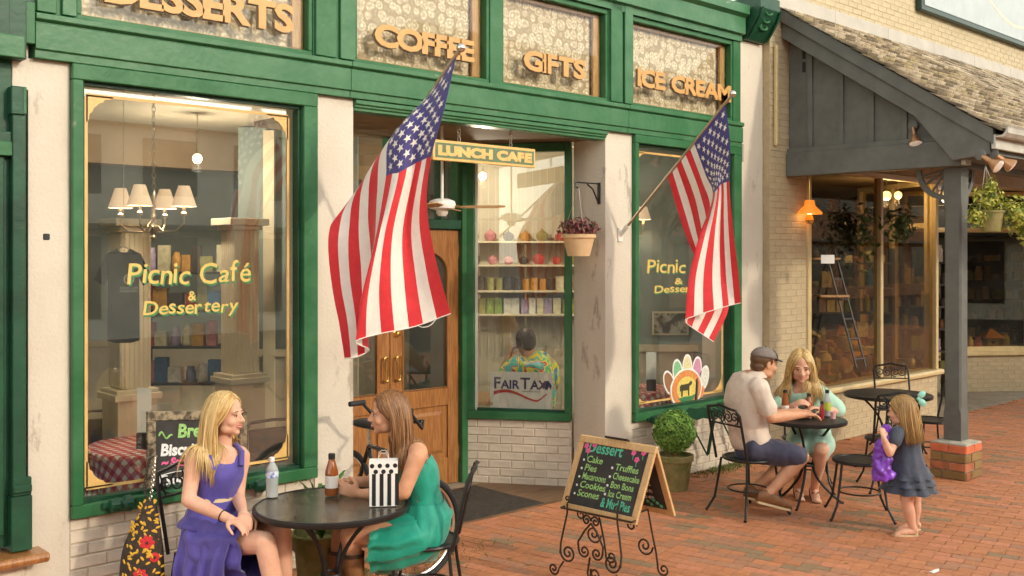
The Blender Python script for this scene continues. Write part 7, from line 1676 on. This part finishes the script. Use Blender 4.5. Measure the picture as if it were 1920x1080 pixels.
# sconce and framed clipping on the grey wall of the right window
sc_ = W(1206, 412, 10.9); scn = thing('wall_sconce', 'lit wall sconce with cream shade in the right window', 'lamp', sc_)
MB().lathe([(.085, .0), (.042, .14)], sc_, 18, cap=False).build('shade', 'lamp_shade', scn, smooth=True); MB().tube([sc_-UP*.005, sc_-UP*.06, sc_-UP*.14+FD*.01, sc_-UP*.17+FD*.06-RD*.06, sc_-UP*.12+FD*.22-RD*.1], .009, 6).build('arm', 'nickel', scn, smooth=True); MB().lathe([(0, -.05), (.014, -.05), (.014, .05), (0, .05)], sc_, 10).build('candle', 'terracotta_cream', scn); MB().ell(sc_+UP*.06, (.012, .012, .02)).build('bulb', 'bulb', scn); lamp_light('bulb_light', sc_+UP*.075, 2.5, scn)
pf = thing('framed_clipping', 'framed picture on the grey wall seen through the right window', 'picture', W(1257, 600, 11.1)); mat('clip_print', (.5, .46, .38), .7, col2=(.10, .08, .06), scale=9, con=(.45, .55))
pc1 = W(1257, 606, 11.12); MB().obox(pc1, RD*.20, FD*.01, UP*.13).build('frame', 'cream', pf, bevel=.004); MB().obox(pc1-FD*.012, RD*.18, FD*.002, UP*.11).build('print', 'clip_print', pf)
# lamps deeper in the rooms (lit globes)
def globe(label, c, watt, r=.06, group='lit ceiling globes'):
    o = thing('ceiling_globe', label, 'lamp', c, group); MB().ell(c, (r, r, r)).build('globe', 'bulb', o, smooth=True); MB().tube([c+UP*r*.9, V((c.x, c.y, 3.11 if c.x > 9.2 else 3.298))], .006, 5).build('stem', 'nickel', o); lamp_light('bulb_light', c-UP*(r+.04), watt, o)
globe('lit globe lamp hanging deep in the left window', W(370, 297, 8.5), 17, .04)
globe('lit globe lamp hanging behind the doors', W(905, 330, 10.1), 15, .04); globe('lit globe lamp in the back right of the cafe room', V((8.0, 8.2, 2.9)), 16, .06)
globe('left one of two lit globes in the gift shop window', W(1662, 367, 12.9), 7, .06); globe('right one of two lit globes in the gift shop window', W(1684, 366, 13.3), 3, .05); globe('lit globe beside the porch post inside the gift shop', W(1772, 374, 15.5), 2.5, .05)
ol = W(1518, 398, 10.9); olm = thing('hanging_oil_lamp', 'amber glass hanging lamp lit in the gift shop window', 'lamp', ol)
MB().lathe([(.135, -.02), (.13, .0), (.06, .07), (.05, .13), (.04, .13)], ol, 20, cap=False).build('shade', 'amber_shade', olm, smooth=True); MB().lathe([(0, -.13), (.035, -.12), (.05, -.08), (.03, -.04), (.02, -.02), (0, -.02)], ol, 14).build('font', 'brass', olm, smooth=True, fixn=True); MB().tube([ol+UP*.13, V((ol.x, ol.y, 3.11))], .005, 5).build('rod', 'brass', olm); MB().ell(ol-UP*.005, (.03, .03, .02)).build('bulb', 'bulb', olm); lamp_light('bulb_light', ol-UP*.04, 1.6, olm, (1, .5, .15))

# ================================================================== GIFT SHOP DISPLAY
gr = random.Random(33)
def crate(label, c, sx, sy, sz, rz_, m_='wood_door'):
    c = V(c); o = thing('wooden_crate', label, 'crate', c, 'crates in the gift shop window'); u_ = V((math.cos(rz_), math.sin(rz_), 0)); v_ = V((-u_.y, u_.x, 0))
    for z in (.18, .5, .82):
        for sg in (-1, 1): MB().obox(c+v_*(sy*sg)+UP*(sz*2*z), u_*sx, v_*.008, UP*(sz*.27)).build('slat', m_, o); MB().obox(c+u_*(sx*sg)+UP*(sz*2*z), v_*(sy-.009), u_*.008, UP*(sz*.27)).build('slat', m_, o)
    MB().obox(c+UP*.008, u_*(sx-.01), v_*(sy-.01), UP*.006).build('bottom', m_, o)
for i, (px, y_, sx, sz, rz_, lab) in enumerate(((1535, 6.35, .20, .14, .3, 'dark wooden crate at the left of the gift shop display'), (1580, 6.5, .24, .12, -.2, 'low wooden crate in the middle of the gift shop display'), (1610, 6.3, .16, .16, .6, 'tilted wooden crate near the gift shop mullion'), (1560, 6.9, .22, .22, .1, 'tall wooden crate at the back of the gift shop display'))):
    p = onY(px, 700, y_); crate(lab, (p.x, y_, .562), sx, sx*.75, sz, rz_, ('wood_frame', 'wood_door')[i % 2])
names = ['jug', 'vase', 'lantern', 'jar', 'bowl']
def turned(name, label, c, prof, m_, group='ornaments in the gift shop'):
    return tag(MB().lathe(prof, c, 16).build(name, m_, None, smooth=True, fixn=True), label, name.split('_')[-1], group)
glassmat('teal_glass', (.30, .60, .62), .05, 1.5, 2.0); mat('pewter', (.3, .29, .27), .35, metal=.8)
JP = [(0, 0), (.05, 0), (.065, .03), (.065, .15), (.04, .19), (.045, .22), (0, .22)]
for i, (px, m_, cw, sc) in enumerate(((1658, 'clear', 'clear glass', 1.1), (1672, 'clear', 'tall clear glass', 1.25), (1690, 'teal_glass', 'teal glass', .95), (1707, 'pewter', 'grey pewter', 1.1), (1722, 'goods_dark', 'dark brown', .8), (1738, 'goods_cream', 'cream pottery', .7), (1645, 'goods_amber', 'amber pottery', .7))):
    p = onY(px, 690, 6.12); turned('display_jar', f'{cw} jar on the gift shop window ledge', (p.x, 6.12, .562), [(r*sc, z*sc) for r, z in JP], m_)
CUR = []
for i in range(110):
    px = gr.uniform(1508, 1640); y_ = gr.uniform(6.12, 6.8); z = .562+gr.uniform(0, .75)*(y_-6.02); m_ = gr.choice(['goods_dark', 'wood_door', 'wood_frame', 'goods_amber', 'goods_olive', 'leather', 'goods_cream', 'moss_stone']); p = onY(px, 700, y_)
    k_ = gr.randrange(3); R3 = Matrix.Rotation(gr.uniform(0, 3), 3, 'Z') @ Matrix.Rotation(gr.uniform(-.7, .7), 3, 'X'); mb = MB(); s_ = gr.uniform(.05, .11)
    if k_ == 0: mb.obox(V((p.x, y_, z+s_*.6)), R3 @ V((s_*1.3, 0, 0)), R3 @ V((0, s_*.5, 0)), R3 @ V((0, 0, s_*.75)))
    elif k_ == 1: mb.lathe([(0, -s_), (s_*.7, -s_), (s_, -s_*.3), (s_*.9, s_*.4), (s_*.5, s_*.8), (s_*.55, s_), (0, s_)], V((p.x, y_, z+s_)), 12, axis=R3 @ V((0, .3, 1)))
    else: mb.prism([(-s_, -s_*.8), (s_, -s_*.8), (s_*1.1, 0), (0, s_*.9), (-s_*1.1, 0)], V((p.x, y_, z+s_*.8)), R3 @ V((1, 0, 0)), R3 @ V((0, 0, 1)), R3 @ V((0, 1, 0)), s_*.5)
    CUR.append((px, m_, k_, mb.build(('antique_box', 'antique_pot', 'toy_house')[k_], m_, None, fixn=True, smooth=k_ == 1, bevel=0)))
CN = {'goods_dark': 'near black', 'wood_door': 'reddish wood', 'wood_frame': 'light wood', 'goods_amber': 'amber', 'goods_olive': 'olive', 'leather': 'brown leather', 'goods_cream': 'cream', 'moss_stone': 'mossy stone'}
OW = 'first second third fourth fifth sixth seventh eighth ninth tenth eleventh twelfth thirteenth fourteenth fifteenth'.split(); CNT = {}
for px, m_, k_, ob in sorted(CUR, key=lambda t: t[0]):
    i = CNT.get((m_, k_), 0); CNT[(m_, k_)] = i+1; kn = ('box', 'pot', 'toy house')[k_]
    tag(ob, f'{CN[m_]} {kn} in the gift shop heap, {OW[min(i, 14)]} such from the left', ('box', 'pot', 'ornament')[k_], 'heap of curios in the gift shop window')
# back shelves in the shop, seen past the post and over the ledges
gr = random.Random(77)
for si, (px, s_, w_) in enumerate(((1590, 13.6, .55), (1700, 15.2, .6), (1850, 17.6, 1.2))):
    b0 = W(px, 480, s_); b0.z = 0; o = thing('shop_rack', ('left', 'middle', 'right')[si]+' rack of gifts at the back of the gift shop', 'shelf', b0, 'gift shop racks')
    for a_ in (-w_, w_): MB().obox(b0+RD*a_+UP*1.1, RD*.02, FD*.16, UP*1.1).build('side', 'goods_dark', o)
    for zi in range(6):
        z = .35+zi*.33; MB().obox(b0+UP*z, RD*w_, FD*.16, UP*.012).build('shelf', 'goods_dark', o); x = -w_+.08
        while x < w_-.06:
            r = gr.uniform(.035, .08); h_ = gr.uniform(.08, .25); m_ = gr.choice(['goods_dark', 'goods_olive', 'goods_cream', 'goods_green', 'goods_blue', 'goods_white', 'goods_dark', 'goods_lilac', 'leather']); mb, _ = jar(b0+RD*x-FD*.05+UP*(z+.013), r, h_, m_, box=gr.random() < .4)
            mb.build('gift', m_, o, fixn=True); x += r*2+.02
# step ladder with shelves, hanging leaves
sl_ = thing('display_ladder', 'old wooden step ladder standing in the gift shop window', 'ladder', W(1570, 700, 11.4)); a_, b_ = W(1548, 470, 11.4), W(1606, 690, 11.2)
for d in (0, .28): MB().tube([a_+FD*d*.4+RD*d*.5, b_+FD*d*.4+RD*d*.5], .013, 6).build('rail', 'goods_dark', sl_)
for t in range(6): q = mid(a_, b_, .08+t*.17); MB().tube([q, q+FD*.112+RD*.14], .013, 6).build('rung', 'goods_dark', sl_)
for i, (px, py, s) in enumerate(((1545, 485, 11.3), (1562, 555, 11.3))):
    c_ = W(px, py, s); o = tag(MB().obox(c_, RD*.16, FD*.08, UP*.010).build('display_plank', 'wood_frame'), ('upper' if i == 0 else 'lower')+' white display plank on the step ladder', 'shelf', 'ladder planks')
LCd = [(.03, .06, .012), (.05, .09, .02), (.08, .11, .02)]
hg_ = thing('hanging_foliage', 'dark trailing foliage hanging inside the gift shop', 'plant', W(1580, 440, 11.8)); mb = MB()
for px, py, rx, rzz, nn in ((1565, 440, .40, .50, 300), (1620, 430, .18, .5, 130), (1690, 425, .35, .26, 190), (1540, 400, .2, .2, 70)): foliage(mb, W(px, py, 11.8), (rx, .2, rzz), nn, .05, LCd, .1, seed=px)
mb.build('foliage', 'leaf_any', hg_)
note_ = W(1552, 486, 10.55); tag(MB().obox(note_, RD*.07, FD*.001, UP*.045).build('paper_notice', 'paper'), 'small white notice hanging in the gift shop window', 'notice')
# things on the far ledge
def ledge(px): 
    t = (px-960)/FPX; d = FD+RD*t; det = d.x*du_.y-d.y*du_.x; r0 = D0; s = (r0.x*du_.y-r0.y*du_.x)/det; p = d*s; return V((p.x, p.y, .628))-dn*.16
bh = ledge(1869); bho = thing('bird_house', 'thatched wooden bird house on the far gift shop ledge', 'bird house', bh)
MB().obox(bh+UP*.10, RD*.09, FD*.08, UP*.10).build('house', 'goods_olive', bho); MB().loft([[bh+RD*(sx*e)+FD*(sy*e*.9)+UP*z for sx, sy in ((-1, -1), (1, -1), (1, 1), (-1, 1))] for e, z in ((.16, .19), (.15, .21), (.02, .33))]).build('roof', 'goods_amber', bho); MB().lathe([(0, 0), (.025, 0), (.025, .004), (0, .004)], bh-FD*.082+UP*.12, 12, axis=-FD).build('hole', 'black', bho)
for i, (px, m_, cw, sc) in enumerate(((1775, 'goods_red', 'red', .8), (1790, 'goods_pink', 'pink', .7), (1828, 'goods_white', 'white', 1.0), (1845, 'goods_pink', 'rose pink', .95), (1895, 'goods_olive', 'olive', 1.2), (1910, 'teal_glass', 'teal glass', 1.3))): turned('ledge_vase', f'{cw} vase on the far gift shop ledge', ledge(px), [(r*sc, z*sc) for r, z in JP], m_)

# ================================================================== BICYCLE BEHIND THE WOMAN IN TEAL
def bicycle():
    fh = W(785, 972, 6.55); fh.z = .335; o = thing('bicycle', 'old bicycle leaning by the white pier behind the woman in teal', 'bicycle', V((fh.x, fh.y, 0)))
    wx = V((1, 0, 0)); ex = (V((.18, .98, 0))).normalized()
    def wheel(c, d, nm):
        sdv = V((-d.y, d.x, 0)); w_ = MB().tube([c+d*.325*math.cos(t*PI/24)+UP*.325*math.sin(t*PI/24) for t in range(48)], .021, 8, loop=True).build('wheel', 'rubber', o, smooth=True)
        MB().tube([c+d*.297*math.cos(t*PI/24)+UP*.297*math.sin(t*PI/24) for t in range(48)], .010, 6, loop=True).build('rim', 'chrome', w_, smooth=True)
        sp = MB()
        for k in range(28): a_ = k*2*PI/28; sp.tube([c+sdv*(.025 if k % 2 else -.025), c+d*.296*math.cos(a_)+UP*.296*math.sin(a_)], .0012, 3)
        tag(sp.build('spokes', 'chrome', w_), kind='stuff'); MB().tube([c-sdv*.04, c+sdv*.04], .018, 10).build('hub', 'chrome', w_)
    wheel(fh, wx, 'front'); rh = fh+ex*1.02; wheel(rh, ex, 'rear')
    st = fh+ex*.14+UP*.43; hd = fh+ex*.20+UP*.56; bb = fh+ex*.60-UP*.05; sc_ = fh+ex*.76+UP*.42
    fm = MB()
    for a_, b_ in ((st, bb), (st, sc_), (bb, sc_), (bb, rh), (sc_, rh)): fm.tube([a_, b_], .016, 8)
    fm.build('frame', 'black_shine', o, smooth=True); MB().tube([fh+V((0, .04, 0)), st, hd], .013, 8).build('fork', 'black_shine', o, smooth=True); MB().tube([sc_, sc_+UP*.14], .013, 8).build('seat_post', 'chrome', o)
    MB().loft(smooth_rings([ering(sc_+UP*.15+ex*x, V((-ex.y, ex.x, 0))*w_, UP*.03, 14) for x, w_ in ((.12, .09), (.05, .085), (-.06, .04), (-.15, .02))], 3)).build('saddle', 'black', o, smooth=True)
    g = W(637, 770, 6.45); sx = -wx
    hb = hd+UP*.10
    for sg in (-1, 1):
        off = V((0, -.26*sg, 0)); end = V((hb.x, hb.y, 0))+off+sx*.26+UP*(g.z)
        MB().tube([hb, hb+off*.5+wx*.05+UP*.02, hb+off*.95+sx*.05, V((hb.x, hb.y, 0))+off+sx*.16+UP*(g.z)], .012, 8).build('handlebar', 'black_shine', o, smooth=True)
        MB().tube([V((hb.x, hb.y, 0))+off+sx*.14+UP*(g.z), end], .018, 10).build('grip', 'rubber', o, smooth=True)
bicycle()

# ================================================================== FLORAL BAG ON THE CHAIR
def tote():
    c = W(272, 1010, 5.62); o = thing('floral_tote', 'black tote bag embroidered with red and yellow flowers hanging on the chair', 'bag', V((c.x, c.y, .2)))
    ctr = lambda y, px: W(px, y, 5.60)
    rr_ = smooth_rings([ering(ctr(y, px), RD*hw, FD*hd, 30, .02, 5, y*.01) for y, px, hw, hd in ((938, 281, .030, .02), (955, 280, .045, .035), (985, 275, .075, .05), (1020, 270, .105, .065), (1060, 267, .120, .072), (1110, 266, .122, .072), (1140, 266, .105, .06), (1150, 266, .05, .03))], 4)
    mat('tote_cloth', (.045, .032, .022), .85, var=.3, scale=30)
    MB().loft(rr_).build('bag_body', 'tote_cloth', o, smooth=True, angle=0)
    mat('stitch_red', (.60, .03, .04), .8); mat('stitch_yellow', (.72, .42, .04), .8); r2 = random.Random(3)
    def onbag(px, py):
        q = [(938, 281, .030, .02), (955, 280, .045, .035), (985, 275, .075, .05), (1020, 270, .105, .065), (1060, 267, .120, .072), (1110, 266, .122, .072)]
        for i in range(len(q)-1):
            if q[i][0] <= py <= q[i+1][0]: t = (py-q[i][0])/(q[i+1][0]-q[i][0]); cx = q[i][1]+(q[i+1][1]-q[i][1])*t; hw = q[i][2]+(q[i+1][2]-q[i][2])*t; hd = q[i][3]+(q[i+1][3]-q[i][3])*t; break
        x = (px-cx)/1900*5.6; x = max(-hw*.92, min(hw*.92, x)); return ctr(py, cx)+RD*x-FD*(hd*math.sqrt(max(0, 1-(x/hw)**2))+.003), (-FD*.9+RD*(x/hw)*.5).normalized()
    def petal(mb, p, nn, an, l_, w_):
        u_ = (RD*math.cos(an)+UP*math.sin(an)); u_ = (u_-nn*u_.dot(nn)).normalized(); v_ = nn.cross(u_); R3 = Matrix((u_, v_, nn)).transposed(); mb.ell(p+u_*l_, (l_, w_, .003), R3, 8, 5)
    for i, (px, py) in enumerate(((283, 1012), (272, 1072), (296, 1040), (255, 1010))):
        if i > 2: continue
        p, nn = onbag(px, py); mb = MB()
        for k in range(7): petal(mb, p, nn, k*.9, .022 if i < 2 else .014, .015)
        f_ = mb.build('red_flower', 'stitch_red', o, smooth=True); MB().ell(p+nn*.004, (.008, .008, .008)).build('flower_centre', 'tote_cloth', f_)
    for k in range(110):
        py = r2.uniform(942, 1100); px = 272+r2.uniform(-38, 38); p, nn = onbag(px, py); mb = MB(); petal(mb, p, nn, r2.uniform(0, 6.28), .015, .007); mb.build('leaf_stitch', 'stitch_yellow', o)
    for sg, off in ((-1, 0), (1, 14)):
        mb = MB()
        P = [W(276+off*.3, 945, 5.59), W(272+off*.9, 915, 5.60), W(275+off*.9, 885, 5.61), W(281+off*.6, 862, 5.62), W(288+off*.3, 856, 5.65)]
        for t in range(26): p = cr1(P, t/25); q = cr1(P, min(1, (t+1)/25))-cr1(P, max(0, (t-1)/25)); q = q.normalized(); e = RD if t % 2 else FD; e = (e-q*e.dot(q)).normalized(); mb.tube([p+q*.010*math.cos(a_*PI/4)+e*.007*math.sin(a_*PI/4) for a_ in range(8)], .0028, 4, loop=True)
        mb.build('chain_strap', 'nickel' if sg > 0 else 'tote_cloth', o, smooth=True)
    wh = thing('white_handled_bag', 'bag with a white rope handle standing by the skirt of the woman in purple', 'bag', W(393, 1150, 5.2)); b0 = W(393, 1110, 5.15)
    MB().loft(smooth_rings([ering(V((b0.x, b0.y, z)), RD*w_, FD*.05, 20) for z, w_ in ((.005, .09), (.10, .10), (.28, .10))], 3)).build('bag_body', 'purple_bag', wh, smooth=True); MB().tube([V((b0.x, b0.y, 0))+RD*.055*math.cos(t*PI/12)+UP*(.30+.165*math.sin(t*PI/12)) for t in range(13)], .008, 8).build('handle', 'paper', wh, smooth=True)
tote()

# ================================================================== ACROSS THE STREET (seen only as reflections)
def opposite(name, label, x0, x1, h_, wallm, bands):
    o = thing(name, label, 'building', ((x0+x1)/2, -14, 0)); bx('wall', wallm, o, x0, x1, -18, -14, -.05, h_, 0); bx('cornice', 'cream_dim', o, x0-.1, x1+.1, -13.999, -13.7, h_-.5, h_+.1, .02)
    x = x0+.8
    while x < x1-2: 
        for z0, z1 in bands: bx('window', 'black_shine', o, x, x+1.5, -13.999, -13.96, z0, z1, 0)
        x += 2.6
    bx('awning', 'goods_dark', o, x0+.5, x1-.5, -13.998, -12.8, 2.75, 2.9, .02)
mat('opp_pale', (.62, .60, .52), .8, var=.1, scale=1.5); mat('opp_brick', (.30, .16, .10), .85, var=.2, scale=3)
opposite('brick_block', 'red brick block across the street, reflected only', -26, 2.4, 8, 'opp_brick', ((.6, 2.6), (4.2, 6.2))); opposite('pale_block', 'pale rendered block across the street, reflected only', 2.5, 19.5, 6.0, 'opp_pale', ((.5, 2.6), (3.7, 5.2))); opposite('tall_block', 'tall brick block across the street, reflected only', 19.7, 60, 9.5, 'opp_brick', ((.6, 2.6), (4.3, 6.3), (7.4, 9.2)))
def street_tree(label, c, h_, rad, n_, seed):
    c = V(c); o = thing('street_tree', label, 'tree', c, 'trees across the street'); MB().tube([c, c+UP*h_*.45, c+UP*h_*.62+V((.1, 0, 0))], [.15, .11, .06], 10).build('trunk', 'iron_brown', o, smooth=True)
    for k in range(5): an = k*1.26+seed; MB().tube([c+UP*h_*.4, c+UP*h_*.7+V((math.cos(an), math.sin(an), 0))*rad*.6], [.05, .02], 6).build('limb', 'iron_brown', o)
    mb = MB(); r2 = random.Random(seed)
    for k in range(9): d = V((r2.uniform(-1, 1), r2.uniform(-1, 1), r2.uniform(-.7, .8)))*rad*.7; foliage(mb, c+UP*h_*.72+d, (rad*.5, rad*.5, rad*.4), n_//9, .10, [(.05, .11, .02), (.08, .15, .03), (.11, .18, .04)], .1, seed=seed*10+k)
    mb.build('crown', 'leaf_any', o)
street_tree('leafy street tree on the far kerb, right of the camera', (19, -5.0, 0), 6.2, 2.3, 2600, 3); street_tree('leafy street tree further down the far kerb', (26, -8.5, 0), 6.5, 2.6, 2600, 5); street_tree('leafy street tree opposite the cafe', (23.0, -10.5, 0), 8.0, 2.6, 2200, 7)
